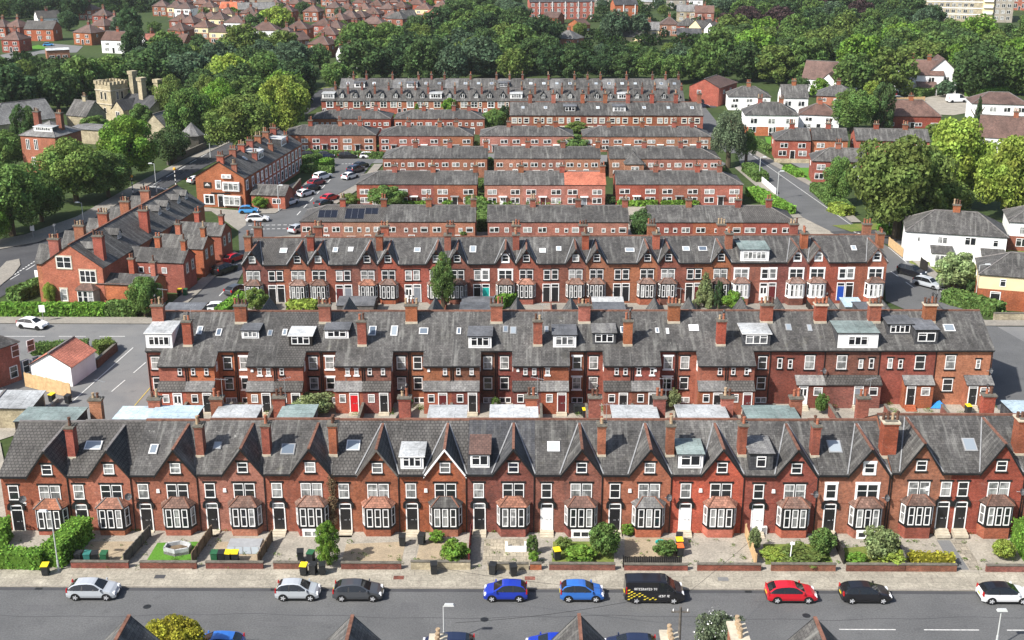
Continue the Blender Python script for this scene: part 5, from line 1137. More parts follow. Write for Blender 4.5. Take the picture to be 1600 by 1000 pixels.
def l2(i, r, L_, s):
    ze, zr, W = 5.9, 8.8, 9.6
    for k in (-.28, .22):
        window(r, k * L_, 0, 3.4, .95, 1.6, bars='s', sur='white_paint', merged=True)
        if i: window(r, k * L_, 0, .7, 1.1, 1.9, bars='s', sur='white_paint', merged=True)
    if i in (2, 5): dormer(r, 0, 1.4, 6.5, 3.2, 1.9, 3.2, cols=3, roof='felt_pale')
    elif i > 0: skylight(r, 0, 2.4, ze + s * 2.4 + .06, math.atan(s), .8, 1.2)
    chimney(r, -L_ / 2 + .5, W / 2 - .3, 7.8, 2.2, .7, 1.3, 'brick_red', 3, 'y', True, seed=i)
    if i % 2 == 0: chimney(r, -L_ / 2 + .5, 1.9, 6.2, 2.3, .6, 1.0, 'brick_red', 2, 'y', True, seed=i + 4)
    if i == 0:
        e = -L_ / 2
        for y, z, w_, h_, c in ((W * .26, 3.4, 3.0, 1.45, 3), (W * .26, .6, 3.1, 1.6, 3), (W * .74, .6, 1.8, 1.7, 2), (W * .53, 3.6, .9, 1.5, 1)):
            C = MB().box(-w_ / 2 - .2, w_ / 2 + .1, -.5 if c == 3 else -.08, 0, -.12, h_ + .14, 'white_paint').build('bay_window', r, (e, y, z), -math.pi / 2); window(C, 0, -.51 if c == 3 else -.09, .05, w_, h_, cols=c, bars='c', sur=None, merged=True)
        door(r, e, W * .5, .1, 'door_black', 1.1, 2.1, rz=-math.pi / 2, fan=.2, hood=None); MB().box(-1.9, 1.9, -.12, 0, 0, .25, 'dark_wood').build('fascia', r, (e, W * .5, 2.6), -math.pi / 2)
        sg = MB().box(-.75, .75, -.1, 0, 0, 1.1, 'dark_wood').build('sign_board', r, (e, W * .76, 3.7), -math.pi / 2); MB().box(-.4, .4, -.115, -.1, .62, .72, 'white_paint').box(-.5, .5, -.115, -.1, .42, .5, 'white_paint').box(-.12, .12, -.115, -.1, .78, .92, 'white_paint').build('sign_lettering', sg)
        for y in (W * .4, W * .3): MB().box(-.45, .45, -.4, 0, 0, .7, 'white_paint').box(-.25, .25, -.41, -.4, .1, .6, 'grey_metal').build('air_conditioner', r, (e, y, 5.7), -math.pi / 2)
rot_row(-52.2, 224.4, a2, [6.4] + [4.7] * 6, 9.6, 5.9, 8.8, lambda i: L2N[i], 'short terrace beyond the side street', l2)
def plain_house(name, label, cat, px, py, w_, d, ze, zr, rz, wall, roof, L='gable', R='gable', upper=None, group=None, win=None, rear=False, chim=1, split=2.5, doorc='door_black', z=0.0, brickc='brick_red', bars='c', lower=True, tiles='ridge_grey'):
    x, y = G(px, py); r = thing(name, label, cat, x, y, math.radians(rz), group, z); s = house(r, w_, d, ze, zr, wall, roof, L, R, upper=upper, split=split, tiles=tiles); k = ze / 4.9
    if win is None:
        n = max(2, int(w_ / 3.4))
        for i in range(n):
            sx = (i + .5) / n * w_ - w_ / 2
            if ze > 3.2: window(r, sx, 0, 2.8 * k, min(1.7, w_ / n * .5), 1.25 * k, cols=2, bars=bars, sur=None, merged=True, frame='white_paint')
            if lower: window(r, sx + (.25 if i % 2 else -.25), 0, .75 * k, min(1.8, w_ / n * .52), 1.35 * k, cols=2, bars=bars, sur=None, merged=True)
        if lower: door(r, 0, 0, .05, doorc, .95, 2.0 * min(1, k), fan=0, hood=None, merged=True)
        for sd in 'lr': row_windows(r, [(sd, d * .4, 2.9 * k, .8, 1.1 * k, 1)] if ze > 3.2 else [], d, w_, True, None)
    else: row_windows(r, win, d, w_, True, None, bars)
    for i in range(chim): chimney(r, (i - (chim - 1) / 2) * w_ * .4 + .01, d / 2 + .1, zr - .9, 2.1, 1.1, .75, brickc, 3, 'x', True, seed=int(px + i))
    return r
PH = plain_house
def axis_house(name, label, cat, p0, p1, w_, ze, zr, wall, roof, L='gable', R='gable', group=None, win=(), upper=None, chim=0, left=False, split=2.5, tiles='ridge_grey', bars='c', brickc='brick_red'):
    """long axis from image point p0 to p1 (its right hand wall, seen walking from p0 to p1)"""
    a = G(*p0); b = G(*p1); L_ = math.hypot(b[0] - a[0], b[1] - a[1]); an = math.atan2(b[1] - a[1], b[0] - a[0])
    r = thing(name, label, cat, (a[0] + b[0]) / 2, (a[1] + b[1]) / 2, an, group); house(r, L_, w_, ze, zr, wall, roof, L, R, upper=upper, split=split, tiles=tiles); row_windows(r, win, w_, L_, True, None, bars)
    for i in range(chim): chimney(r, (i - (chim - 1) / 2) * L_ * .5, w_ / 2, zr - .8, 2.0, .8, 1.0, brickc, 3, 'y', True, seed=i + int(p0[0]))
    return r
axis_house('garage', 'white rendered garage with a fresh orange tiled roof on the left corner', 'garage', (114, 604), (151, 577), 5.2, 2.6, 4.1, 'white_render', 'tile_red')
r = axis_house('garage', 'pale garage with a flat mossy roof and open black front by the side road', 'garage', (50, 668), (72, 640), 8.5, 2.3, 2.45, 'stone_wall', 'felt_pale'); e = G(50, 668)
MB().poly([(6.0, -.02, 0), (-6, -.02, 0), (-6, -.02, 2.2), (6, -.02, 2.2)][::-1], 'black_paint').build('garage_opening', r, (0, 0, 0)).scale = (.35, 1, 1)
box_wall('wood_fence', 'tall pale timber fence in front of the white garage', 'fence', *G(40, 604), *G(112, 622), 1.8, .08, 'wood_pale', plank=.6)
box_wall('garden_wall', 'low brick wall right of the white garage beside the side road', 'wall', *G(152, 575), *G(183, 548), 1.1, .25, 'brick_dark', 'grime_stone'); box_wall('garden_wall', 'concrete edged low wall running down to the flat green dormer roof', 'wall', *G(55, 662), *G(90, 628), .5, .3, 'concrete')
axis_house('brick_house', 'red brick house cut by the left edge beside the white garage', 'house', (-42, 622), (35, 593), 7.2, 5.0, 7.2, 'brick_red', 'slate', 'gable', 'hip', win=[('f', 5.2, 3.1, 1.1, 1.5, 1), ('f', 3.0, 3.1, 1.1, 1.5, 1), ('f', 4.2, .6, 1.0, 1.7, 1), ('f', 5.6, .6, 1.0, 1.7, 1), ('f', 2.4, .6, 1.1, 1.5, 1)], bars='s')
r = PH('brick_outbuilding', 'low brick annexe with slate roof beside the shop house and yellow green bush', 'outbuilding', 420, 326, 6.6, 5, 2.7, 4.0, -8, 'brick_bright', 'slate', 'gable', 'gable', chim=0, win=[('f', 1.6, 1.0, 1.6, 1.0, 2)])
box_wall('garden_wall', 'brick wall with piers behind the low brick annexe', 'wall', *G(446, 322), *G(470, 292), 1.7, .25, 'brick_red', 'grime_stone')
# ---- right hand side
r = PH('semi_house', 'large white rendered semi with hipped slate roof and brick chimneys by the right road', 'house', 1489, 412, 15.2, 8.6, 5.0, 7.6, -14, 'white_render', 'slate', 'hip', 'hip', win=[('f', -5.6, 3.3, .5, .9, 1), ('f', -2.0, 3.2, 1.5, 1.1, 2), ('f', 2.2, 3.2, 1.7, 1.3, 2), ('f', 6, 3.2, .8, 1.1, 1), ('f', 2.0, .7, 1.3, 1.2, 2), ('r', 4, 3.2, .8, 1.1, 1)], chim=1)
q = MB().box(-3.6, -.6, -2.6, 0, -.3, 2.3, 'white_paint'); q.slab([(-3.8, -2.8, 2.3), (-.4, -2.8, 2.3), (-.4, 0, 2.9), (-3.8, 0, 2.9)], .08, 'slate'); o = q.build('porch', r); window(o, -2, -2.6, .8, 2.2, 1.2, cols=3, bars='n', sur=None, merged=True)
q = MB().box(4.0, 7.2, -2.2, 0, -.3, .9, 'brick_red').box(4.0, 7.2, -2.2, 0, .9, 2.3, 'white_paint'); q.slab([(3.8, -2.4, 2.3), (7.4, -2.4, 2.3), (7.4, 0, 2.9), (3.8, 0, 2.9)], .08, 'slate'); o = q.build('conservatory', r); window(o, 5.6, -2.2, 1.0, 2.2, 1.1, cols=3, bars='n', sur=None, merged=True)
r = PH('semi_house', 'brick house with cream upper walls and a dark porch at the right edge', 'house', 1592, 486, 11.5, 8.2, 5.1, 7.4, -16, 'brick_red', 'slate', 'hip', 'hip', upper='cream_render', split=2.9, win=[('f', -2.6, 3.4, .8, 1.1, 1), ('f', 1.5, 3.3, 1.4, 1.3, 2), ('l', 3, 3.3, .5, .8, 1), ('f', 2.4, .8, 1.7, 1.4, 2), ('l', 2, .8, .6, 1.0, 1)], chim=0)
door(r, -3.4, 0, .1, 'door_black', 1.2, 2.2, fan=.2, hood=None); q = MB().box(.6, 4.2, -1.0, 0, -.3, 2.4, 'brick_bright'); q.slab([(.4, -1.2, 2.4), (4.4, -1.2, 2.4), (4.4, 0, 3.1), (.4, 0, 3.1)], .08, 'bay_tile'); o = q.build('bay_window', r); window(o, 2.4, -1.0, .8, 1.9, 1.3, cols=3, bars='c', sur=None, merged=True)
PH('semi_house', 'white rendered house over a brick base cut by the right edge', 'house', 1622, 394, 10, 8, 5.0, 7.2, -14, 'brick_red', 'slate', 'hip', 'hip', upper='white_render', chim=0)
ge = 'brick pair by the right hand road'
for i, (a, b) in enumerate(((1209, 1266), (1266, 1323))):
    xm = (a + b) / 2; PH('semi_house', ('left' if i == 0 else 'right') + ' half of the brick pair facing the junction, plain slate roof', 'house', xm, 248, 7.9, 8, 4.3, 6.2, -5, 'brick_bright', 'slate', 'hip' if i == 0 else 'party', 'gable' if i else 'party', chim=1, group=ge)
PH('semi_house', 'brick house with slate roof half hidden behind the big round tree', 'house', 1392, 250, 16, 8, 4.4, 6.3, -6, 'brick_bright', 'slate', 'gable', 'gable', chim=2)
PH('semi_house', 'brick house end on to the right road, dark bushy tree at its corner', 'house', 1308, 286, 10.5, 7, 4.6, 6.6, -8, 'brick_red', 'slate', 'hip', 'gable', chim=1)
PH('semi_house', 'white house with hipped slate roof beside the small car park', 'house', 1170, 172, 11.5, 8, 3.8, 6.0, -4, 'white_render', 'slate', 'hip', 'hip', chim=1)
PH('semi_house', 'white house over a brick ground floor with two brick chimneys by the road bend', 'house', 1204, 212, 13, 8.5, 5.2, 7.6, -4, 'brick_bright', 'slate', 'hip', 'hip', upper='white_render', split=2.2, chim=2)
PH('semi_house', 'narrow white house with a steep slate roof and brick bay', 'house', 1240, 184, 7, 8, 5.4, 8.2, -4, 'white_render', 'slate', 'gable', 'gable', chim=1)
axis_house('brick_house', 'orange brick house with brown gable roof beside the woods', 'house', (1122, 166), (1150, 156), 9, 5.2, 7.4, 'brick_bright', 'tile_brown', 'gable', 'hip', win=[('f', -3, 3, 1.2, 1.1, 2), ('f', 2, 3, 1.2, 1.1, 2), ('l', 3, 3, 1.2, 1.1, 2)])
r = PH('brick_house', 'rambling house with many brown tiled gables in front of the woods', 'house', 1290, 144, 15, 11, 3.8, 8.6, -24, 'white_render', 'tile_brown', 'gable', 'hip', chim=0, lower=False)
q = MB().box(-1.5, 3.5, -3.5, 0, -.5, 3.4, 'white_render'); q.slab([(-1.7, -3.7, 3.3), (1, -3.7, 6.0), (1, 3, 6.0), (-1.7, 1, 3.3)][::-1], .1, 'tile_brown').slab([(1, -3.7, 6.0), (3.7, -3.7, 3.3), (3.7, 1, 3.3), (1, 3, 6.0)][::-1], .1, 'tile_brown').poly([(-1.5, -3.5, 3.4), (3.5, -3.5, 3.4), (1, -3.5, 5.9)], 'white_render'); q.build('front_gable', r)
PH('semi_house', 'orange brick house with a grey hipped roof left of the leafy garden trees', 'house', 1306, 172, 11, 10, 3.9, 6.4, -16, 'brick_bright', 'slate', 'hip', 'hip', chim=1)
PH('semi_house', 'white house with brown hipped roof behind the brick pair', 'house', 1278, 204, 10, 8, 4.0, 6.2, -14, 'white_render', 'tile_brown', 'hip', 'hip', chim=1)
r = PH('bungalow', 'long low brick bungalow with brown roof behind the big trees', 'house', 1425, 200, 14, 8, 3.2, 6.6, -3, 'brick_red', 'tile_brown', 'gable', 'hip', chim=1)
r = PH('white_house', 'big white house with steep brown roofs and skylights against the woods', 'house', 1438, 146, 12.5, 11, 5.6, 9.4, -8, 'white_render', 'tile_brown', 'gable', 'gable', chim=2, win=[('f', -4.6, 3.6, 1.4, 1.2, 2), ('f', 2.8, 3.4, 1.7, 1.5, 2), ('f', -4.6, .7, 2.2, 1.3, 3)])
q = MB().box(2, 10.5, 1.5, 13, -.5, 6.2, 'white_render'); q.slab([(1.8, 1.2, 6.1), (6.2, 1.2, 10.2), (6.2, 13.2, 10.2), (1.8, 13.2, 6.1)][::-1], .12, 'tile_brown').slab([(6.2, 1.2, 10.2), (10.8, 1.2, 6.1), (10.8, 13.2, 6.1), (6.2, 13.2, 10.2)][::-1], .12, 'tile_brown').poly([(2, 1.5, 6.2), (10.5, 1.5, 6.2), (6.2, 1.5, 10.1)], 'white_render'); o = q.build('side_wing', r); window(o, 7.5, 1.5, 3.6, 1.4, 1.3, cols=2, bars='c', sur=None, merged=True)
for yy in (3, 5.5, 8, 10.5): window(o, 10.5, yy, 3.8, .9, 1.2, rz=math.pi / 2, bars='c', sur=None, merged=True)
q = MB().box(-1.5, 4.0, -4.2, 0, -.5, 2.3, 'white_render'); q.slab([(-1.7, -4.4, 2.3), (4.2, -4.4, 2.3), (4.2, 0, 3.6), (-1.7, 0, 3.6)], .1, 'tile_brown'); o = q.build('outhouse', r); window(o, 2.4, -4.2, .7, .9, 1.2, bars='n', sur=None, merged=True)
PH('white_house', 'white house with shallow hipped brown roof near the right edge', 'house', 1560, 192, 14, 9, 5.0, 7.4, -10, 'white_render', 'tile_brown', 'hip', 'hip', chim=0)
PH('white_house', 'white gabled house with brown roof and two skylights at the right edge', 'house', 1580, 246, 15, 9, 4.4, 8.6, -20, 'white_render', 'tile_brown', 'gable', 'gable', chim=1)
PH('white_house', 'white house glimpsed between the big trees on the right', 'house', 1498, 302, 8, 8, 4.6, 6.4, -14, 'white_render', 'slate', 'gable', 'gable', chim=0)
box_wall('garden_wall', 'low pale stone garden wall below the brick pair', 'wall', *G(1209, 254), *G(1268, 255), .9, .3, 'stone_wall'); box_wall('wood_fence', 'low orange brown timber fence beside the cul de sac', 'fence', *G(1391, 160), *G(1445, 158), 1.3, .1, 'wood_pale', plank=.5)
box_wall('wood_fence', 'brown timber fence on a stone wall beside the white semi', 'fence', *G(1388, 384), *G(1410, 402), 1.5, .1, 'wood_pale', plank=.4); box_wall('wood_fence', 'dark tall timber gate fence below the white semi', 'fence', *G(1437, 420), *G(1448, 428), 1.9, .1, 'dark_wood', plank=.4); box_wall('garden_wall', 'cream garden wall behind the pale weeping bush', 'wall', *G(1470, 450), *G(1526, 450), 2.0, .25, 'stone_wall')
box_wall('garden_wall', 'stone garden wall in front of the cream and brick house', 'wall', *G(1552, 500), *G(1612, 500), 1.0, .35, 'stone_wall', 'grime_stone'); box_wall('wood_fence', 'white picket fence along the shrubs beside the right road', 'fence', *G(1182, 278), *G(1212, 304), 1.2, .12, 'white_paint', plank=.35)
# tower block
def tower():
    x, y = G(1512, 34); r = thing('tower_block', 'tall pale tower block with rows of windows rising behind the far woods', 'apartment block', x, y, math.radians(-14)); w_, d, h = 40, 16, 30
    MB().box(-w_ / 2, 6, 0, d, -1, h, 'stone_wall').box(6, 11, -.5, d, -1, h + 1, 'cream_render').box(11, w_ / 2, .5, d, -1, h, 'concrete').build('wall', r)
    for fl in range(8):
        for k in range(8):
            xx = -w_ / 2 + 1.8 + k * 2.75
            if xx < 5.0: window(r, xx, 0, 1.2 + fl * 2.9, 1.7, 1.6, cols=2, bars='n', sur=None, merged=True)
        for k in range(3): window(r, 12.8 + 2.6 * k, .5, 1.2 + fl * 2.9, 1.6, 1.6, cols=2, bars='n', sur=None, merged=True)
        MB().box(-w_ / 2 - .02, 6, -.06, 0, 3.3 + fl * 2.9, 3.7 + fl * 2.9, 'white_paint').build('floor_band', r); MB().box(6.4, 10.6, -1.3, -.5, .9 + fl * 2.9, 1.9 + fl * 2.9, 'white_render').build('balcony', r)
tower()
PH('apartment_block', 'long brown roofed apartment row right of the tower block', 'apartment block', 1592, 16, 22, 10, 8, 10, -20, 'brick_red', 'tile_brown', chim=0)
# gothic stone house, hall, brick villa, chapel roofs
def gothic():
    x, y = G(166, 188); r = thing('stone_house', 'gothic stone house with a battlemented tower and tall chimneys among trees', 'house', x, y, math.radians(-32)); S_ = 'stone_wall'
    q = MB(); h = V(163, 137, y)[1] + .8; q.box(-2.9, 2.9, 0, 5.8, -2, h, S_); q.box(-3.1, 3.1, -.2, 6.0, h - 1.6, h - 1.3, 'stone_trim').box(-3.1, 3.1, -.2, 6.0, h * .45, h * .45 + .25, 'stone_trim')
    for i in range(5):
        for yy in (-.15, 5.6): q.box(-3.05 + i * 1.3, -2.2 + i * 1.3, yy, yy + .35, h, h + .8, S_)
        for xx in (-3.05, 2.7): q.box(xx, xx + .35, -.1 + i * 1.25, .7 + i * 1.25, h, h + .8, S_)
    t = q.build('tower', r)
    for sx in (-.75, .75): window(t, sx, 0, h * .58, .8, h * .22, bars='n', sur='stone_trim', merged=True, frame='stone_trim', gl='glass_dark'); window(t, 2.9, 2.9 + sx, h * .58, .8, h * .22, rz=math.pi / 2, bars='n', sur='stone_trim', merged=True, frame='stone_trim', gl='glass_dark')
    window(t, 0, 0, h * .2, 1.0, 1.5, bars='n', sur='stone_trim', merged=True, frame='stone_trim', gl='glass_dark')
    q = MB(); q.box(2.9, 15, 2, 10, -2, 4.2, S_).box(4.6, 9.0, -1.6, 2, -2, 3.6, S_).box(-7, -2.9, 3, 9, -2, 4.0, S_); q.poly([(4.6, -1.6, 3.6), (9.0, -1.6, 3.6), (6.8, -1.6, 5.8)], S_).poly([(15, 2, 4.2), (15, 10, 4.2), (15, 6, 6.8)], S_).poly([(-7, 9, 4.0), (-7, 3, 4.0), (-7, 6, 6.4)], S_); w0 = q.build('wall', r)
    q = MB(); q.slab([(2.9, 1.7, 4.1), (15.2, 1.7, 4.1), (15.2, 6, 6.8), (2.9, 6, 6.8)], .12, 'slate_dark').slab([(15.2, 10.3, 4.1), (2.9, 10.3, 4.1), (2.9, 6, 6.8), (15.2, 6, 6.8)], .12, 'slate_dark').slab([(4.4, -1.8, 3.5), (6.8, -1.8, 5.9), (6.8, 5, 5.9), (4.4, 1.5, 3.5)][::-1], .12, 'slate_dark').slab([(6.8, -1.8, 5.9), (9.2, -1.8, 3.5), (9.2, 1.5, 3.5), (6.8, 5, 5.9)][::-1], .12, 'slate_dark').slab([(-7.2, 2.7, 3.9), (-2.9, 2.7, 3.9), (-2.9, 6, 6.5), (-7.2, 6, 6.5)], .12, 'slate_dark').slab([(-2.9, 9.3, 3.9), (-7.2, 9.3, 3.9), (-7.2, 6, 6.5), (-2.9, 6, 6.5)], .12, 'slate_dark'); q.build('roof', r)
    for x_, y_, z_, h_ in ((-5.6, 3.4, 3, 6.8), (4.4, 6.5, 5, 7.6), (9.4, 5, 5, 6.4), (14.4, 6, 5, 6.2)): MB().box(-.75, .75, -.75, .75, 0, h_ - .9, S_).box(-.95, .95, -.95, .95, h_ - .9, h_, S_).build('chimney', r, (x_, y_, z_))
    window(r, 6.8, -1.6, 1.2, 1.4, 1.9, cols=2, bars='n', sur='stone_trim', merged=True, gl='glass_dark'); window(r, 11.6, 2, 1.6, 1.2, 1.8, cols=2, bars='n', sur='stone_trim', merged=True, gl='glass_dark')
gothic()
axis_house('stone_hall', 'long hall with a grey pitched roof and pale stone gable end among trees', 'hall', (-10, 226), (92, 212), 11, 4.6, 8.6, 'stone_wall', 'slate_pale', 'hip', 'gable', win=[('r', 5.5, 5.2, 1.0, 1.2, 1), ('f', 5, 2.2, 2, 1.5, 2)])
r = PH('stone_house', 'small stone cottage with crossed slate gables left of the gothic house', 'house', 122, 206, 6.5, 7, 4.2, 7.4, -24, 'stone_wall', 'slate', 'gable', 'gable', chim=1, win=[], brickc='stone_wall')
PH('flat_annexe', 'flat grey roofed stone annexe half hidden by trees', 'outbuilding', 134, 224, 9, 7, 3.4, 3.7, -20, 'stone_wall', 'slate_pale', chim=0, win=[])
r = PH('brick_villa', 'square orange brick villa with hipped roof and white dormer strip in the left trees', 'house', 66, 272, 8.6, 9, 8.2, 10.6, -16, 'brick_bright', 'slate_pale', 'hip', 'hip', chim=0, win=[('f', -2.6, 5.2, .9, 2.2, 2), ('f', -.6, 5.2, .9, 2.2, 2), ('f', -1.6, 1.2, 1.0, 2.4, 2)])
dormer(r, .6, 1.3, 8.9, 4.6, 1.0, 2.2, cols=7, face='white_paint')
for xx in (-3, 2.6): chimney(r, xx, 4.6, 8.6, 4.0, 1.3, 1.0, 'brick_dark', 3, 'x', True, seed=5)
axis_house('chapel', 'small chapel with a pale slate roof peeping through the trees by the road', 'chapel', (262, 222), (292, 212), 6.5, 3.4, 6.6, 'stone_wall', 'slate_pale'); x, y = G(302, 232)
r = thing('chapel_porch', 'octagonal stone chapel end with a pointed slate roof by the main road', 'chapel', x, y); MB().prism([(2.7 * math.cos(a * math.pi / 4), 2.7 * math.sin(a * math.pi / 4)) for a in range(8)], -.5, 3.4, 'grime_stone').build('wall', r); q = MB()
for a in range(8): q.poly([(3 * math.cos(a * math.pi / 4), 3 * math.sin(a * math.pi / 4), 3.3), (3 * math.cos((a + 1) * math.pi / 4), 3 * math.sin((a + 1) * math.pi / 4), 3.3), (0, 0, 6.2)], 'slate_pale')
q.build('roof', r)
box_wall('stone_wall', 'dark stone boundary wall along the far side of the main road', 'wall', *G(262, 258), *G(322, 232), 1.5, .4, 'grime_stone')
# ---- estate on the far hillside: brown roofed brick semis
EST = '''286,29,30,-12,w 282,19,26,-8,b 314,21,26,-10,b 324,27,26,-10,c 342,16,24,-8,b 372,14,22,-6,b 279,50,34,-16,b 292,53,26,-16,b 311,46,20,-14,c 325,46,20,-14,b 339,47,22,-14,c 382,51,26,-20,b 314,61,30,-18,c 342,69,34,-12,c 387,37,28,-16,b
464,63,38,-10,b 502,58,34,-16,o 509,73,38,-14,b 526,48,30,-18,b 547,66,30,-12,b 498,90,40,-18,b 543,42,26,-14,b 459,21,24,-12,o 476,18,24,-8,o 553,66,32,-10,b 545,45,24,-14,b 559,43,24,-14,b 579,38,32,-12,b 603,30,27,-14,b 624,27,26,-12,b 648,22,30,-14,o
563,19,28,-10,o 663,14,24,-10,b 691,14,28,-10,o 631,10,26,-12,b 673,8,24,-8,b 711,12,22,-10,b 581,55,42,-10,b 596,14,24,-12,b 652,6,24,-8,o 610,44,26,-12,b
352,38,24,-12,c 396,46,24,-14,b 430,40,28,-12,o 446,34,26,-10,b 428,24,24,-10,b 486,34,28,-12,b 520,28,26,-12,b 540,30,26,-12,b 566,30,24,-12,c 586,24,26,-12,b 612,18,24,-10,b 660,30,26,-14,c
688,26,26,-12,b 700,20,24,-10,b 530,16,24,-10,b 512,10,22,-8,b 450,10,22,-8,b 320,10,22,-8,b 300,12,22,-8,o 534,84,30,-18,b 520,62,28,-18,c 444,74,30,-10,b 376,66,28,-14,c
130,70,40,-24,b 154,58,30,-22,b 157,41,28,-10,b 135,31,26,-8,b 172,53,22,-20,b 250,25,24,-8,b 273,27,22,-8,c 276,66,26,-16,b 20,60,34,-20,b -2,60,24,-14,b 18,82,26,-10,b'''.split()
for i, t in enumerate(EST):
    px, py, wp, rz, c = t.split(','); px, py, wp, rz = map(float, (px, py, wp, rz)); m = MPP(py); ww = max(7.5, wp * m * .9)
    wall, up = {'b': ('brick_red', None), 'o': ('brick_bright', None), 'c': ('brick_pale', 'cream_render'), 'w': ('white_render', None)}[c]
    lab = {'b': 'red brick semi with brown hipped roof on the far estate', 'o': 'orange brick semi with brown hipped roof on the far estate', 'c': 'cream and brick semi with brown hipped roof on the far estate', 'w': 'white semi with brown hipped roof at the far edge of the estate'}[c]
    PH('semi_house', lab, 'house', px, py, ww, 8.5, 4.9, 7.7, rz, wall, 'tile_brown', 'hip', 'hip', upper=up, brickc='brick_dark', group={'b': 'red brick semis on the far estate', 'o': 'orange brick semis on the far estate', 'c': 'cream and brick semis on the far estate', 'w': None}[c])
for a in ((62, 64, 12.5, -4, 'brick_bright', 'tile_grey', 'gable', 'orange brick pair with a grey roof and white band facing the far left green'), (79, 45, 10, 32, 'white_render', 'tile_grey', 'gable', 'white gabled house above the far left green'), (178, 83, 10, -14, 'white_render', 'tile_brown', 'gable', 'white house with half timbered gables beyond the wood'),
          (248, 86, 7.5, 40, 'white_render', 'tile_red', 'gable', 'white house with a bright orange roof behind the wood'), (276, 88, 6.5, -10, 'brick_red', 'tile_brown', 'gable', 'brown roof with two skylights just above the treetops'), (358, 29, 10, -10, 'white_render', 'tile_red', 'gable', 'white double gabled house with red roof on the far estate'),
          (366, 53, 9, -10, 'white_render', 'tile_brown', 'hip', 'bright white semi with brown roof in the middle of the estate'), (413, 66, 11, -4, 'white_render', 'tile_brown', 'hip', 'semi with one white half and one red half on the estate'), (475, 82, 7, 50, 'brick_bright', 'tile_brown', 'gable', 'brick house turned gable on, white edged, at the estate edge'), (402, 30, 18, 14, 'brick_pale', 'slate_pale', 'gable', 'long grey roofed block at the top of the estate'),
          (425, 8, 30, -2, 'concrete', 'felt_pale', 'gable', 'long low pale industrial building above the estate'), (480, 5, 20, -4, 'concrete', 'felt_pale', 'gable', 'pale grey warehouse right of the low industrial building'), (616, 46, 9, -24, 'brick_red', 'slate', 'hip', 'brick house with a new grey hipped roof near the estate foot'), (641, 44, 8, 30, 'brick_bright', 'slate', 'gable', 'brick house with a grey gable roof near the estate foot'),
          (673, 32, 7.5, -10, 'brick_bright', 'tile_red', 'hip', 'house with an orange hipped roof behind the bright yellow conifer'), (553, 110, 7.5, 24, 'white_render', 'slate', 'gable', 'white cottage with dark slate roof beside the far terrace'), (743, 80, 8.5, -4, 'brick_pale', 'felt_pale', 'gable', 'flat white roofed building in a clearing of the wood'), (725, 55, 4, 0, 'door_teal', 'felt_pale', 'gable', 'tiny pale blue hut in the wood'),
          (880, 80, 9, -30, 'brick_pale', 'slate_pale', 'hip', 'grey roof showing between treetops of the middle wood'), (983, 70, 9.5, -14, 'cream_render', 'slate', 'gable', 'cream gabled house with dark roof beyond the willow'), (1014, 66, 8, -4, 'cream_render', 'slate_pale', 'gable', 'pale roofed house right of the cream gabled one'), (1045, 56, 8, -6, 'brick_pale', 'tile_brown', 'hip', 'stone coloured house with brown roof beyond the wood'),
          (1073, 58, 8.5, -8, 'brick_bright', 'slate', 'hip', 'brick house with a pale patched roof beyond the wood'), (1076, 67, 10, -6, 'brick_pale', 'slate_dark', 'gable', 'low dark roofed house right above the wood edge'), (1107, 62, 8, 30, 'cream_render', 'slate', 'gable', 'house with a cream gable right of the dark roofed one'), (1128, 66, 7, 24, 'white_render', 'slate', 'gable', 'white gabled house at the wood edge'), (1073, 34, 10, -8, 'stone_wall', 'slate_pale', 'gable', 'long stone house with pale roof farther up'),
          (1100, 36, 9, -6, 'brick_pale', 'tile_brown', 'gable', 'brown house in the far trees right of the long stone one'), (1080, 14, 12, -4, 'white_render', 'slate_pale', 'hip', 'pale square house far off at the top'), (1056, 14, 10, -6, 'concrete', 'slate_pale', 'gable', 'grey far house left of the pale square one'), (1190, 56, 14, -6, 'white_render', 'felt_pale', 'gable', 'long white flat roofed building in the right hand woods'), (1305, 36, 5, -10, 'brick_bright', 'tile_brown', 'gable', 'small orange house alone in the right hand woods'),
          (859, 38, 8, -24, 'brick_red', 'tile_brown', 'gable', 'small brown roofed house below the long apartment row'), (915, 50, 5.5, 40, 'brick_bright', 'tile_brown', 'gable', 'orange gable end peeping left of the willow'), (990, 50, 9, -8, 'brick_red', 'tile_brown', 'hip', 'red brick house below the tall brick flats'), (1006, 48, 8, -8, 'brick_bright', 'tile_brown', 'hip', 'orange brick house below the tall brick flats'), (1000, 12, 22, -4, 'concrete', 'felt_pale', 'gable', 'long pale flat roofed works far off at the top'), (940, 10, 8, -4, 'concrete', 'felt_blue', 'gable', 'blue grey far building at the top of the frame'), (92, 92, 8, 24, 'brick_pale', 'felt_pale', 'gable', 'flat grey roofed garage by the far left road')):
    px, py, ww, rz, wall, roof, en, lab = a; low = 'low' in lab or 'garage' in lab or 'flat' in lab or 'hut' in lab or 'works' in lab or 'warehouse' in lab
    PH('far_house', lab, 'house', px, py, ww, 8.5, 3.2 if low else 4.9, 3.6 if 'felt' in roof else (5.4 if low else 7.8), rz, wall, roof, en, en, chim=0 if low else 1)
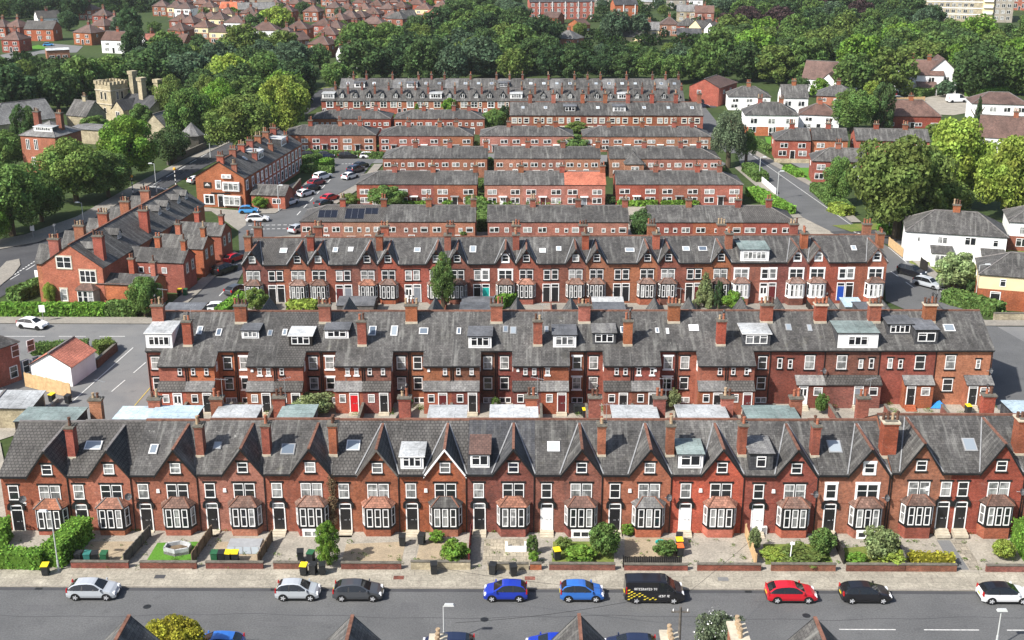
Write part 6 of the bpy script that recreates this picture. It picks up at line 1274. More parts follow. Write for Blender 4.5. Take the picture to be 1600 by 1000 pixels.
for px, py, L_, h, rz, lab in ((878, 30, 32, 8.4, 6, 'long three storey brick apartment row with an orange gable end'), (978, 40, 11, 9.5, 8, 'tall brick flats with stacked white balconies right of the long row')):
    x, y = G(px, py); r = thing('apartment_block', lab, 'apartment block', x, y, math.radians(rz)); house(r, L_, 10, h, h + 2.2, 'brick_bright', 'slate_dark', 'gable', 'gable'); n = int(L_ / 3)
    for fl in range(3):
        for k in range(n): window(r, -L_ / 2 + (k + .5) * L_ / n, 0, .9 + fl * 2.6, 1.6, 1.6, cols=2, bars='n', sur=None, merged=True)
    for k in range(max(2, n // 2)): MB().box(-.18, .18, -.3, 0, 0, h, 'white_paint').build('white_strip', r, (-L_ / 2 + (k + .75) * L_ / max(2, n // 2), 0, 0))
# ================================================================ trees
TR = tree
# named trees: (px, top, base, width, kind, colour, label)
for t in ((1400, 195, 372, 150, 'round', 'olive', 'broad dense dark olive tree between the junction and the white semi'), (1489, 178, 326, 122, 'round', 'lime', 'tall yellow green tree left of the white gabled house'), (1573, 205, 346, 112, 'round', 'lime', 'yellow green tree at the right edge above the white semi'), (1455, 262, 356, 112, 'round', 'olive', 'lower olive brown tree in front of the tall yellow green one'),
          (1309, 242, 320, 50, 'round', 'mid', 'small dark bushy tree at the corner of the roadside brick house'), (1137, 166, 262, 62, 'willow', 'grey', 'tall drooping birch at the bend of the right road'), (1165, 196, 258, 40, 'willow', 'mid', 'darker drooping tree just right of the tall birch'), (1524, 148, 220, 22, 'cone', 'deep', 'slim dark conifer in front of the white brown roofed house'),
          (1330, 133, 206, 72, 'round', 'mid', 'rounded green garden tree left of the dark conifer clump'), (1377, 126, 204, 40, 'oval', 'dark', 'dark evergreen clump right of the rounded garden tree'), (1360, 122, 160, 26, 'low', 'lime', 'small lime green tree behind the dark evergreen clump'), (1460, 190, 215, 30, 'low', 'olive', 'small olive bush tree in front of the brown roofed bungalow'), (1478, 122, 152, 36, 'low', 'blue', 'spreading grey green tree before the big white house'),
          (693, 394, 486, 42, 'loose', 'mid', 'tall slim birch in front of the third terrace'), (1101, 422, 480, 40, 'cone', 'pale', 'stout grey green conifer in front of the third terrace'), (1122, 438, 484, 16, 'oval', 'deep', 'dark slim conifer right of the grey green one'), (1145, 452, 488, 40, 'low', 'bright', 'bright yellow green rounded shrub in a third terrace garden'), (400, 446, 486, 40, 'low', 'olive', 'spreading bush at the left end of the third terrace'),
          (228, 428, 494, 56, 'round', 'mid', 'dark green tree beside the rear of the left terrace gable'), (718, 335, 376, 58, 'low', 'mid', 'bushy tree behind the third terrace left of the middle block'), (656, 352, 376, 36, 'low', 'olive', 'low bush left of the bushy tree behind the third terrace'), (1004, 322, 378, 46, 'round', 'dark', 'dark round tree between two blocks behind the third terrace'),
          (606, 285, 326, 60, 'low', 'mid', 'spreading tree in front of the second low row'), (546, 300, 322, 34, 'low', 'olive', 'yellowish bush tree beside the side street corner'), (630, 248, 272, 42, 'low', 'mid', 'bushy tree at the left block of the third low row'), (652, 160, 196, 24, 'cone', 'bright', 'lone pointed bright green conifer in the fifth low row'), (773, 166, 206, 36, 'round', 'mid', 'rounded tree between the hip roofed blocks'), (788, 164, 204, 22, 'oval', 'deep', 'dark conifer right of the rounded tree between the blocks'),
          (893, 206, 236, 52, 'low', 'mid', 'wide bush tree against the fourth low row'), (900, 188, 212, 40, 'low', 'olive', 'bush tree behind the wide one on the fourth low row'), (702, 150, 178, 26, 'low', 'bright', 'bright shrub tree before the far dormered terrace'), (900, 246, 268, 34, 'low', 'olive', 'ragged bush in the third low row gardens'), (1064, 256, 272, 34, 'low', 'mid', 'low bush in the gardens left of the right hand road'),
          (408, 304, 326, 26, 'low', 'bright', 'round yellow green bush at the garage by the side street'), (362, 275, 300, 40, 'low', 'dark', 'dark rounded bush left of the shop house'), (275, 951, 1056, 96, 'round', 'yellow', 'yellow green tree at the bottom edge beside a grey gable'), (1122, 944, 1060, 84, 'loose', 'grey', 'grey green shrub with white blossom at the bottom edge'), (1490, 386, 456, 62, 'low', 'mint', 'pale weeping bush tree beside the white semi'), (1518, 430, 462, 22, 'low', 'dark', 'small clipped dark tree in the garden by the cream house'),
          (513, 812, 884, 42, 'oval', 'bright', 'tall narrow clipped evergreen between two front gardens'), (79, 438, 478, 20, 'loose', 'lime', 'pale yellow shrub at the left terrace gable'),
          # left hand group
          (20, 240, 368, 118, 'round', 'mid', 'broad green tree at the left edge above the main road'), (120, 208, 316, 112, 'round', 'olive', 'large olive and green tree right of the brick villa'), (203, 176, 282, 94, 'round', 'bright', 'large bright green tree in the middle of the roadside group'), (170, 232, 308, 80, 'round', 'mid', 'mid green tree between the olive and the bright tree'), (268, 195, 256, 62, 'round', 'dark', 'dark green tree beside the main road and chapel'), (66, 262, 346, 84, 'round', 'mid', 'green tree leaning over the main road left of the lamp'), (-12, 300, 384, 70, 'round', 'bright', 'bright green low tree at the far left of the road'),
          (380, 142, 244, 112, 'round', 'olive', 'big rounded olive tree above the short terrace'), (442, 110, 216, 86, 'round', 'lime', 'big pale green tree beside the upper main road'), (297, 134, 222, 76, 'round', 'mid', 'dense green tree behind the chapel'), (272, 112, 190, 52, 'round', 'olive', 'olive tree right of the gothic house chimneys'), (325, 116, 190, 46, 'oval', 'olive', 'upright olive tree behind the big rounded one'), (350, 116, 200, 56, 'round', 'bright', 'light green tree behind the big rounded one'), (222, 160, 206, 46, 'low', 'mid', 'small green tree in front of the gothic gable'), (46, 160, 256, 48, 'oval', 'dark', 'dark green tree left of the brick villa'), (10, 196, 268, 60, 'round', 'mid', 'mid green tree at the left edge below the hall'), (148, 178, 210, 52, 'low', 'mid', 'low green bush tree below the gothic tower'), (85, 188, 222, 36, 'low', 'blue', 'bluish bush between the hall and the villa'),
          (92, 102, 172, 64, 'round', 'dark', 'very dark tree left of the gothic tower'), (20, 96, 180, 90, 'round', 'deep', 'deep green tree above the hall roof'), (130, 84, 160, 66, 'round', 'mid', 'green tree behind the gothic tower'), (175, 78, 152, 70, 'round', 'mid', 'mid green tree above the gothic tower'), (230, 74, 150, 80, 'round', 'dark', 'dark tree above the gothic chimneys'), (300, 74, 142, 70, 'round', 'blue', 'grey green tree above the roadside group'), (362, 76, 150, 60, 'round', 'lime', 'yellow green rounded tree below the estate'), (342, 90, 150, 50, 'round', 'olive', 'olive tree left of the yellow green rounded one'), (420, 78, 150, 66, 'round', 'mid', 'green tree left of the dark roadside tree'), (466, 84, 160, 66, 'round', 'deep', 'very dark tree beside the upper road'), (526, 92, 142, 46, 'round', 'mid', 'rounded tree at the left of the far terrace'), (500, 66, 108, 40, 'round', 'dark', 'dark tree at the foot of the estate'), (215, 40, 104, 46, 'oval', 'deep', 'tall dark tree between white house and estate'), (205, 12, 66, 44, 'oval', 'deep', 'tall very dark tree beyond the far left houses'), (108, 16, 48, 34, 'round', 'deep', 'dark round tree behind the far left white house'),
          (435, 8, 58, 60, 'round', 'lime', 'bright yellow green tree high on the estate'), (400, 20, 60, 40, 'oval', 'dark', 'dark conifer by the white estate house'), (664, 17, 36, 11, 'cone', 'yellow', 'tiny bright yellow conifer at the estate foot'), (752, 18, 62, 26, 'oval', 'deep', 'very dark conifer in the middle wood')):
    px, top, base, wd, kind, col, lab = t; TR(px, top, base, wd, kind, col, lab, group=None, clear=.02 if base < 400 else .06, hi=1 if base > 180 else 0)
# woods: crowns row by row, back to front
WN = [0]
rng = random.Random(77)
def wood(pts, lab, grp, cols, kinds=('round', 'round', 'round', 'oval', 'loose'), sz=(9, 13)):
    """pts: list of (x0, x1, base y, pixel spacing)"""
    for x0, x1, yb, sp in pts:
        x = x0 + rng.uniform(0, sp * .5)
        while x < x1:
            by = yb + rng.uniform(-4, 4); c = rng.choice(cols); k = rng.choice(kinds); h = rng.uniform(*sz); X, Y = G(x, by); wd = h * rng.uniform(.85, 1.15)
            cn = dict(dark='dark green', mid='mid green', olive='olive green', bright='bright green', deep='very dark green', blue='grey green', lime='yellow green', pale='pale green', purple='purple leaved', yellow='yellow')[c]
            tree_at(X, Y, h * 1.08, wd * 1.12, k, c, cn + ' ' + lab, group=cn + ' ' + grp, clear=.03, parts=False, hi=0).color = [v * .86 for v in GREEN[c]] + [1]; x += sp * 1.05 * rng.uniform(.75, 1.3); WN[0] += 1
mixd = ['dark', 'mid', 'dark', 'mid', 'olive', 'deep', 'blue']; mixr = ['mid', 'dark', 'olive', 'dark', 'mid', 'bright']
wood([(-20, 215, 137, 42)], 'low tree of the left hand wood above the hall', 'low trees of the left wood', mixd, sz=(8, 9.4))
wood([(215, 480, 134, 46), (215, 470, 118, 44), (250, 480, 102, 52)], 'tree in the left hand wood below the estate', 'trees of the left wood', mixd)
wood([(885, 1110, 127, 42), (880, 1120, 115, 42)], 'low tree of the middle wood nearest the far houses', 'low trees of the middle wood', mixd, sz=(8, 9.6))
wood([(545, 880, 127, 44), (560, 880, 116, 46), (545, 880, 102, 46), (560, 860, 86, 44), (640, 850, 68, 42), (690, 830, 50, 44), (720, 830, 34, 40), (712, 830, 18, 36)], 'tree in the middle wood behind the far terrace', 'trees of the middle wood', mixd, sz=(10, 14))
wood([(1110, 1560, 108, 46), (1090, 1270, 128, 48), (1130, 1640, 92, 44), (1130, 1640, 76, 42), (1330, 1640, 122, 50), (1520, 1640, 150, 46), (1330, 1420, 146, 50)], 'tree in the right hand wood', 'trees of the right wood', mixr, sz=(10, 14))
wood([(1150, 1240, 84, 44), (1120, 1460, 58, 40), (1150, 1460, 42, 38), (1130, 1450, 26, 36), (1110, 1450, 12, 34)], 'tree in the far right woods', 'trees of the far right woods', ['dark', 'mid', 'blue', 'deep', 'dark', 'purple'], sz=(10, 13))
wood([(-10, 120, 30, 34), (-10, 100, 14, 32), (130, 250, 12, 34), (100, 280, 3, 30), (290, 560, 2, 40)], 'tree on the far left skyline', 'trees of the far left', ['deep', 'dark', 'mid', 'blue'], sz=(9, 13))
wood([(930, 1070, 16, 44), (900, 970, 58, 40), (1020, 1130, 24, 44), (900, 1060, 4, 34), (880, 1120, 90, 46)], 'tree among the far houses', 'trees among the far houses', ['mid', 'dark', 'blue', 'olive'], sz=(5, 7))
wood([(290, 540, 82, 44), (300, 470, 38, 52), (520, 700, 60, 50), (150, 270, 60, 46), (420, 560, 30, 44), (620, 720, 22, 40)], 'garden tree among the estate houses', 'garden trees on the estate', ['mid', 'dark', 'olive', 'blue', 'bright'], sz=(5.5, 8.5))
wood([(1420, 1640, 136, 44), (1240, 1290, 152, 40), (1360, 1400, 130, 38)], 'tree around the big white house', 'trees around the big white house', ['mid', 'bright', 'olive', 'dark'], sz=(5, 8))
wood([(960, 1020, 70, 30)], 'drooping tree before the far flats', 'drooping trees before the far flats', ['blue'], kinds=('willow',), sz=(12, 14))
wood([(330, 470, 186, 50), (300, 470, 168, 52)], 'tree in the group beside the main road', 'trees beside the main road', ['mid', 'dark', 'olive', 'bright'], sz=(9, 12))
# ground cover of far woods, one mass
def far_mass():
    g = random.Random(3); bl = []
    for x0, x1, y0, y1, n in ((560, 1110, 55, 118, 150), (1080, 1640, 60, 126, 190), (-40, 490, 96, 170, 120), (1110, 1470, 8, 60, 120), (700, 830, 5, 80, 50), (-40, 130, 4, 30, 30), (120, 300, 1, 20, 40), (880, 1150, 6, 88, 60)):
        for _ in range(n):
            X, Y = G(g.uniform(x0, x1), g.uniform(y0, y1)); r = g.uniform(2.5, 4.0); bl.append((X, Y, g.uniform(.8, 2.2), r, r, g.uniform(1.5, 3.0)))
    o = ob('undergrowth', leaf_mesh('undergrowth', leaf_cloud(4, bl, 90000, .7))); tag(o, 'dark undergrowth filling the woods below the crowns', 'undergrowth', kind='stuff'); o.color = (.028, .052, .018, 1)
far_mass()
# ================================================================ hedges and shrubs of streets behind
HP = hedge_px
HP((0, 492), (166, 492), 1.6, 1.5, 'long clipped hedge along the street below the left terrace gable', 'hedge'); HP((50, 553), (138, 547), 1.6, 1.3, 'clipped dark hedge behind the white garage', 'mid'); HP((22, 470), (66, 452), 2.2, 1.6, 'clipped hedge beside the left terrace and main road', 'mid'); HP((150, 552), (178, 546), 2.2, 1.4, 'square bush at the corner of the side road', 'olive')
HP((345, 496), (380, 470), 1.5, 1.3, 'bright clipped hedge at the left end garden of the third terrace', 'hedge'); HP((452, 486), (494, 488), 2.2, 1.4, 'rounded clipped hedge in a third terrace garden', 'lime'); HP((170, 492), (216, 492), 2.0, 1.8, 'rough shrubs right of the long clipped hedge', 'mid')
HP((1174, 304), (1232, 336), 2.6, 1.5, 'wide shrub bank left of the right hand road', 'hedge'); HP((1168, 268), (1190, 285), 2.5, 1.8, 'shrubs beside the white picket fence', 'mid'); HP((1277, 298), (1318, 334), 3.0, 1.6, 'tall hedge right of the right hand road', 'mid'); HP((1302, 330), (1326, 338), 2.5, 1.6, 'lime shrub at the end of the roadside hedge', 'lime')
HP((1372, 364), (1414, 366), 2.0, 1.4, 'clipped bright hedge by the white semi junction', 'hedge'); HP((1478, 470), (1560, 494), 2.5, 1.7, 'rambling green hedge in front of the cream and brick house', 'mid'); HP((1175, 222), (1205, 240), 1.5, 1.3, 'garden hedge of the white house by the bend', 'mid'); HP((1210, 228), (1236, 232), 1.5, 1.2, 'low hedge beside the small lawn', 'hedge'); HP((1228, 266), (1250, 278), 1.5, 1.1, 'hedge at the junction garden', 'hedge')
HP((478, 244), (600, 248), 1.4, 1.3, 'long hedge in front of the hip roofed block', 'mid'); HP((466, 256), (500, 250), 1.8, 1.3, 'clipped hedge at the corner of the parking bays', 'mid'); HP((498, 264), (516, 258), 2.2, 1.5, 'bright clipped hedge block by the parking bays', 'hedge'); HP((470, 268), (520, 270), 1.6, 1.2, 'hedge around the parking bays', 'mid'); HP((1205, 466), (1245, 468), 2.0, 1.4, 'bright rounded shrub before the third terrace white bays', 'hedge'); HP((780, 482), (808, 470), 1.4, 1.6, 'ivy covered fence in the third terrace gardens', 'hedge'); HP((760, 362), (740, 320), 3, 2, 'shrubs in the gap between two low blocks', 'mid')
for i_, (px, py, h_, w_, c_) in enumerate(((752, 300, 2.6, 3.2, 'mid'), (752, 326, 2.4, 3.0, 'hedge'), (953, 320, 2.2, 2.6, 'dark'), (765, 262, 2.4, 3.0, 'mid'), (588, 236, 2.6, 3.4, 'mid'), (742, 236, 2.4, 3.2, 'olive'), (904, 240, 2.2, 3.0, 'mid'), (945, 268, 2.2, 2.8, 'dark'), (612, 196, 2.6, 3.6, 'mid'), (1030, 240, 1.8, 3.2, 'olive'), (845, 244, 1.6, 3.0, 'mid'), (670, 242, 1.6, 3.0, 'mid'), (700, 322, 1.6, 2.6, 'hedge'), (1120, 318, 2.0, 3.0, 'mid'), (1122, 272, 2.0, 3.2, 'mid'))):
    X_, Y_ = G(px, py); tree_at(X_, Y_, h_, w_, 'low', c_, 'garden bush squeezed between the low brick blocks', 'shrub', 'garden bushes between the low blocks', 0, 'shrub', parts=False, hi=0)
for i_, (p_, q_) in enumerate((((760, 322), (812, 322)), ((822, 322), (876, 322)), ((966, 322), (1026, 322)), ((1034, 322), (1090, 322)), ((620, 324), (672, 324)))): HP(p_, q_, 1.0, 1.0, 'clipped front hedge of the second low row, %s from the left' % ['second', 'third', 'fourth', 'fifth', 'first'][i_], 'bright', 'clipped front hedges of the second low row', seed=i_)
HP((1430, 152), (1500, 140), 4, 2.2, 'shrubs around the drive of the big white house', 'mid'); HP((1520, 152), (1610, 140), 6, 2.4, 'overgrown bright bank behind the white houses', 'hedge')
# ================================================================ front gardens
def patch(name, pix, mat, z=.1): return sheet(name, pix, z, mat)
patch('gravel', [(40, 838), (92, 846), (70, 880), (10, 880)], 'concrete', .104); patch('gravel', [(122, 846), (236, 846), (196, 882), (110, 884)], 'gravel', .104); patch('path', [(128, 838), (150, 838), (120, 872), (100, 880)], 'concrete', .112)
patch('lawn', [(246, 848), (313, 846), (306, 881), (226, 881)], 'lawn', .12); patch('path', [(232, 840), (252, 842), (222, 886), (200, 890)], 'concrete', .108); patch('gravel', [(338, 846), (412, 848), (404, 884), (322, 884)], 'gravel', .106); patch('path', [(322, 840), (340, 844), (324, 886), (300, 890)], 'concrete', .11)
patch('paving', [(424, 846), (500, 850), (496, 888), (412, 888)], 'concrete', .104); patch('gravel', [(541, 850), (634, 846), (626, 884), (532, 884)], 'gravel', .106); patch('path', [(640, 842), (654, 842), (646, 886), (630, 888)], 'concrete', .112); patch('gravel', [(656, 848), (730, 848), (732, 882), (648, 882)], 'gravel', .106)
patch('path', [(738, 842), (756, 842), (752, 888), (736, 888)], 'concrete', .11); patch('paving', [(757, 842), (826, 842), (828, 882), (754, 882)], 'yard_flags', .108); patch('path', [(846, 842), (862, 842), (860, 888), (844, 888)], 'concrete', .112); patch('rough_grass', [(864, 846), (958, 846), (962, 884), (862, 884)], 'rough_grass', .106)
patch('path', [(958, 838), (974, 838), (974, 888), (960, 888)], 'concrete', .112); patch('gravel', [(976, 840), (1052, 840), (1060, 872), (976, 872)], 'gravel', .106); patch('paving', [(1060, 838), (1160, 842), (1176, 882), (1074, 882)], 'concrete', .108); patch('rough_grass', [(1192, 850), (1296, 850), (1304, 882), (1196, 882)], 'rough_grass', .106)
patch('path', [(1284, 840), (1300, 840), (1322, 888), (1306, 888)], 'concrete', .112); patch('rough_grass', [(1318, 856), (1396, 850), (1412, 884), (1322, 884)], 'rough_grass', .106); patch('paving', [(1402, 846), (1464, 846), (1492, 886), (1420, 886)], 'concrete', .104); patch('path', [(1464, 844), (1484, 844), (1514, 890), (1490, 890)], 'asphalt_pale', .112); patch('path', [(1486, 844), (1506, 844), (1536, 890), (1516, 890)], 'yard_flags', .112); patch('paving', [(1510, 846), (1580, 846), (1606, 888), (1540, 888)], 'concrete', .106)
patch('yard', [(-40, 700), (60, 668), (0, 600), (-60, 600)], 'concrete', .02); patch('yard', [(-60, 900), (30, 836), (0, 690), (-60, 690)], 'concrete', .095)
gw_ = 'low brick garden walls along the front pavement'
for i, (a, b, h, m, lab) in enumerate(((0, 66, .55, 'brick_dark', 'low brick wall under the corner hedge'), (110, 200, .6, 'brick_dark', 'low brick wall with grey coping in front of the four bins by the corner hedge'), (218, 307, .6, 'brick_dark', 'low brick wall in front of the small green lawn'), (321, 411, .6, 'brick_dark', 'low brick wall in front of the bins with yellow lids'), (427, 468, .6, 'brick_dark', 'short low brick wall beside three bins standing on the pavement'),
                                 (533, 627, .6, 'brick_dark', 'low brick wall right of the tall narrow evergreen'), (642, 735, .75, 'stone_wall', 'pale stone low wall behind a lone black bin'), (762, 826, .6, 'stone_wall', 'low pale wall with two black bins before it'), (828, 846, .6, 'brick_red', 'stubby brick wall by the overgrown garden path'), (858, 961, .6, 'brick_dark', 'low brick wall before the overgrown green garden'), (975, 1074, .55, 'brick_dark', 'low brick wall under the black picket fence'),
                                 (1089, 1188, .6, 'brick_dark', 'low brick wall before the bare paved garden'), (1204, 1304, .65, 'brick_dark', 'low brick wall before the dry rough grass garden'), (1321, 1412, .65, 'brick_dark', 'low brick wall before the bushy garden with a cellar door'), (1413, 1492, .65, 'brick_dark', 'low brick wall below the clipped golden hedge'), (1538, 1606, .6, 'brick_dark', 'low brick wall before the round garden bush'))):
    X0, X1 = G(a, 890, .1)[0], G(b, 890, .1)[0]; box_wall('garden_wall', lab, 'wall', X0, WY + .12, X1, WY + .12, h, .24, m, 'grime_stone', gw_, z=.1)
fg = 'wooden fences between the front gardens'
for p, q_, m, lab in (((235, 838), (194, 884), 'wood_grey', 'grey plank fence left of the small green lawn'), ((331, 838), (300, 882), 'wood_fence', 'brown plank fence right of the small green lawn'), ((425, 846), (403, 884), 'wood_fence', 'brown plank fence right of the four yellow lidded bins'), ((736, 836), (732, 884), 'door_red', 'dark red slatted fence beside the pale paved yard'), ((1164, 836), (1180, 884), 'wood_pale', 'pale plank fence left of the dry rough garden'), ((1390, 846), (1413, 886), 'wood_grey', 'weathered plank fence left of the golden hedge'), ((1303, 850), (1318, 882), 'dark_wood', 'dark low fence beside the cellar garden steps')):
    if m == 'door_red': m = 'door_maroon'
    box_wall('wood_fence', lab, 'fence', *G(*p, .1), *G(*q_, .1), 1.15, .07, m, group=fg, z=.1, plank=.22)
a, b = G(972, 882, .1), G(1064, 882, .1); box_wall('picket_fence', 'black picket fence on the wall before the gravel garden', 'fence', a[0], WY + .5, b[0], WY + .5, 1.1, .05, 'black_paint', z=.1, plank=.16)
def hz(x0, y0, x1, y1, d, h, lab, col, **k): a = G(x0, y0, .1); b = G(x1, y1, .1); return hedge(a[0], a[1], b[0], b[1], d, h, lab, col, z=.1, **k)
HG = 'clipped garden hedges along the front terrace'
hz(132, 838, 84, 886, 1.9, 2.1, 'tall clipped bright green hedge running from house to lamp post at the corner', 'hedge', group=HG, seed=3); hz(-10, 884, 70, 886, 1.2, 1.6, 'clipped corner hedge along the pavement at the left edge', 'hedge', group=HG, seed=4); hz(-18, 850, 16, 846, 2.2, 2.0, 'rounded clipped hedge at the left edge beside the first door', 'hedge', group=HG, seed=5)
hz(1420, 880, 1490, 883, .9, 1.0, 'low clipped golden hedge behind the front wall', 'yellow', group=HG, seed=6); hz(1590, 846, 1618, 886, 1.4, 2.4, 'tall bright hedge cut by the right edge', 'hedge', group=HG, seed=7)
SG = None
for px, py, h, wd, kind, col, lab in ((711, 878, 2.2, 2.9, 'low', 'bright', 'loose bright bush in the gravel garden beside the dark red fence'), (682, 846, 1.1, 1.5, 'low', 'bright', 'small bush beside the bay with the grey stone roof'), (944, 868, 3.4, 3.0, 'round', 'mid', 'big leafy bush at the right of the overgrown garden'), (905, 876, 1.3, 3.2, 'low', 'bright', 'low weeds in the overgrown garden'), (880, 858, 1.2, 1.6, 'low', 'olive', 'scruffy shrub below the brown bay'), (832, 866, 1.9, 1.1, 'oval', 'mid', 'narrow shrub beside the pale paved yard'), (834, 880, 1.3, 1.0, 'low', 'bright', 'small shrub at the end of the narrow path'),
                                      (980, 836, 1.2, 1.3, 'low', 'bright', 'round small bush by the gravel garden door path'), (1040, 868, 1.5, 2.4, 'low', 'mid', 'shrub behind the black picket fence'), (1178, 862, 2.6, 1.2, 'loose', 'pale', 'scraggy climbing shrub on the pale plank fence'), (1283, 866, 2.6, 2.4, 'round', 'mid', 'leafy shrub at the steps of the dry rough garden'), (1250, 874, .9, 4.2, 'low', 'olive', 'rusty dry growth in the rough garden'), (1210, 872, .8, 2.6, 'low', 'lime', 'yellowing weeds in the rough garden'), (1374, 874, 3.2, 3.4, 'loose', 'pale', 'big grey green bush above the cellar door garden'), (1395, 882, 1.4, 2.6, 'low', 'lime', 'yellow flowering shrub by the weathered fence'), (1566, 872, 1.9, 2.1, 'round', 'lime', 'round pale green bush in the right hand paved garden'), (1338, 880, 1.0, 2.0, 'low', 'bright', 'low shrubs by the cellar door')):
    x, y = G(px, py, .1); tree_at(x, y, h, wd, kind, col, lab, 'shrub', SG, .0, 'shrub', parts=False, hi=0, z=.1)
# light wells, planter, cold frame, meter boxes
x, y = G(278, 862, .1); r = thing('planter_wall', 'white six sided planter wall on the small green lawn', 'planter', x, y, 0, None, .1); q = MB(); O = [(1.3 * math.cos(math.pi * k / 3 + .5), .9 * math.sin(math.pi * k / 3 + .5)) for k in range(6)]
for k in range(6):
    a, b = O[k], O[(k + 1) % 6]; q.slab([(a[0], a[1], 0), (b[0], b[1], 0), (b[0], b[1], .65), (a[0], a[1], .65)], .14, 'felt_pale')
q.build('rim', r); MB().prism(O, 0, .3, 'earth').build('soil', r)
x, y = G(384, 858, .1); r = thing('cold_frame', 'old glazed cellar cover with a grey frame below the brown bay roof', 'cellar cover', x, y, 0, None, .1); q = MB(); q.frus(-1.7, 1.7, -.9, .9, 0, .7, .25, .2, 'grey_metal'); q.build('frame', r); q = MB()
for k in range(4): q.slab([(-1.5 + k * .76, -.93, .06), (-.82 + k * .76, -.93, .06), (-.82 + k * .7, -.74, .64), (-1.4 + k * .7, -.74, .64)], .02, 'roof_glass')
q.build('glazing', r)
x, y = G(806, 858, .1); r = thing('light_well', 'white rimmed cellar light well in the pale paved yard', 'light well', x, y, 0, None, .1); MB().box(-.95, .95, -.5, -.3, 0, .5, 'white_paint').box(-.95, -.75, -.3, .5, 0, .5, 'white_paint').box(.75, .95, -.3, .5, 0, .5, 'white_paint').build('rim', r); MB().box(-.75, .75, -.3, .5, 0, .05, 'black_paint').build('grating', r)
for px, py, lab in ((914, 842, 'white meter box beside the white arched door'), (1196, 842, 'grey meter box by the white door right of the pale fence')):
    x, y = G(px, py, .1); r = thing('meter_box', lab, 'meter box', x, ROW1Y - .02, 0, None, .1); MB().box(-.28, .28, -.22, 0, 0, .75, 'white_paint').build('body', r); MB().box(-.22, .22, -.235, -.22, .08, .68, 'lead').build('lid', r)
r = thing('wooden_stake', 'pale wooden stake standing in the dry rough garden', 'stake', *G(1234, 878, .1), 0, None, .1); q = MB(); q.cyl((0, 0, 0), (.12, .2, 1.9), .05, .05, 6, 'white_paint').box(-.05, .35, .15, .2, 1.6, 1.85, 'white_paint'); q.build('post', r)
r = thing('garden_table', 'small teal round garden table on the gravel behind the picket fence', 'table', *G(1032, 858, .1), 0, None, .1); MB().cyl((0, 0, .68), (0, 0, .73), .5, .5, 14, 'door_teal').build('tabletop', r); MB().cyl((0, 0, 0), (0, 0, .68), .05, .05, 6, 'black_paint').cyl((0, 0, 0), (0, 0, .05), .3, .25, 10, 'black_paint').build('leg', r)
# bins
BL = {}
for px, py, body, lid, lab in ((124, 879, 'bin_black', 'bin_black', 'black bin at the left of the row behind the first low wall'), (138, 879, 'bin_teal', 'bin_teal', 'teal bin second in the row of four behind the first low wall'), (150, 879, 'bin_black', 'bin_black', 'black bin third in the row of four behind the first low wall'), (164, 879, 'bin_green', 'bin_green', 'green bin at the right end of the row behind the first low wall'),
                               (336, 878, 'bin_green', 'bin_green', 'green bin beside two yellow lidded bins in a front garden'), (347, 878, 'bin_black', 'bin_black', 'black bin between the green bin and the yellow lids'), (357, 878, 'bin_black', 'lid_yellow', 'left one of two side by side yellow lidded bins'), (368, 878, 'bin_black', 'lid_yellow', 'right one of two side by side yellow lidded bins'),
                               (72, 898, 'bin_black', 'lid_yellow', 'yellow lidded bin on the pavement by the corner lamp post'), (470, 876, 'bin_black', 'bin_black', 'black bin in the concrete garden left of the tall evergreen'), (486, 878, 'bin_black', 'bin_green', 'green lidded bin in the concrete garden left of the tall evergreen'), (475, 898, 'bin_black', 'lid_yellow', 'yellow lidded bin on the pavement below the tall evergreen'), (490, 897, 'bin_black', 'bin_black', 'black bin in the middle of three on the pavement below the evergreen'), (504, 897, 'bin_black', 'bin_black', 'black bin at the right of three on the pavement below the evergreen'),
                               (678, 896, 'bin_black', 'bin_black', 'lone black bin on the pavement before the pale stone wall'), (770, 897, 'bin_black', 'bin_black', 'left black bin on the pavement before the pale paved yard'), (802, 899, 'bin_black', 'bin_black', 'right black bin on the pavement before the pale paved yard'), (870, 874, 'brick_red', 'lid_yellow', 'yellow lidded bin at the left of the overgrown garden'), (1062, 868, 'bin_black', 'lid_orange', 'orange lidded bin at the end of the black picket fence'), (1061, 858, 'bin_black', 'lid_yellow', 'yellow lidded bin behind the orange lidded one'), (1061, 850, 'bin_black', 'bin_black', 'black bin at the back of the picket fence row'),
                               (659, 850, 'bin_black', 'bin_black', 'black bin against the house wall by the grey stone bay roof'), (629, 852, 'bin_black', 'bin_black', 'dark tilted bin by the door left of the white dormered house')):
    x, y = G(px, py, .1); bin_(x, y, lab, body if body in ('bin_black', 'bin_teal', 'bin_green') else 'bin_black', lid, random.uniform(-.25, .25), z=.11)
